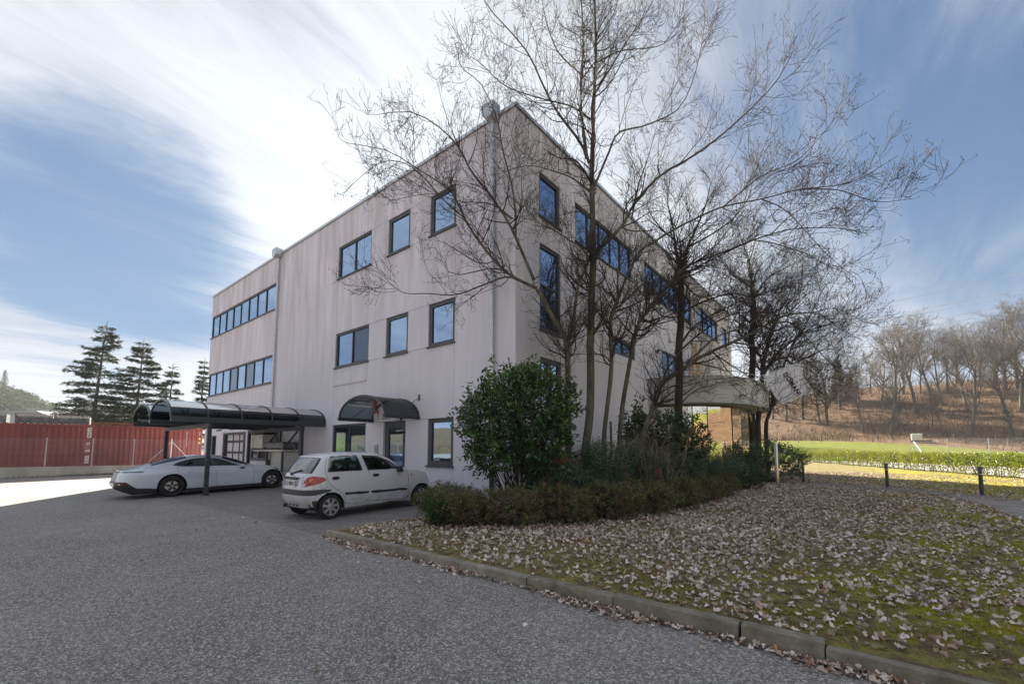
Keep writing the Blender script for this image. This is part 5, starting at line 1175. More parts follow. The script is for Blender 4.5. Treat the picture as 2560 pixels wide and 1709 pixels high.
# ================================================================== GARDEN FURNITURE
def bollards():
    first = None
    for (px, py, z) in ((4.98, 13.75, 0), (7.72, 13.1, 0), (9.93, 11.15, 0)):
        z = lawn_z(px, py) - .01
        lab = ('dark path lamp bollard between the steel post and the middle bollard', 'middle one of the dark path lamp bollards along the brick path', 'dark path lamp bollard where the brick path bends')[[4.98, 7.72, 9.93].index(px)]
        if first is None:
            r = empty('bollard_lamp', (px, py, z), lab, 'bollard', 'path lamp bollards along the brick path'); x, y = px, py
            m = MB(); m.lathe([(.07, 0), (.07, .02), (.052, .022), (.052, .66)], (0, 0, 0), 16); m.build('post', 'frame_grey', r, sm=40, local=True)
            for k in range(4): m = MB(); m.lathe([(.045, .70 + .04 * k), (.078, .70 + .04 * k), (.074, .722 + .04 * k), (.045, .727 + .04 * k)], (0, 0, 0), 16); m.build('louvre', 'frame_grey', r, sm=40, local=True)
            m = MB(); m.lathe([(.042, .66), (.042, .87)], (0, 0, 0), 12); m.build('diffuser', 'white_plastic', r, sm=40, local=True)
            m = MB(); m.lathe([(.08, .86), (.08, .89), (.06, .91), (.01, .92)], (0, 0, 0), 16); m.build('cap', 'frame_grey', r, sm=40, local=True)
            first = r
        else:
            o = copy_tree(first); o.location = (px, py, z); o['label'] = lab
    r = empty('steel_post', (4.26, 11.9, .0), 'tall round brushed steel post at the end of the brick path', 'post'); m = MB(); m.lathe([(.10, .02), (.10, .035), (.065, .036), (.065, 1.72), (.06, 1.73)], (4.26, 11.9, .0), 20); m.build('shaft', 'steel_brushed', r, sm=40)
    m = MB(); m.lathe([(.16, .0), (.16, .022)], (4.26, 11.9, 0.0), 20); m.build('base_plate', 'steel_brushed', r, sm=40)
bollards()
def flag():
    zf_ = zoomf([1860, 880, 2160, 1060], 2349); D = 19.7
    p0 = dep(*zf_(215, 510), D - .3); p1 = dep(*zf_(1110, 190), D + .2)
    r = empty('wall_flag', tuple(p0), 'white flag with dark lettering hanging from a slanted pole on the balcony', 'flag')
    m = MB(); e = p1 + (p1 - p0) * .06; m.tube([tuple(p0 - (p1 - p0) * .1), tuple(e)], .02, 8); m.build('pole', 'galvanised', r, sm=60)
    A, B, C, Dd = [dep(*zf_(a, b), D + o) for a, b, o in ((372, 478, 0), (1110, 195, .25), (1240, 832, .45), (722, 1028, .1))]
    n = 24; V = []
    nrm = np.cross(B - A, Dd - A); nrm /= np.linalg.norm(nrm)
    def S(u, v): return (A * (1 - u) + B * u) * (1 - v) + (Dd * (1 - u) + C * u) * v + nrm * (.06 * math.sin(u * 7 + v * 2) * v + .04 * math.sin(u * 15) * v)
    for j in range(n + 1):
        for i in range(n + 1): V.append(S(i / n, j / n))
    Fc = [(j * (n + 1) + i, j * (n + 1) + i + 1, (j + 1) * (n + 1) + i + 1, (j + 1) * (n + 1) + i) for j in range(n) for i in range(n)]
    cl = link('cloth', arr_mesh('cloth', V, np.array(Fc), sm=True), 'flag_cloth', r)
    me = text_mesh('DOMANI', .19, .006, 1.12); q0, q1 = dep(*zf_(790, 440), D + .2), dep(*zf_(1045, 815), D + .3); c0 = (q0 + q1) / 2; d = q1 - q0; tl_ = np.linalg.norm(d); d /= tl_; d -= nrm * (d @ nrm); d /= np.linalg.norm(d); xs_ = [v.co.x for v in me.vertices]; k_ = tl_ * 1.12 / (max(xs_) - min(xs_)); nn = nrm if nrm @ (CAM - c0) > 0 else -nrm; up = np.cross(nn, d)
    M = Matrix(((d[0], up[0], nn[0], 0), (d[1], up[1], nn[1], 0), (d[2], up[2], nn[2], 0), (0, 0, 0, 1)))
    for mat, mesh_, ce in (('ink_navy', me, c0 + nn * .075),):
        o = link('lettering', mesh_, mat, r); o.matrix_local = Matrix.Translation(Vector(ce) - r.location) @ M @ Matrix.Diagonal((k_, k_ * 1.15, 1, 1))
    m = MB()
    for a, b, c_, e_ in ((-.04, .04, -.04, -.02), (-.04, .04, .02, .04), (-.04, -.02, -.02, .02), (.02, .04, -.02, .02)): m.box((a, c_, 0), (b, e_, .004))
    o = m.build('emblem', 'ink_red', r); o.matrix_local = Matrix.Translation(Vector(dep(*zf_(1003, 583), D + .2) + nn * .1) - r.location) @ M
flag()
# ================================================================== RIGHT BACKGROUND: hedge, fence, tank, cables
def hedge_run(t0, t1, label):
    rs = np.random.default_rng(int(t0 * 10) + 400); p = H0 + hd * ((t0 + t1) / 2)
    r = empty('laurel_hedge', (*p, .03), label, 'hedge'); L = t1 - t0
    st = []
    for t in np.arange(t0 + .3, t1, .55):
        for k in range(3):
            b = H0 + hd * (t + rs.normal(0, .05)) + hn * rs.normal(0, .06); e = b + hd * rs.normal(0, .3) + hn * rs.normal(0, .2)
            st.append([(b[0], b[1], .0), ((b[0] + e[0]) / 2 + rs.normal(0, .03), (b[1] + e[1]) / 2, .45), (e[0], e[1], 1.0)])
    T = Tubes(); T.add(np.array(st), np.tile(np.array([.018, .012, .006]), (len(st), 1)), 4); T.build('stems', 'bark_dark', r)
    n = int(L * 1150); t = rs.uniform(t0, t1, n); z = .12 + 1.10 * rs.beta(1.35, 1.0, n); cell = np.sin(t * 5.7) * .5 + .5
    keep = ~((z < .55) & (rs.random(n) < .72 - .6 * np.abs(np.sin(t * 3.3 + 1.1 * np.sin(t))))); t, z = t[keep], z[keep]; n = len(t)
    w = .34 * (.75 + .25 * np.sin(t * 3.1)); o = rs.uniform(-1, 1, n); o = np.sign(o) * np.abs(o) ** .6 * w; z = z + .04 * np.sin(t * 2.3) + .03 * rs.normal(size=n)
    P = np.stack([H0[0] + hd[0] * t + hn[0] * o, H0[1] + hd[1] * t + hn[1] * o, z], 1)
    d = np.stack([hn[0] * o * 3, hn[1] * o * 3, .5 + 0 * o], 1) + rs.normal(size=(n, 3)) * .8
    Lv = Leaves(); Lv.add(*leaves(P, d, rs.uniform(.07, .12, n), rs.uniform(.035, .055, n), rs, LEAFQ, .6)); Lv.build('foliage', 'hedge_leaf', r, 'stuff')
hedge_run(-7.5, 17.6, 'long clipped laurel hedge in sunlight, part ending beside the dark shrubs'); hedge_run(18.2, 38, 'clipped laurel hedge in sunlight beyond the gap, behind the brick path bend')
def right_fence():
    zr_ = zoomf([1900, 740, 2560, 1300], 1848)
    off = hn * 11.5; f = empty('chain_link_fence', (*(H0 + off), .1), 'chain link fence with slim galvanised posts in front of the green field', 'fence')
    q = H0 + off; tops = []
    for a, b in ((287, 1003), (445, 1001), (632, 999), (836, 997), (1075, 995), (1310, 992), (1597, 990), (1960, 985)):
        rr, _ = ray(*zr_(a, b)); t = float((q - CAM[:2]) @ hn / (rr[:2] @ hn)); p = CAM + rr * t; tops.append(p)
        m = MB(); m.beam((p[0], p[1], p[2] - 2.4), tuple(p), .055, .055); m.build('post', 'galvanised', f)
    m = MB(); c = tops[4]
    for s in (-1, 1): m.tube([(c[0], c[1], c[2] - .35), (c[0] + hd[0] * 1.9 * s, c[1] + hd[1] * 1.9 * s, c[2] - 2.1)], .03, 6)
    m.build('brace', 'galvanised', f)
    T = Tubes(); V = []
    for k in np.arange(0, 60, .16):
        b = H0 + off + hd * (k - 6); zt = np.interp(k - 6, [(p[:2] - H0 - off) @ hd for p in tops], [p[2] for p in tops]) - .05
        V.append([(*b, zt - 2.), (*(b + hd * .9), zt - 1.), (*(b + hd * 1.8), zt)]); V.append([(*b, zt), (*(b + hd * .9), zt - 1.), (*(b + hd * 1.8), zt - 2.)])
    T.add(np.array(V), np.full((len(V), 3), .002), 3); T.build('wire_mesh', 'galvanised', f, 'stuff')
right_fence()
def cables():
    zc_ = zoomf([2150, 680, 2560, 1000], 2009)
    for k, (a, b) in enumerate((((0, 430), (1830, 0)), ((200, 540), (2009, 160)), ((200, 590), (2009, 220)), ((0, 700), (2009, 340)), ((0, 770), (2009, 410)), ((300, 790), (1700, 520)), ((850, 720), (1600, 590)))):
        p, q = np.array(a, float), np.array(b, float); e = p + (q - p) * 1.5; s = p - (q - p) * .25
        P = [dep(*zc_(*(s + (e - s) * t)), 190 - 110 * t) for t in np.linspace(0, 1, 12)]
        P = [(x, y, z - 1.2 * math.sin(math.pi * t)) for (x, y, z), t in zip(P, np.linspace(0, 1, 12))]
        m = MB(); m.tube(P, .045, 5); o = m.build('power_cable', 'dark_rubber'); tag(o, 'thin overhead power cable crossing the sky above the wooded hill', 'cable', 'overhead power cables')
cables()
# ================================================================== BARE TREES IN FRONT OF THE GARDEN WALL
zt_ = zoomf([820, 0, 2300, 1000], 2321); zq_ = zoomf([1300, 640, 1760, 1160], 1387); zs_ = zoomf([1640, 560, 2140, 1060], 1568)
def traced(zf, pts, d0, drift, r0, r1, n=18, base=False):
    """stem drawn in the photo, set at the trunk's distance and leaning out of that plane by drift"""
    q = [zf(*p) for p in pts]; L = np.concatenate([[0], np.cumsum([math.dist(a, b) for a, b in zip(q[:-1], q[1:])])]); L /= L[-1]
    P = np.array([dep(x, y, d0 + drift * t ** 1.2) for (x, y), t in zip(q, L)])
    if base: P = np.vstack([[P[0, 0], P[0, 1], -.08], P])
    P = resample(P, n); s = np.linspace(0, 1, n)
    return P, r0 + (r1 - r0) * s ** .8
def bare_tree(label, base_stem, limbs, seed, dens=3.4, bark='bark', twig_len=1.0, l3=7, l4=3, group=None, dm=1.4):
    rs = np.random.default_rng(seed); P0, R0 = base_stem
    root = empty('bare_tree', (P0[0, 0], P0[0, 1], 0), label, 'tree', group)
    T = Tubes(); T.add(P0[None], R0[None], 10)
    allP, allR = [P0], [R0]
    for P, Rr in limbs: T.add(P[None], Rr[None], 8); allP.append(P); allR.append(Rr)
    T.build('trunk', bark, root)
    C = Tubes(); B = []
    for k, (P, Rr) in enumerate(zip(allP, allR)):
        L = np.linalg.norm(np.diff(P, axis=0), axis=1).sum(); m = max(3, int(L * dens * dm)); t0 = .5 if k == 0 else .12
        wt = min(1.0, .45 + L / 6)
        P2, R2 = spawn(P[None], Rr[None], m, t0, .7 * twig_len * wt, 2.0 * twig_len * wt, 52, .35, 8, rs, .5, .22, wob=.16); R2 = np.maximum(R2, .0048); C.add(P2, R2, 4)
        # the limb tip carries on as fine twigs
        P3, R3 = spawn(P2, R2, l3, .12, .25 * twig_len, .95 * twig_len, 48, .3, 6, rs, .6, .3, wob=.18); R3 = np.maximum(R3, .0034); C.add(P3, R3, 3)
        P4, R4 = spawn(P3, R3, l4, .2, .10, .38, 45, .25, 3, rs, .7, .5, wob=.15); R4 = np.maximum(R4, .0026); C.add(P4, R4, 3)
        B.append(P4[:, -1]); B.append(P3[:, -1]); B.append(P4[::2, 1])
    C.build('crown', 'twig', root, 'stuff')
    Bp = np.concatenate(B); Bp = Bp[rs.random(len(Bp)) < .62]; d = rs.normal(size=Bp.shape) * .4 + np.array([0, 0, 1])
    Lv = Leaves(); Lv.add(*leaves(Bp, d, rs.uniform(.022, .042, len(Bp)), rs.uniform(.012, .02, len(Bp)), rs, LEAFQ, 1.)); Lv.add(*leaves(Bp, d, rs.uniform(.022, .042, len(Bp)), rs.uniform(.012, .02, len(Bp)), rs, LEAFQ, 1.)); Lv.build('buds', 'bud', root, 'stuff')
    return root
def garden_trees():
    tr = traced
    D = 11.0
    bare_tree('forked bare tree rising out of the big laurel, limbs spreading across the car park wall', tr(zq_, [(365, 1450), (362, 1000), (358, 700), (352, 625)], D, 0, .085, .075, base=True), [
        tr(zq_, [(352, 640), (310, 570), (240, 450), (180, 330), (130, 250)], D, -.3, .066, .055), tr(zq_, [(360, 625), (400, 500), (425, 300), (450, 190), (500, 90), (525, 0)], D, .3, .05, .03),
        tr(zt_, [(808, 1098), (770, 1010), (712, 880), (640, 770), (560, 670), (520, 590), (450, 510), (330, 440), (190, 450)], D - .3, -1.5, .048, .007), tr(zt_, [(820, 1130), (735, 1090), (660, 1030), (560, 900), (510, 800), (470, 740), (340, 655), (230, 590), (70, 560)], D - .3, -.9, .046, .006),
        tr(zt_, [(735, 930), (735, 850), (722, 730), (685, 590), (663, 470), (600, 330), (520, 260), (510, 160)], D - .4, -.6, .03, .006), tr(zt_, [(760, 1105), (700, 1085), (600, 1120), (500, 1155), (390, 1150), (290, 1145), (200, 1065)], D - .3, -1.2, .028, .005),
        tr(zt_, [(540, 860), (450, 780), (380, 700), (300, 640), (200, 640), (70, 745)], D - .6, -1.1, .022, .005), tr(zt_, [(720, 860), (640, 800), (520, 790), (400, 760), (230, 790)], D - .5, -1.4, .02, .004), tr(zt_, [(1020, 980), (960, 950), (880, 900), (800, 880)], D + .2, -.8, .025, .006)], 101, 3.2)
    D = 11.35
    bare_tree('tallest bare tree with a straight trunk passing above the roof corner', tr(zq_, [(488, 1530), (525, 1200), (533, 900), (530, 700), (535, 500), (540, 300), (550, 100), (555, 0)], D, 0, .115, .088, 24, True), [
        tr(zt_, [(1040, 1010), (1036, 800), (1035, 650), (1042, 400), (1050, 200), (1045, 0), (1045, -260)], D, .3, .088, .02, 26), tr(zt_, [(1025, 640), (990, 560), (900, 440), (850, 350), (790, 220), (720, 130), (630, 30), (560, -100)], D, -1.6, .045, .008), tr(zt_, [(1015, 620), (990, 400), (1000, 200), (992, 0), (960, -200)], D, .8, .05, .012),
        tr(zt_, [(1045, 730), (1100, 600), (1140, 520), (1250, 490), (1380, 420), (1450, 250), (1480, 60)], D, -1.2, .035, .006), tr(zt_, [(1055, 980), (1150, 890), (1200, 800), (1300, 690), (1450, 600), (1600, 480), (1750, 330), (1830, 190)], D, -2.2, .05, .007),
        tr(zt_, [(1045, 370), (1100, 280), (1180, 150), (1250, 50), (1330, -120)], D, 1.2, .03, .006), tr(zt_, [(1035, 760), (960, 700), (880, 670), (780, 650), (640, 690)], D, -1.8, .026, .005), tr(zt_, [(1040, 480), (960, 420), (850, 390), (700, 340), (600, 250), (520, 200)], D, -2, .028, .005),
        tr(zt_, [(1045, 860), (980, 830), (900, 850), (840, 900)], D, -1.2, .02, .005), tr(zt_, [(1045, 250), (1150, 200), (1300, 180), (1400, 100)], D, -1.5, .022, .005), tr(zt_, [(1000, 300), (900, 200), (850, 60), (830, -80)], D, .6, .025, .006)], 102, 3.4)
    D = 11.5
    bare_tree('slim curved bare tree between the straight trunk and the leaning one', tr(zq_, [(632, 1420), (650, 1200), (680, 950), (690, 750), (680, 520), (710, 400), (737, 325)], D, 0, .064, .05, 20, True), [
        tr(zq_, [(737, 330), (737, 150), (745, 60), (770, -20), (800, -200)], D, .5, .036, .01), tr(zq_, [(737, 330), (770, 240), (820, 110), (860, 40), (910, -10)], D, -.3, .038, .03),
        tr(zt_, [(1255, 965), (1330, 915), (1430, 862), (1550, 810), (1700, 780), (1850, 742), (2050, 715), (2235, 610)], D - .3, -2.6, .034, .005, 24), tr(zt_, [(1850, 742), (2000, 745), (2150, 790), (2290, 780)], D - 2.2, -.6, .016, .004), tr(zt_, [(1700, 780), (1800, 830), (1950, 990), (2080, 1100)], D - 1.8, -.8, .014, .004), tr(zt_, [(1190, 860), (1220, 720), (1260, 600), (1300, 450)], D + .4, .8, .026, .006), tr(zt_, [(1550, 810), (1700, 690), (1850, 620), (2000, 450)], D - 1.5, -1.2, .018, .004)], 103, 3.4)
    D = 12.0
    bare_tree('bare tree leaning towards the balcony with long arching limbs', tr(zq_, [(750, 1410), (770, 1150), (810, 900), (850, 680), (890, 510), (960, 420), (1030, 315)], D, 0, .07, .05, 20, True), [
        tr(zs_, [(0, 590), (100, 470), (180, 380), (240, 330), (350, 285), (630, 180), (750, 130), (900, 80), (1100, 35), (1400, 30), (1640, 70)], D, -2.4, .045, .006, 26), tr(zs_, [(20, 560), (160, 440), (300, 350), (450, 270), (630, 185)], D + .1, -.8, .034, .016), tr(zs_, [(760, 125), (920, 150), (1170, 230), (1300, 300), (1500, 400)], D - 1.2, -1.0, .018, .004),
        tr(zq_, [(895, 490), (910, 350), (935, 230), (880, 60), (860, -150)], D, .6, .02, .006), tr(zs_, [(100, 470), (260, 330), (420, 220), (560, 60), (700, -120)], D - .2, .6, .024, .006), tr(zs_, [(900, 80), (1050, -60), (1250, -180), (1450, -250)], D - 1.6, -.6, .016, .004)], 104, 3.4)
    D = 14.2
    bare_tree('dark thick trunked bare tree in front of the curved balcony', tr(zq_, [(1195, 1180), (1203, 900), (1197, 700), (1214, 500), (1214, 300), (1212, 120), (1205, 40)], D, 0, .13, .10, 20, True), [
        tr(zs_, [(200, 370), (165, 260), (150, 150), (130, 0), (90, -180), (110, -350)], D, .8, .065, .012), tr(zs_, [(205, 370), (245, 190), (270, 130), (330, 0), (390, -150), (430, -330)], D, -.6, .065, .012), tr(zs_, [(210, 700), (300, 640), (420, 590), (600, 540), (760, 570), (940, 510), (1050, 470), (1250, 445)], D, -2.2, .04, .005),
        tr(zs_, [(210, 920), (300, 800), (480, 690), (660, 610), (830, 550), (1000, 500)], D, 1.6, .04, .006), tr(zs_, [(205, 980), (330, 870), (560, 720), (760, 690), (960, 720), (1150, 850)], D, -1.5, .035, .005), tr(zs_, [(200, 430), (320, 560), (480, 550), (640, 480), (800, 440)], D, 1.5, .028, .005), tr(zs_, [(160, 640), (60, 560), (-80, 540), (-180, 580)], D, -1.2, .02, .005),
        tr(zs_, [(250, 180), (420, 90), (600, -40), (720, -200), (760, -350)], D, -1.0, .036, .006), tr(zs_, [(150, 130), (30, 20), (-60, -120), (-80, -300)], D, .6, .03, .006)], 105, 4.2, 'bark_dark', 1.0, 8)
    D = 11.8
    bare_tree('low leaning bare tree arching over the concrete balcony towards the flag', tr(zq_, [(925, 1390), (990, 1180), (1050, 1000), (1080, 945)], D, 0, .085, .07, 14, True), [
        tr(zs_, [(55, 1235), (190, 1150), (300, 1070), (430, 1000), (600, 925), (750, 860), (880, 780), (1000, 720), (1100, 700), (1220, 695), (1330, 730), (1440, 820), (1600, 900)], D, .2, .062, .006, 28), tr(zq_, [(1080, 945), (1110, 850), (1170, 770), (1230, 690)], D, .6, .04, .01), tr(zs_, [(230, 1090), (330, 1010), (480, 880), (700, 810), (800, 740), (1000, 700)], D, -.8, .04, .006),
        tr(zs_, [(600, 925), (780, 960), (960, 1040), (1130, 1050), (1300, 1180), (1450, 1270)], D - .2, -1, .026, .004), tr(zs_, [(880, 780), (1050, 770), (1170, 880), (1300, 1020), (1420, 1140), (1568, 1240)], D, -1.2, .026, .004), tr(zs_, [(430, 1000), (600, 1110), (720, 1190), (860, 1300), (1010, 1420)], D, -.9, .018, .004),
        tr(zs_, [(200, 1400), (300, 1310), (440, 1260), (570, 1230), (760, 1200)], D, -.4, .02, .005), tr(zs_, [(570, 1230), (660, 1320), (800, 1410), (950, 1480)], D - .4, -.5, .012, .004), tr(zs_, [(1220, 695), (1400, 660), (1560, 720), (1700, 690)], D - .2, -1, .014, .004)], 106, 3.2, 'bark', .9)
    D = 23.5
    bare_tree('bare tree with a straight dark trunk behind the far end of the balcony', tr(zs_, [(745, 1420), (750, 1200), (760, 1050), (750, 900), (768, 700), (760, 550)], D, 0, .2, .12, 18, True), [
        tr(zs_, [(760, 570), (745, 420), (720, 260), (690, 180), (640, 40)], D, .5, .1, .015), tr(zs_, [(770, 570), (830, 480), (900, 400), (1010, 350), (1110, 240)], D, -1.5, .06, .008), tr(zs_, [(750, 760), (830, 690), (950, 560), (1030, 440), (1100, 390)], D, 1.5, .06, .008), tr(zs_, [(750, 500), (640, 420), (560, 330), (500, 220)], D, -1.5, .05, .008),
        tr(zs_, [(760, 660), (660, 600), (560, 560), (440, 430)], D, 1, .05, .008), tr(zs_, [(755, 900), (660, 860), (655, 700), (660, 600)], D, -.6, .05, .01)], 107, 4.5, 'bark_dark', 1.5, 8)
    D = 21.8
    bare_tree('crooked bare tree beside the balcony end, boughs over the flag', tr(zs_, [(800, 1560), (822, 1400), (832, 1200), (850, 1050), (880, 930), (918, 800)], D, 0, .13, .08, 18, True), [
        tr(zs_, [(918, 810), (960, 700), (1040, 560), (1060, 420)], D, .6, .06, .008), tr(zs_, [(830, 1200), (960, 1010), (1140, 850), (1220, 690), (1330, 470)], D, -1.5, .07, .008), tr(zs_, [(835, 1150), (1000, 1040), (1180, 1050), (1330, 980), (1500, 1000)], D, -2, .05, .006), tr(zs_, [(850, 1050), (760, 980), (640, 960), (560, 930)], D, 1, .04, .008),
        tr(zs_, [(1140, 850), (1300, 800), (1440, 760), (1600, 640)], D - .8, -1, .03, .006), tr(zs_, [(870, 1300), (1050, 1400), (1250, 1410), (1450, 1400)], D, -1.2, .03, .006), tr(zs_, [(1000, 1040), (1150, 1180), (1270, 1340), (1330, 1430)], D - .6, -1.2, .03, .006)], 108, 4.0, 'bark_dark', 1.4, 8)
    D = 23.2
    bare_tree('thin bare tree leaning out behind the white flag', tr(zs_, [(862, 1600), (890, 1480), (925, 1340), (980, 1160)], D, 0, .12, .06, 14, True), [tr(zs_, [(980, 1160), (1060, 980), (1180, 760), (1300, 560)], D, .5, .06, .008), tr(zs_, [(985, 1150), (1150, 1060), (1350, 960), (1520, 820)], D, 1, .05, .006), tr(zs_, [(930, 1330), (1100, 1290), (1290, 1180), (1480, 1090)], D, -1, .04, .006), tr(zs_, [(1060, 980), (1220, 930), (1400, 830), (1600, 760)], D, -1.5, .03, .006)], 109, 4.0, 'bark_dark', 1.5, 8)
garden_trees()
# ================================================================== SHRUBS OF THE BED
def shrub(name, label, base, c, rad, ntips, per, ll, lw, mat, seed, tpl=LEAFQ, stems=16, group=None, cat='shrub', spread=.16, low=-.5, outw=.7, green=None, stem_mat='bark_dark', flat=1.0, roll=.6, core=.5):
    rs = np.random.default_rng(seed); c = np.array(c, float); rad = np.array(rad, float)
    root = empty(name, (base[0], base[1], 0), label, cat, group)
    d = rs.normal(size=(ntips * 3, 3)); d /= np.linalg.norm(d, axis=1, keepdims=True); d = d[d[:, 2] > low][:ntips]
    ph = rs.uniform(0, 6, 6); lobe = 1 + .11 * np.sin(d[:, 0] * 4 + ph[0]) * np.sin(d[:, 1] * 5 + ph[1]) + .10 * np.sin(d[:, 2] * 6 + ph[2] + d[:, 0] * 3) + rs.normal(0, .07, len(d))
    r = (core + (1 - core) * rs.random(len(d)) ** .45) * lobe
    sh = np.sign(d) * np.abs(d) ** flat
    tip = c + sh * r[:, None] * rad; out = d * np.array([1, 1, .8]) + np.array([0, 0, .35]); out /= np.linalg.norm(out, axis=1, keepdims=True)
    K = len(tip); k = np.repeat(np.arange(K), per); n = len(k)
    P = tip[k] - out[k] * rs.uniform(0, spread, n)[:, None] + rs.normal(size=(n, 3)) * spread * .22; P[:, 2] = np.maximum(P[:, 2], .03)
    side = rs.normal(size=(n, 3)); dirs = out[k] * outw + side * .75; 
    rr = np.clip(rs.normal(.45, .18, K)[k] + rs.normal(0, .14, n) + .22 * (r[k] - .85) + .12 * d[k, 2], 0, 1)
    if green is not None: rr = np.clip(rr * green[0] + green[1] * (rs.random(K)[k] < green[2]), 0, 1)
    L = Leaves(); L.add(*leaves(P, dirs, rs.uniform(.75, 1.2, n) * ll, rs.uniform(.8, 1.15, n) * lw, rs, tpl, roll, rr)); L.build('foliage', mat, root, 'stuff')
    if stems:
        st = []
        for i in rs.choice(K, min(K, stems * 4), replace=False):
            b = np.array([base[0] + rs.normal(0, .12), base[1] + rs.normal(0, .12), -.03]); e = tip[i]; m = (b + e) / 2 + rs.normal(0, .08, 3); m[2] = b[2] * .45 + e[2] * .55; st.append(resample(np.array([b, m, e]), 6))
        T = Tubes(); T.add(np.array(st), np.tile(np.linspace(.013, .003, 6), (len(st), 1)), 4); T.build('stems', stem_mat, root)
    return root, tip, out
def bed():
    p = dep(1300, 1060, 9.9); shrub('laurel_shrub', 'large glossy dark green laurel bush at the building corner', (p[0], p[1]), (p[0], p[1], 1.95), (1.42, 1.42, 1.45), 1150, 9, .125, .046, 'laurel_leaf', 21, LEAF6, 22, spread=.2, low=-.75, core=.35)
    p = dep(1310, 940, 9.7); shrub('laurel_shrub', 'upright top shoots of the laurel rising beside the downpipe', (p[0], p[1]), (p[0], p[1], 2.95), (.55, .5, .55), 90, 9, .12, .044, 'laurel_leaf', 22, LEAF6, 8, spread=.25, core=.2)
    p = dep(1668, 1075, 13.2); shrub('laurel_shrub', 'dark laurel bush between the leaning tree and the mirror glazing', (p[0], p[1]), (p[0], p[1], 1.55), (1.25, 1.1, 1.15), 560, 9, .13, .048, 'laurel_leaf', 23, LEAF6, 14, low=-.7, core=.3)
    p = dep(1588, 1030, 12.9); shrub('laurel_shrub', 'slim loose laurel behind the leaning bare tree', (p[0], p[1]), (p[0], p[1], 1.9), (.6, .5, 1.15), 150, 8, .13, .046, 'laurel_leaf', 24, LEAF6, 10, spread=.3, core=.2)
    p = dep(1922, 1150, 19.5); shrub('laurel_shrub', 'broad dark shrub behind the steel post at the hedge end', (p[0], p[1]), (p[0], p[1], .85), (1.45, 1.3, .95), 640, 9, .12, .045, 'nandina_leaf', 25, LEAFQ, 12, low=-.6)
    # brown-leaved azaleas clipped along the edge of the bed
    az = [(-.05, -2.35, .72, .62, .38, 'rounded brown leaved azalea overhanging the parking bay kerb'), (.95, -2.95, .62, .5, .36, 0), (1.75, -2.35, .75, .6, .40, 0), (2.35, -1.45, .75, .6, .42, 0), (2.85, -.45, .75, .65, .43, 0), (3.2, .75, .7, .75, .43, 0), (3.4, 2.1, .7, .8, .43, 0), (3.55, 3.7, .65, .9, .42, 0), (3.55, 5.4, .6, .9, .42, 0)]
    for k, (x, y, a, b, h, lab) in enumerate(az):
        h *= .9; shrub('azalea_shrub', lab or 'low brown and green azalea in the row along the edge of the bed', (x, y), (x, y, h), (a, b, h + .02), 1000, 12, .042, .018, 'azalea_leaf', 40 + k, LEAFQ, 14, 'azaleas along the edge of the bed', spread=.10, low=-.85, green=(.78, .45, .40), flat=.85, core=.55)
    shrub('azalea_shrub', 'bright green low shrub at the front of the azalea row by the sandy strip', (.72, -3.3), (.72, -3.3, .3), (.34, .3, .32), 260, 10, .04, .018, 'green_leaf', 60, LEAFQ, 6, spread=.1, low=-.8)
    shrub('azalea_shrub', 'olive green rounded shrub at the far end of the bed beside the steel post', (3.75, 8.6), (3.75, 8.6, .5), (.8, 1.0, .55), 900, 10, .045, .02, 'green_leaf', 61, LEAFQ, 10, spread=.12, low=-.8, green=(.55, .2, .2))
    # heavenly bamboo: fine blue-green leaflets and red berries
    nd = [(1.75, -.85, .75, .7, .72, 'heavenly bamboo with red berries beside the big laurel'), (2.2, .4, .85, .8, .80, 'blue green heavenly bamboo in front of the slim curved tree'), (2.5, 1.85, .85, .95, .80, 'heavenly bamboo with berries under the low leaning tree'), (2.8, 3.6, .9, 1.05, .76, 'wide heavenly bamboo in the middle of the bed with red berries'), (3.0, 5.7, .85, 1.15, .70, 'heavenly bamboo below the mirror glazing with red berries'), (3.2, 7.7, .8, 1.05, .58, 'low heavenly bamboo near the far end of the bed')]
    for k, (x, y, a, b, h, lab) in enumerate(nd):
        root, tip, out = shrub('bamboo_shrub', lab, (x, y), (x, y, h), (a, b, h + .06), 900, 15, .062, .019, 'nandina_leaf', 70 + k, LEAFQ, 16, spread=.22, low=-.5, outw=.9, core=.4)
        rs = np.random.default_rng(90 + k); V = []; fr = [i for i in range(len(tip)) if (CAM - tip[i]) @ (tip[i] - np.array([x, y, h])) > .3 * np.linalg.norm(tip[i] - np.array([x, y, h])) * np.linalg.norm(CAM - tip[i]) and tip[i][2] > h * .9]
        m = MB()
        for i in rs.choice(fr, min(len(fr), 5 if k in (0, 2, 3, 4) else 2), replace=False):
            q = tip[i] + out[i] * .12
            for _ in range(34):
                s = q + rs.normal(0, 1, 3) * np.array([.045, .045, .07]) - np.array([0, 0, .04]); r_ = .013; j = len(m.v)
                m.v += [tuple(s + np.array(o) * r_) for o in ((1, 0, 0), (-1, 0, 0), (0, 1, 0), (0, -1, 0), (0, 0, 1), (0, 0, -1))]; m.f += [(j + a_, j + b_, j + c_) for a_, b_, c_ in ((0, 2, 4), (2, 1, 4), (1, 3, 4), (3, 0, 4), (2, 0, 5), (1, 2, 5), (3, 1, 5), (0, 3, 5))]
        tag(m.build('berries', 'berry', root, sm=180, fix=False), kind='stuff')
    # arching bare canes
    rs = np.random.default_rng(5); st = []
    c = dep(1640, 1130, 11.0)
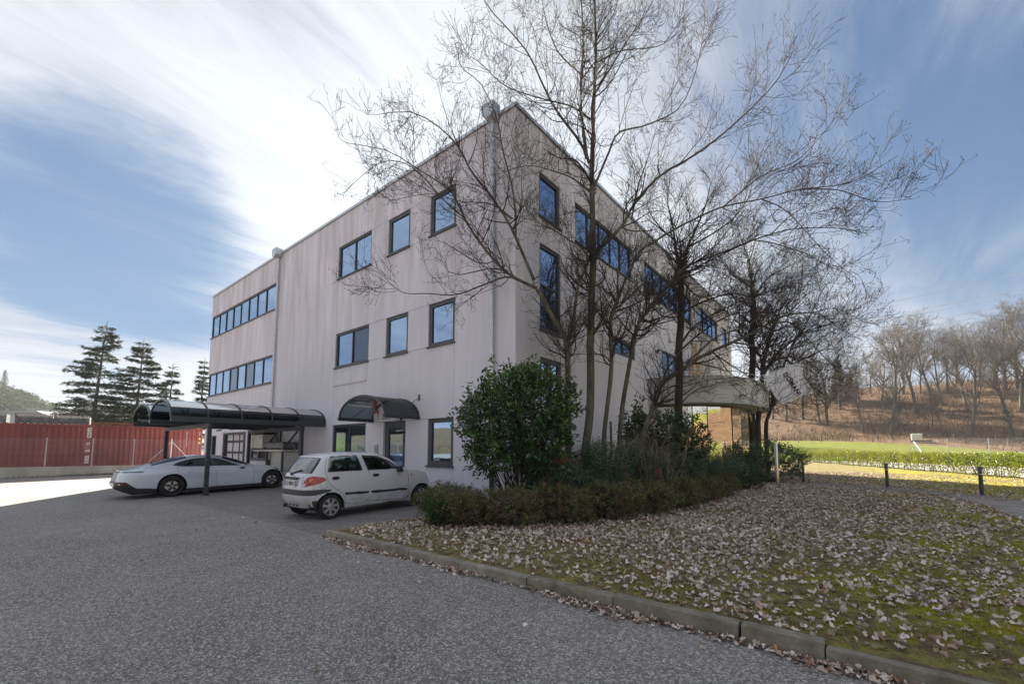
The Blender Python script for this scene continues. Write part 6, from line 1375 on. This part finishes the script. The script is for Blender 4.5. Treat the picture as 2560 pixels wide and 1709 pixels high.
    for k in range(46):
        b = np.array([c[0] + rs.normal(0, .25), c[1] + rs.normal(0, .35), .0]); h = rs.uniform(1.1, 2.3); l = rs.normal(0, .45, 2); e = b + np.array([l[0], l[1], h]); m = (b + e) / 2 + np.array([rs.normal(0, .12), rs.normal(0, .12), .25]); st.append(resample(np.array([b, m, e, e + np.array([l[0] * .8, l[1] * .8, -.15 + rs.normal(0, .2)])]), 10))
    P = np.array(st); Rr = np.tile(np.linspace(.008, .003, 10), (len(P), 1)); r = empty('cane_shrub', (c[0], c[1], 0), 'thicket of thin bare tan canes in front of the dark laurel', 'shrub'); T = Tubes(); T.add(P, Rr, 4); P2, R2 = spawn(P, Rr, 6, .3, .2, .6, 50, .2, 5, rs, .6, .4); T.add(P2, np.maximum(R2, .002), 3); T.build('canes', 'wood_post', r)
    # a short cut stump post standing in the bed
    q = dep(*zq_(682, 1420), 11.4); m = MB(); m.tube([(q[0], q[1], -.05), (q[0] + .02, q[1], 1.2), (q[0] + .02, q[1], dep(*zq_(684, 1245), 11.4)[2])], [.04, .036, .034], 8); o = m.build('stake', 'bark', None, sm=60); tag(o, 'short mossy wooden stake between the slim curved tree and the leaning one', 'stake')
bed()
# ================================================================== LEAF LITTER AND GRASS
def ground_cover():
    rs = np.random.default_rng(17); N = 170000
    x = rs.uniform(-.2, 13, N); y = rs.uniform(-4.75, 24, N)
    fx = np.clip((x - 4.) / 5.5, 0, 1); patch = .5 + .5 * np.sin(x * 1.7 + np.sin(y * 1.3) * 1.5) * np.sin(y * 1.1 + x * .6)
    w = (1.0 - .78 * fx) * (.42 + .9 * patch ** 1.3); w *= np.where(y < -3.2, .55 + .25 * fx, 1.0) * np.where(y > 12, .35, 1) * np.where(y > -1, 1.15, 1)
    cx0 = (x < 3.4) & (y > -1.6) & (x < 3.0 + .1 * y); w = np.where(cx0, .25, w)
    Xn = np.array([np.interp(yy, [-1, 4.46, 7.31, 8.9, 10.4, 11.64, 12.28], [9.5, 9.57, 9.5, 9.18, 8.6, 7.31, 5.57]) for yy in y]); onp = (x > Xn) & (x < Xn + 1.5) & (y < 13)
    w = np.where(onp, w * .06, w)
    k = rs.random(N) < w; x, y = x[k], y[k]; n = len(x); z = np.array([lawn_z(a, b) for a, b in zip(x, y)]) + rs.uniform(.003, .028, n)
    P = np.stack([x, y, z], 1); d = rs.normal(size=(n, 3)); d[:, 2] *= .4
    L = Leaves(); L.add(*leaves(P, d, rs.uniform(.032, .07, n), rs.uniform(.026, .062, n), rs, LEAFC, .8, np.clip(rs.beta(1.9, 1.9, n), 0, .93) + (rs.random(n) < .02) * .3))
    # drift in the gutter below the kerb and on the asphalt nearby
    n2 = 3400; gx = rs.uniform(-.4, 10, n2); wv = .5 + .5 * np.sin(gx * 2.1) * np.sin(gx * .83 + 1); keep = rs.random(n2) < .10 + .95 * wv ** 2; gx = gx[keep]; gy = -4.945 - np.abs(rs.normal(0, .055, len(gx))) * (0.4 + 1.3 * (.5 + .5 * np.sin(gx * 2.1) * np.sin(gx * .83 + 1)))
    stray = 46; gx = np.concatenate([gx, rs.uniform(-6, 9, stray)]); gy = np.concatenate([gy, -4.95 - rs.exponential(.7, stray)]); m = len(gx)
    P = np.stack([gx, gy, [zg(b) + rs.uniform(.002, .03) for b in gy]], 1); d = rs.normal(size=(m, 3)); d[:, 2] *= .2
    L.add(*leaves(P, d, rs.uniform(.03, .065, m), rs.uniform(.02, .05, m), rs, LEAFC, .5))
    o = L.build('leaf_litter', 'litter_leaf'); tag(o, 'dry grey brown fallen leaves scattered over the lawn and the gutter', 'leaves', kind='stuff')
    # thin grass and moss
    N = 190000; x = rs.uniform(-.2, 12.5, N); y = rs.uniform(-4.78, 16, N) ; near = np.exp(-np.hypot(x - CAM[0], y - CAM[1]) / 7.5)
    onp = (x > np.interp(y, [-1, 4.46, 7.31, 8.9, 10.4, 11.64, 12.28], [9.5, 9.57, 9.5, 9.18, 8.6, 7.31, 5.57])) & (x < np.interp(y, [-1, 4, 9, 11, 13], [11, 11, 10.7, 10, 7.8])) & (y < 13.4)
    k = (rs.random(N) < .25 + near * 1.6) & ~onp & ~((x < 3) & (y > -1.8)); x, y = x[k], y[k]; n = len(x)
    P = np.stack([x, y, [lawn_z(a, b) - .004 for a, b in zip(x, y)]], 1); d = rs.normal(size=(n, 3)) * .55 + np.array([0, 0, .8])
    L = Leaves(); L.add(*leaves(P, d, rs.uniform(.02, .055, n), .0055, rs, (np.array([(-.5, 0, 0), (.5, 0, 0), (0, 1, .25)]), np.array([(0, 1, 2)])), .8)); o = L.build('grass', 'grass_blade'); tag(o, 'sparse short winter grass of the lawn', 'grass', kind='stuff')
    # moss cushions
    cs = [(8.1, -3.95), (7.5, -4.2), (6.7, -4.35), (8.6, -3.5), (9.0, -2.5), (8.0, -1.8), (8.9, -.6), (8.7, 1.0), (9.1, 2.6), (8.8, 4.2), (8.5, 5.8), (8.0, 7.4), (7.2, 8.6), (6.4, -2.6), (7.2, .4), (7.6, 2.4), (5.6, -4.3), (6.6, 5.2), (4.6, -4.0), (7.3, -3.3), (8.4, -2.9), (9.3, -3.6), (9.6, -1.2)]
    P = []
    for a, b in cs:
        q = rs.normal(size=(2300, 2)) * np.array([.42, .26]) * rs.uniform(.6, 1.25); P.append(np.stack([a + q[:, 0] + .12 * np.sin(q[:, 1] * 9), b + q[:, 1]], 1))
    P = np.concatenate(P); P = P[(P[:, 1] > -4.77) & (P[:, 0] < 9.45)]; nz = np.sin(P[:, 0] * 7.3) * np.sin(P[:, 1] * 8.1) + .6 * np.sin(P[:, 0] * 17) * np.sin(P[:, 1] * 15); P = P[nz > -.35]; n = len(P)
    P3 = np.stack([P[:, 0], P[:, 1], [lawn_z(a, b) - .002 for a, b in P]], 1); d = rs.normal(size=(n, 3)) * .5 + np.array([0, 0, 1])
    L = Leaves(); L.add(*leaves(P3, d, rs.uniform(.008, .024, n), .008, rs, (np.array([(-.5, 0, 0), (.5, 0, 0), (0, 1, .2)]), np.array([(0, 1, 2)])), .8)); o = L.build('moss', 'moss_blade'); tag(o, 'yellow green moss cushions in the lawn', 'moss', kind='stuff')
ground_cover()
# ================================================================== CONIFERS AND FAR LEFT
def conifer(label, px, top, D, radius, seed, lean=0., dens=1.0, base=(0, 0), group=None, bare_top=.06):
    rs = np.random.default_rng(seed); g = dep(px, 1100, D); tz = dep(px, top, D)[2]; zb = .3; Hh = tz - zb; x, y = g[0], g[1]
    root = empty('conifer_tree', (x, y, zb), label, 'tree', group); ri = ray(px, 1100)[0][:2]; rt = np.array([math.cos(YAW), math.sin(YAW)])
    ax = lambda t: np.array([x + rt[0] * lean * t, y + rt[1] * lean * t, zb + Hh * t])
    T = Tubes(); P = np.array([ax(t) for t in np.linspace(-.03, 1, 12)]); T.add(P[None], np.linspace(Hh * .017, .015, 12)[None], 8)
    Pb, Rb, LP, LD_ = [], [], [], []
    nw = int(26 * dens)
    for w in range(nw):
        t = .10 + .88 * (w + rs.uniform(-.3, .3)) / nw; L0 = radius * ((1 - t) ** .8) * 1.05 + .12
        for k in range(rs.integers(4, 7)):
            a = rs.uniform(0, 2 * math.pi); L = L0 * rs.uniform(.55, 1.12); c = ax(t)
            d = np.array([math.cos(a), math.sin(a), 0]); droop = -.10 - .18 * (1 - t)
            pts = np.array([c + d * L * s + np.array([0, 0, L * (.10 * s + droop * s * s + .14 * s ** 3)]) for s in np.linspace(0, 1, 7)]); Pb.append(pts); Rb.append(np.linspace(.05 * (1 - t) + .012, .006, 7))
            nn = int((L * 26 + 6) * dens * (0.45 if t > 1 - bare_top else 1)); s = rs.uniform(.12, 1.05, nn) ** .8; ps = np.stack([np.interp(s, np.linspace(0, 1, 7), pts[:, i]) for i in range(3)], 1)
            perp = np.array([-d[1], d[0], 0]); off = rs.normal(0, 1, nn)[:, None] * perp * (.10 + .20 * L * (1.05 - s) ** .6)[:, None] * .8; q = ps + off + rs.normal(0, .05, (nn, 3)); LP.append(q); LD_.append(d * .7 + np.sign(off) * .8 * np.abs(perp) + rs.normal(0, .25, (nn, 3)) + np.array([0, 0, -.12]))
    T.add(np.array(Pb), np.array(Rb), 4); T.build('trunk', 'bark_conifer', root); P = np.concatenate(LP); d = np.concatenate(LD_); n = len(P); L = Leaves()
    L.add(*leaves(P, d, rs.uniform(.3, .62, n), rs.uniform(.05, .10, n), rs, LEAFQ, .35)); L.add(*leaves(P + rs.normal(0, .08, P.shape), d + rs.normal(0, .5, d.shape), rs.uniform(.2, .42, n), rs.uniform(.045, .085, n), rs, LEAFQ, .6)); L.build('crown', 'needle', root, 'stuff')
conifer('tall dark spruce with a thin bare top behind the zinc bundles', 222, 800, 46, 4.3, 201, .9, bare_top=.10)
conifer('broad dark spruce beside the tall one, behind the container', 332, 844, 49, 4.1, 202, .4)
conifer('smaller thin spruce beside the broad one', 416, 906, 54, 2.2, 203, .2, .8)
conifer('slim spruce close to the office wall edge', 494, 893, 56, 2.9, 204, .3, .8)
conifer('round low conifer between the two large spruces', 300, 1010, 52, 3.2, 205, 0, .7)
def house(label, px0, px1, ytop, D, depth_, mats, roof=0., floors=2, seed=0, name='far_building'):
    a, b = dep(px0, 1100, D), dep(px1, 1100, D); z0 = min(th(a[0], a[1]), th(b[0], b[1])) - 1; z1 = dep((px0 + px1) / 2, ytop, D)[2]
    u = (b - a)[:2]; L = np.linalg.norm(u); u /= L; nrm = np.array([u[1], -u[0]]); 
    if nrm @ (CAM[:2] - a[:2]) < 0: nrm = -nrm
    root = empty(name, (a[0], a[1], z0), label, 'building'); Fm = lambda s, z, d: (a[0] + u[0] * s + nrm[0] * d, a[1] + u[1] * s + nrm[1] * d, z)
    m = MB(); m.prism([(0, z0), (L, z0), (L, z1), (0, z1)], Fm, -depth_, 0); m.build('wall', mats[0], root)
    m = MB(); m.prism([(-.4, z1), (L + .4, z1), (L * .85 if roof else L + .4, z1 + max(roof, .35)), (L * .15 if roof else -.4, z1 + max(roof, .35))], Fm, -depth_ - .3, .3); m.build('roof', mats[1], root)
    n = max(3, int(L / 4)); fh = (z1 - z0 - 1) / floors
    for f in range(floors):
        for k in range(n):
            s = L * (k + .5) / n; zz = z0 + 1 + fh * (f + .35); m = MB(); m.prism([(s - .7, zz), (s + .7, zz), (s + .7, zz + fh * .4), (s - .7, zz + fh * .4)], Fm, .0, .06); m.build('window', 'screen_glass', root)
house('long pale warehouse roof below the far wooded hill', -60, 112, 1038, 110, 14, ('far_wall', 'far_slate'), 1.2, 1)
house('pale block with a flat roof behind the zinc bundles', 24, 60, 1022, 150, 12, ('far_wall', 'far_wall'), 0, 2)
house('blue grey shed behind the tall spruce', 180, 230, 1016, 120, 10, ('far_slate', 'far_slate'), 0, 2)
house('white house with a shallow roof between the spruces', 240, 300, 1036, 140, 10, ('far_wall', 'far_roof'), 1.5, 2)
def far_hill_wood():
    rs = np.random.default_rng(8); n = 9000; ph = np.radians(rs.uniform(-56, -38, n)); r = rs.uniform(195, 300, n); a = math.pi / 2 + YAW - ph; x = CAM[0] + r * np.cos(a); y = CAM[1] + r * np.sin(a); z, _ = terrain_h(x, y)
    cl = np.sin(x * .08) * np.sin(y * .09) > -.35; x, y, z = x[cl], y[cl], z[cl]; n = len(x); hgt = rs.uniform(1.5, 4.5, n)
    L = Leaves()
    for k in range(7):
        P = np.stack([x + rs.normal(0, 1.3, n), y + rs.normal(0, 1.3, n), z + hgt * rs.uniform(.1, 1.1, n)], 1); d = rs.normal(size=(n, 3)); L.add(*leaves(P, d, rs.uniform(.55, 1.4, n), rs.uniform(.4, .9, n), rs, LEAFQ, 1))
    o = L.build('far_wood', 'far_foliage'); tag(o, 'distant wooded hillside at the edge of the valley', 'wood', kind='stuff')
    g = dep(10, 960, 180); z0 = th(g[0], g[1]); root = empty('poplar_tree', (g[0], g[1], z0), 'tall narrow bare poplar on the far hill crest', 'tree'); m = MB(); m.tube([(g[0], g[1], z0 - 1), (g[0], g[1], z0 + 9)], [.25, .05], 6); m.build('trunk', 'bark_hill', root)
    P = np.array([[g[0] + rs.normal(0, .6) * math.sin(math.pi * t), g[1] + rs.normal(0, .6) * math.sin(math.pi * t), z0 + 1.5 + 8.5 * t] for t in rs.random(420)]); Lv = Leaves(); Lv.add(*leaves(P, rs.normal(0, .3, P.shape) + np.array([0, 0, 1]), .9, .14, rs)); Lv.build('crown', 'far_foliage', root, 'stuff')
far_hill_wood()
# ================================================================== WOODED HILL ON THE RIGHT
def hill_tree_proto(seed, lean, fork):
    rs = np.random.default_rng(seed); T = Tubes(); C = Tubes()
    s = np.linspace(0, 1, 14)[:, None]; P = np.concatenate([lean * s ** 1.3 + .012 * np.sin(s * 7 + seed), .02 * np.sin(s * 5 + seed), -.02 + .86 * s], 1); Rr = np.linspace(.0175, .005, 14) * (1 + .3 * np.exp(-s[:, 0] * 18)); T.add(P[None], Rr[None], 8)
    P1, R1 = spawn(P[None], Rr[None], 13, .28, .22, .52, 42, .45, 9, rs, .62, .2, t1=.95, wob=.12, rexp=0); T.add(P1, R1, 6)
    P2, R2 = spawn(P1, R1, 7, .2, .10, .27, 42, .25, 6, rs, .6, .25, wob=.16, rexp=0); R2 = np.maximum(R2, .0011); C.add(P2, R2, 4)
    P3, R3 = spawn(P2, R2, 6, .2, .05, .13, 42, .2, 5, rs, .65, .4, wob=.16, rexp=0); R3 = np.maximum(R3, .0008); C.add(P3, R3, 3)
    P4, R4 = spawn(P3, R3, 3, .3, .025, .06, 42, .15, 3, rs, .7, .5, rexp=0); R4 = np.maximum(R4, .0006); C.add(P4, R4, 3)
    tm = arr_mesh('trunk', np.concatenate(T.V), np.concatenate(T.F), sm=True); cm = arr_mesh('crown', np.concatenate(C.V), np.concatenate(C.F), sm=True); tm.materials.append(MAT['bark_hill']); cm.materials.append(MAT['twig_hill']); return tm, cm
PROTO = [hill_tree_proto(300 + k, ln, k) for k, ln in enumerate((-.12, .05, -.2, .12, -.05, .02))]
def hit(px, py):
    r, Yc = ray(px, py)
    for d in np.arange(40, 260, .5):
        p = CAM + r * d / Yc
        if p[2] < th(p[0], p[1]): return p, d
    return CAM + r * 120 / Yc, 120.
def place_tree(p, h, k, label, rot, group='bare trees on the wooded hill', sx=1.0):
    root = empty('hill_tree', (p[0], p[1], p[2] - .2), label, 'tree', group, rot=(0, 0, rot)); root.scale = (h * sx, h * sx, h)
    for nm, me in zip(('trunk', 'crown'), PROTO[k]):
        o = bpy.data.objects.new(nm, me); COL.objects.link(o); o.parent = root
        if nm == 'crown': o['kind'] = 'stuff'
    return root
def hill_trees():
    zr_ = zoomf([1900, 740, 2560, 1300], 1848)
    HT = [(915, 972, 290, 2), (972, 920, 560, 4), (1090, 815, 215, 0), (1003, 690, 240, 4), (1195, 690, 215, 2), (1285, 765, 330, 2), (1475, 985, 330, 2), (1748, 975, 330, 0), (1640, 650, 180, 5), (1805, 650, 75, 1), (1372, 610, 220, 1), (1440, 800, 330, 0), (1205, 905, 590, 4), (1275, 920, 700, 2), (475, 905, 420, 4), (415, 892, 470, 5), (722, 958, 540, 0), (860, 740, 400, 3), (700, 780, 430, 1), (300, 860, 380, 5), (1540, 640, 200, 3), (1720, 660, 130, 4), (1310, 660, 260, 5), (1120, 690, 330, 3), (770, 690, 420, 0), (560, 800, 420, 1), (1830, 820, 180, 3), (1930, 700, 60, 2), (180, 880, 450, 3), (90, 860, 470, 1)]
    labs = {0: 'slender bare tree leaning at the foot of the wooded hill', 6: 'bare tree with a pale leaning trunk at the foot of the wooded hill', 7: 'forked bare tree with ivy on its trunk at the foot of the hill', 2: 'thick dark bare tree half way up the wooded hill', 9: 'largest bare tree on the crest of the wooded hill'}
    for i, (a, b, t, k) in enumerate(HT):
        p, d = hit(*zr_(a, b)); top = dep(*zr_(a, t), d)[2]; h = max(4., top - p[2]); r = place_tree(p, h / .98, k, labs.get(i, 'bare winter tree among the others on the wooded hill'), YAW + (RNG.uniform(-.5, .5) if i % 3 else RNG.uniform(2.6, 3.6)) , sx=1.05)
        if i == 7:
            rs = np.random.default_rng(2); n = 700; tt = rs.random(n) * .3; P = np.stack([rs.normal(0, .018, n), rs.normal(0, .018, n), tt], 1); P[:, 0] += -.12 * tt ** 1.3; L = Leaves(); L.add(*leaves(P, rs.normal(size=(n, 3)), .012, .01, rs)); o = L.build('ivy', 'ivy_leaf'); o.parent = r; o['kind'] = 'stuff'
    # two small dark evergreens on the slope and two on the crest
    for px_, top, base, rad, sd in ((2100, 905, 1010, 1.6, 211), (2128, 945, 1005, 1.2, 212)):
        p, d = hit(px_, base); rs = np.random.default_rng(sd); h = dep(px_, top, d)[2] - p[2]; root = empty('evergreen_tree', tuple(p), 'dark ivy green evergreen among the bare trees on the slope', 'tree', 'evergreens on the slope'); m = MB(); m.tube([(p[0], p[1], p[2] - .3), (p[0], p[1], p[2] + h)], [.25, .05], 6); m.build('trunk', 'bark_hill', root)
        n = 2600; t = rs.random(n) ** .8; a = rs.uniform(0, 6.28, n); rr = rad * (1.15 - t) * np.sqrt(rs.random(n)) * (1 + .3 * np.sin(t * 22)); P = np.stack([p[0] + rr * np.cos(a), p[1] + rr * np.sin(a), p[2] + .08 * h + .92 * h * t], 1); L = Leaves(); L.add(*leaves(P, rs.normal(size=P.shape), .5, .25, rs)); L.build('crown', 'needle', root, 'stuff')
    # brush and saplings
    rs = np.random.default_rng(31); n = 5200; ph = np.radians(rs.uniform(17, 52, n)); r = rs.uniform(64, 128, n); a = math.pi / 2 + YAW - ph; x = CAM[0] + r * np.cos(a); y = CAM[1] + r * np.sin(a); z, wd = terrain_h(x, y); dens = (np.sin(x * .13) * np.sin(y * .15) + rs.normal(0, .5, n) > .1) & (wd > .6); x, y, z = x[dens], y[dens], z[dens]; n = len(x)
    P = np.repeat(np.stack([x, y, z - .05], 1), 9, 0) + rs.normal(0, .45, (n * 9, 3)) * np.array([1, 1, 0]); d = rs.normal(0, .45, P.shape) + np.array([0, 0, 1]); L = Leaves(); hh = rs.uniform(.4, 2.0, len(P)); L.add(*leaves(P, d, hh, hh * .035 + .02, rs, (np.array([(-.5, 0, 0), (.5, 0, 0), (.1, 1, .1)]), np.array([(0, 1, 2)])))); o = L.build('undergrowth', 'brush'); tag(o, 'brown winter undergrowth on the wooded hillside', 'undergrowth', kind='stuff')
    # dense fine saplings high on the slope, seen as a brown haze of stems
    n = 900; ph = np.radians(rs.uniform(15, 52, n)); r = rs.uniform(112, 150, n); a = math.pi / 2 + YAW - ph; x = CAM[0] + r * np.cos(a); y = CAM[1] + r * np.sin(a); z, _ = terrain_h(x, y); b = np.stack([x, y, z], 1); e = b + rs.normal(0, .8, (n, 3)) + np.stack([0 * x, 0 * x, rs.uniform(2, 5.5, n)], 1); T = Tubes(); T.add(np.stack([b, (b + e) / 2 + rs.normal(0, .2, (n, 3)), e], 1), np.tile(np.array([.05, .035, .012]), (n, 1)), 3); o = T.build('saplings', 'twig_hill'); tag(o, 'thin bare saplings crowding the crest of the hill', 'saplings', kind='stuff')
hill_trees()
def field_things():
    zr_ = zoomf([1900, 740, 2560, 1300], 1848)
    # field fence stakes, each with its post
    ff = empty('field_fence', (40, 60, 1.5), 'low field fence of thin weathered stakes at the foot of the slope', 'fence')
    for a, b in ((270, 1015), (790, 1012), (835, 1010), (1055, 1018), (1190, 1015), (1360, 1018), (1540, 1022), (1655, 1012), (430, 1008), (600, 1008)):
        p, _ = hit(*zr_(a, b + 12)); zt = th(p[0], p[1]); m = MB(); m.beam((p[0], p[1], zt - .2), (p[0], p[1], zt + 1.25), .09, .09); m.build('stake', 'wood_post', ff)
    # water tank on a small trailer
    p, _ = hit(*zr_(1100, 1026)); z = th(p[0], p[1])
    r = empty('water_tank', (p[0], p[1], z), 'cream plastic water tank on a low frame at the edge of the field', 'tank')
    cx_, cy_ = p[0], p[1]; m = MB()
    for s in (-1, 1): m.box((cx_ + s * .3 - .29, cy_ - .5, z + .35), (cx_ + s * .3 + .29, cy_ + .5, z + 1.3))
    m.build('tank', 'tank_plastic', r, bev=.09, sm=50)
    for k in range(5): m = MB(); m.tube([(cx_ - .6 + .3 * k, cy_ - .54, z + .32), (cx_ - .6 + .3 * k, cy_ - .54, z + 1.28)], .015, 5); m.build('cage_bar', 'galvanised', r)
    m = MB(); m.box((cx_ - .65, cy_ - .55, z + .1), (cx_ + 1.6, cy_ + .55, z + .33)); m.build('frame', 'black_plastic', r)
field_things()
# ================================================================== WHAT THE WINDOWS MIRROR: the slope and trees across the road behind the viewer
def behind():
    rs = np.random.default_rng(55)
    for k, (x, y, h) in enumerate(((4, -34, 13), (-3, -36, 14), (11, -33, 12), (-12, -40, 15), (19, -30, 14), (27, -24, 13), (-22, -42, 14), (33, -10, 13), (38, 4, 14), (15, -41, 15), (0, -44, 15), (24, -36, 14), (8, -48, 16), (-8, -50, 16), (41, -4, 12), (44, 10, 13))):
        z = max(th(x, y), zg(y) - .05) if abs(x) < 90 else th(x, y)
        place_tree((x, y, z), h, k % 6, 'bare roadside tree across the road, mirrored in the office windows', rs.uniform(0, 6), 'bare trees across the road', 1.1)
    r = empty('red_shed', (-2, -52, -1.1), 'long red roofed shed across the road, mirrored in the ground floor windows', 'shed'); z = -1.2
    m = MB(); m.box((-12, -56, z), (14, -48, z + 2.6)); m.build('wall', 'far_wall', r); m = MB(); m.prism([(-8.4, 0), (.4, 0), (-4, 2.2)], lambda a, b, d: (d, -48 + a + .0, z + 2.6 + b), -12.6, 14.6); m.build('roof', 'barn_red', r)
    for k in range(5): m = MB(); m.box((-10 + 5 * k, -47.99, z + .8), (-8 + 5 * k, -47.93, z + 2)); m.build('window', 'screen_glass', r)
behind()
# ================================================================== HAZE
def haze():
    m = MB(); m.box((CAM[0] - 640, CAM[1] - 640, -4.5), (CAM[0] + 640, CAM[1] + 640, 46)); o = m.build('haze', None); tag(o, 'thin pale winter haze filling the valley air', 'haze', kind='stuff')
    s = NT('haze_air'); v = s.n('ShaderNodeVolumePrincipled'); v.inputs['Color'].default_value = (.86, .92, 1, 1); v.inputs['Density'].default_value = HAZE; v.inputs['Anisotropy'].default_value = 0.; s.t.links.new(v.outputs[0], s.out.inputs['Volume']); o.data.materials.append(s.m)
HAZE = .00045
haze()
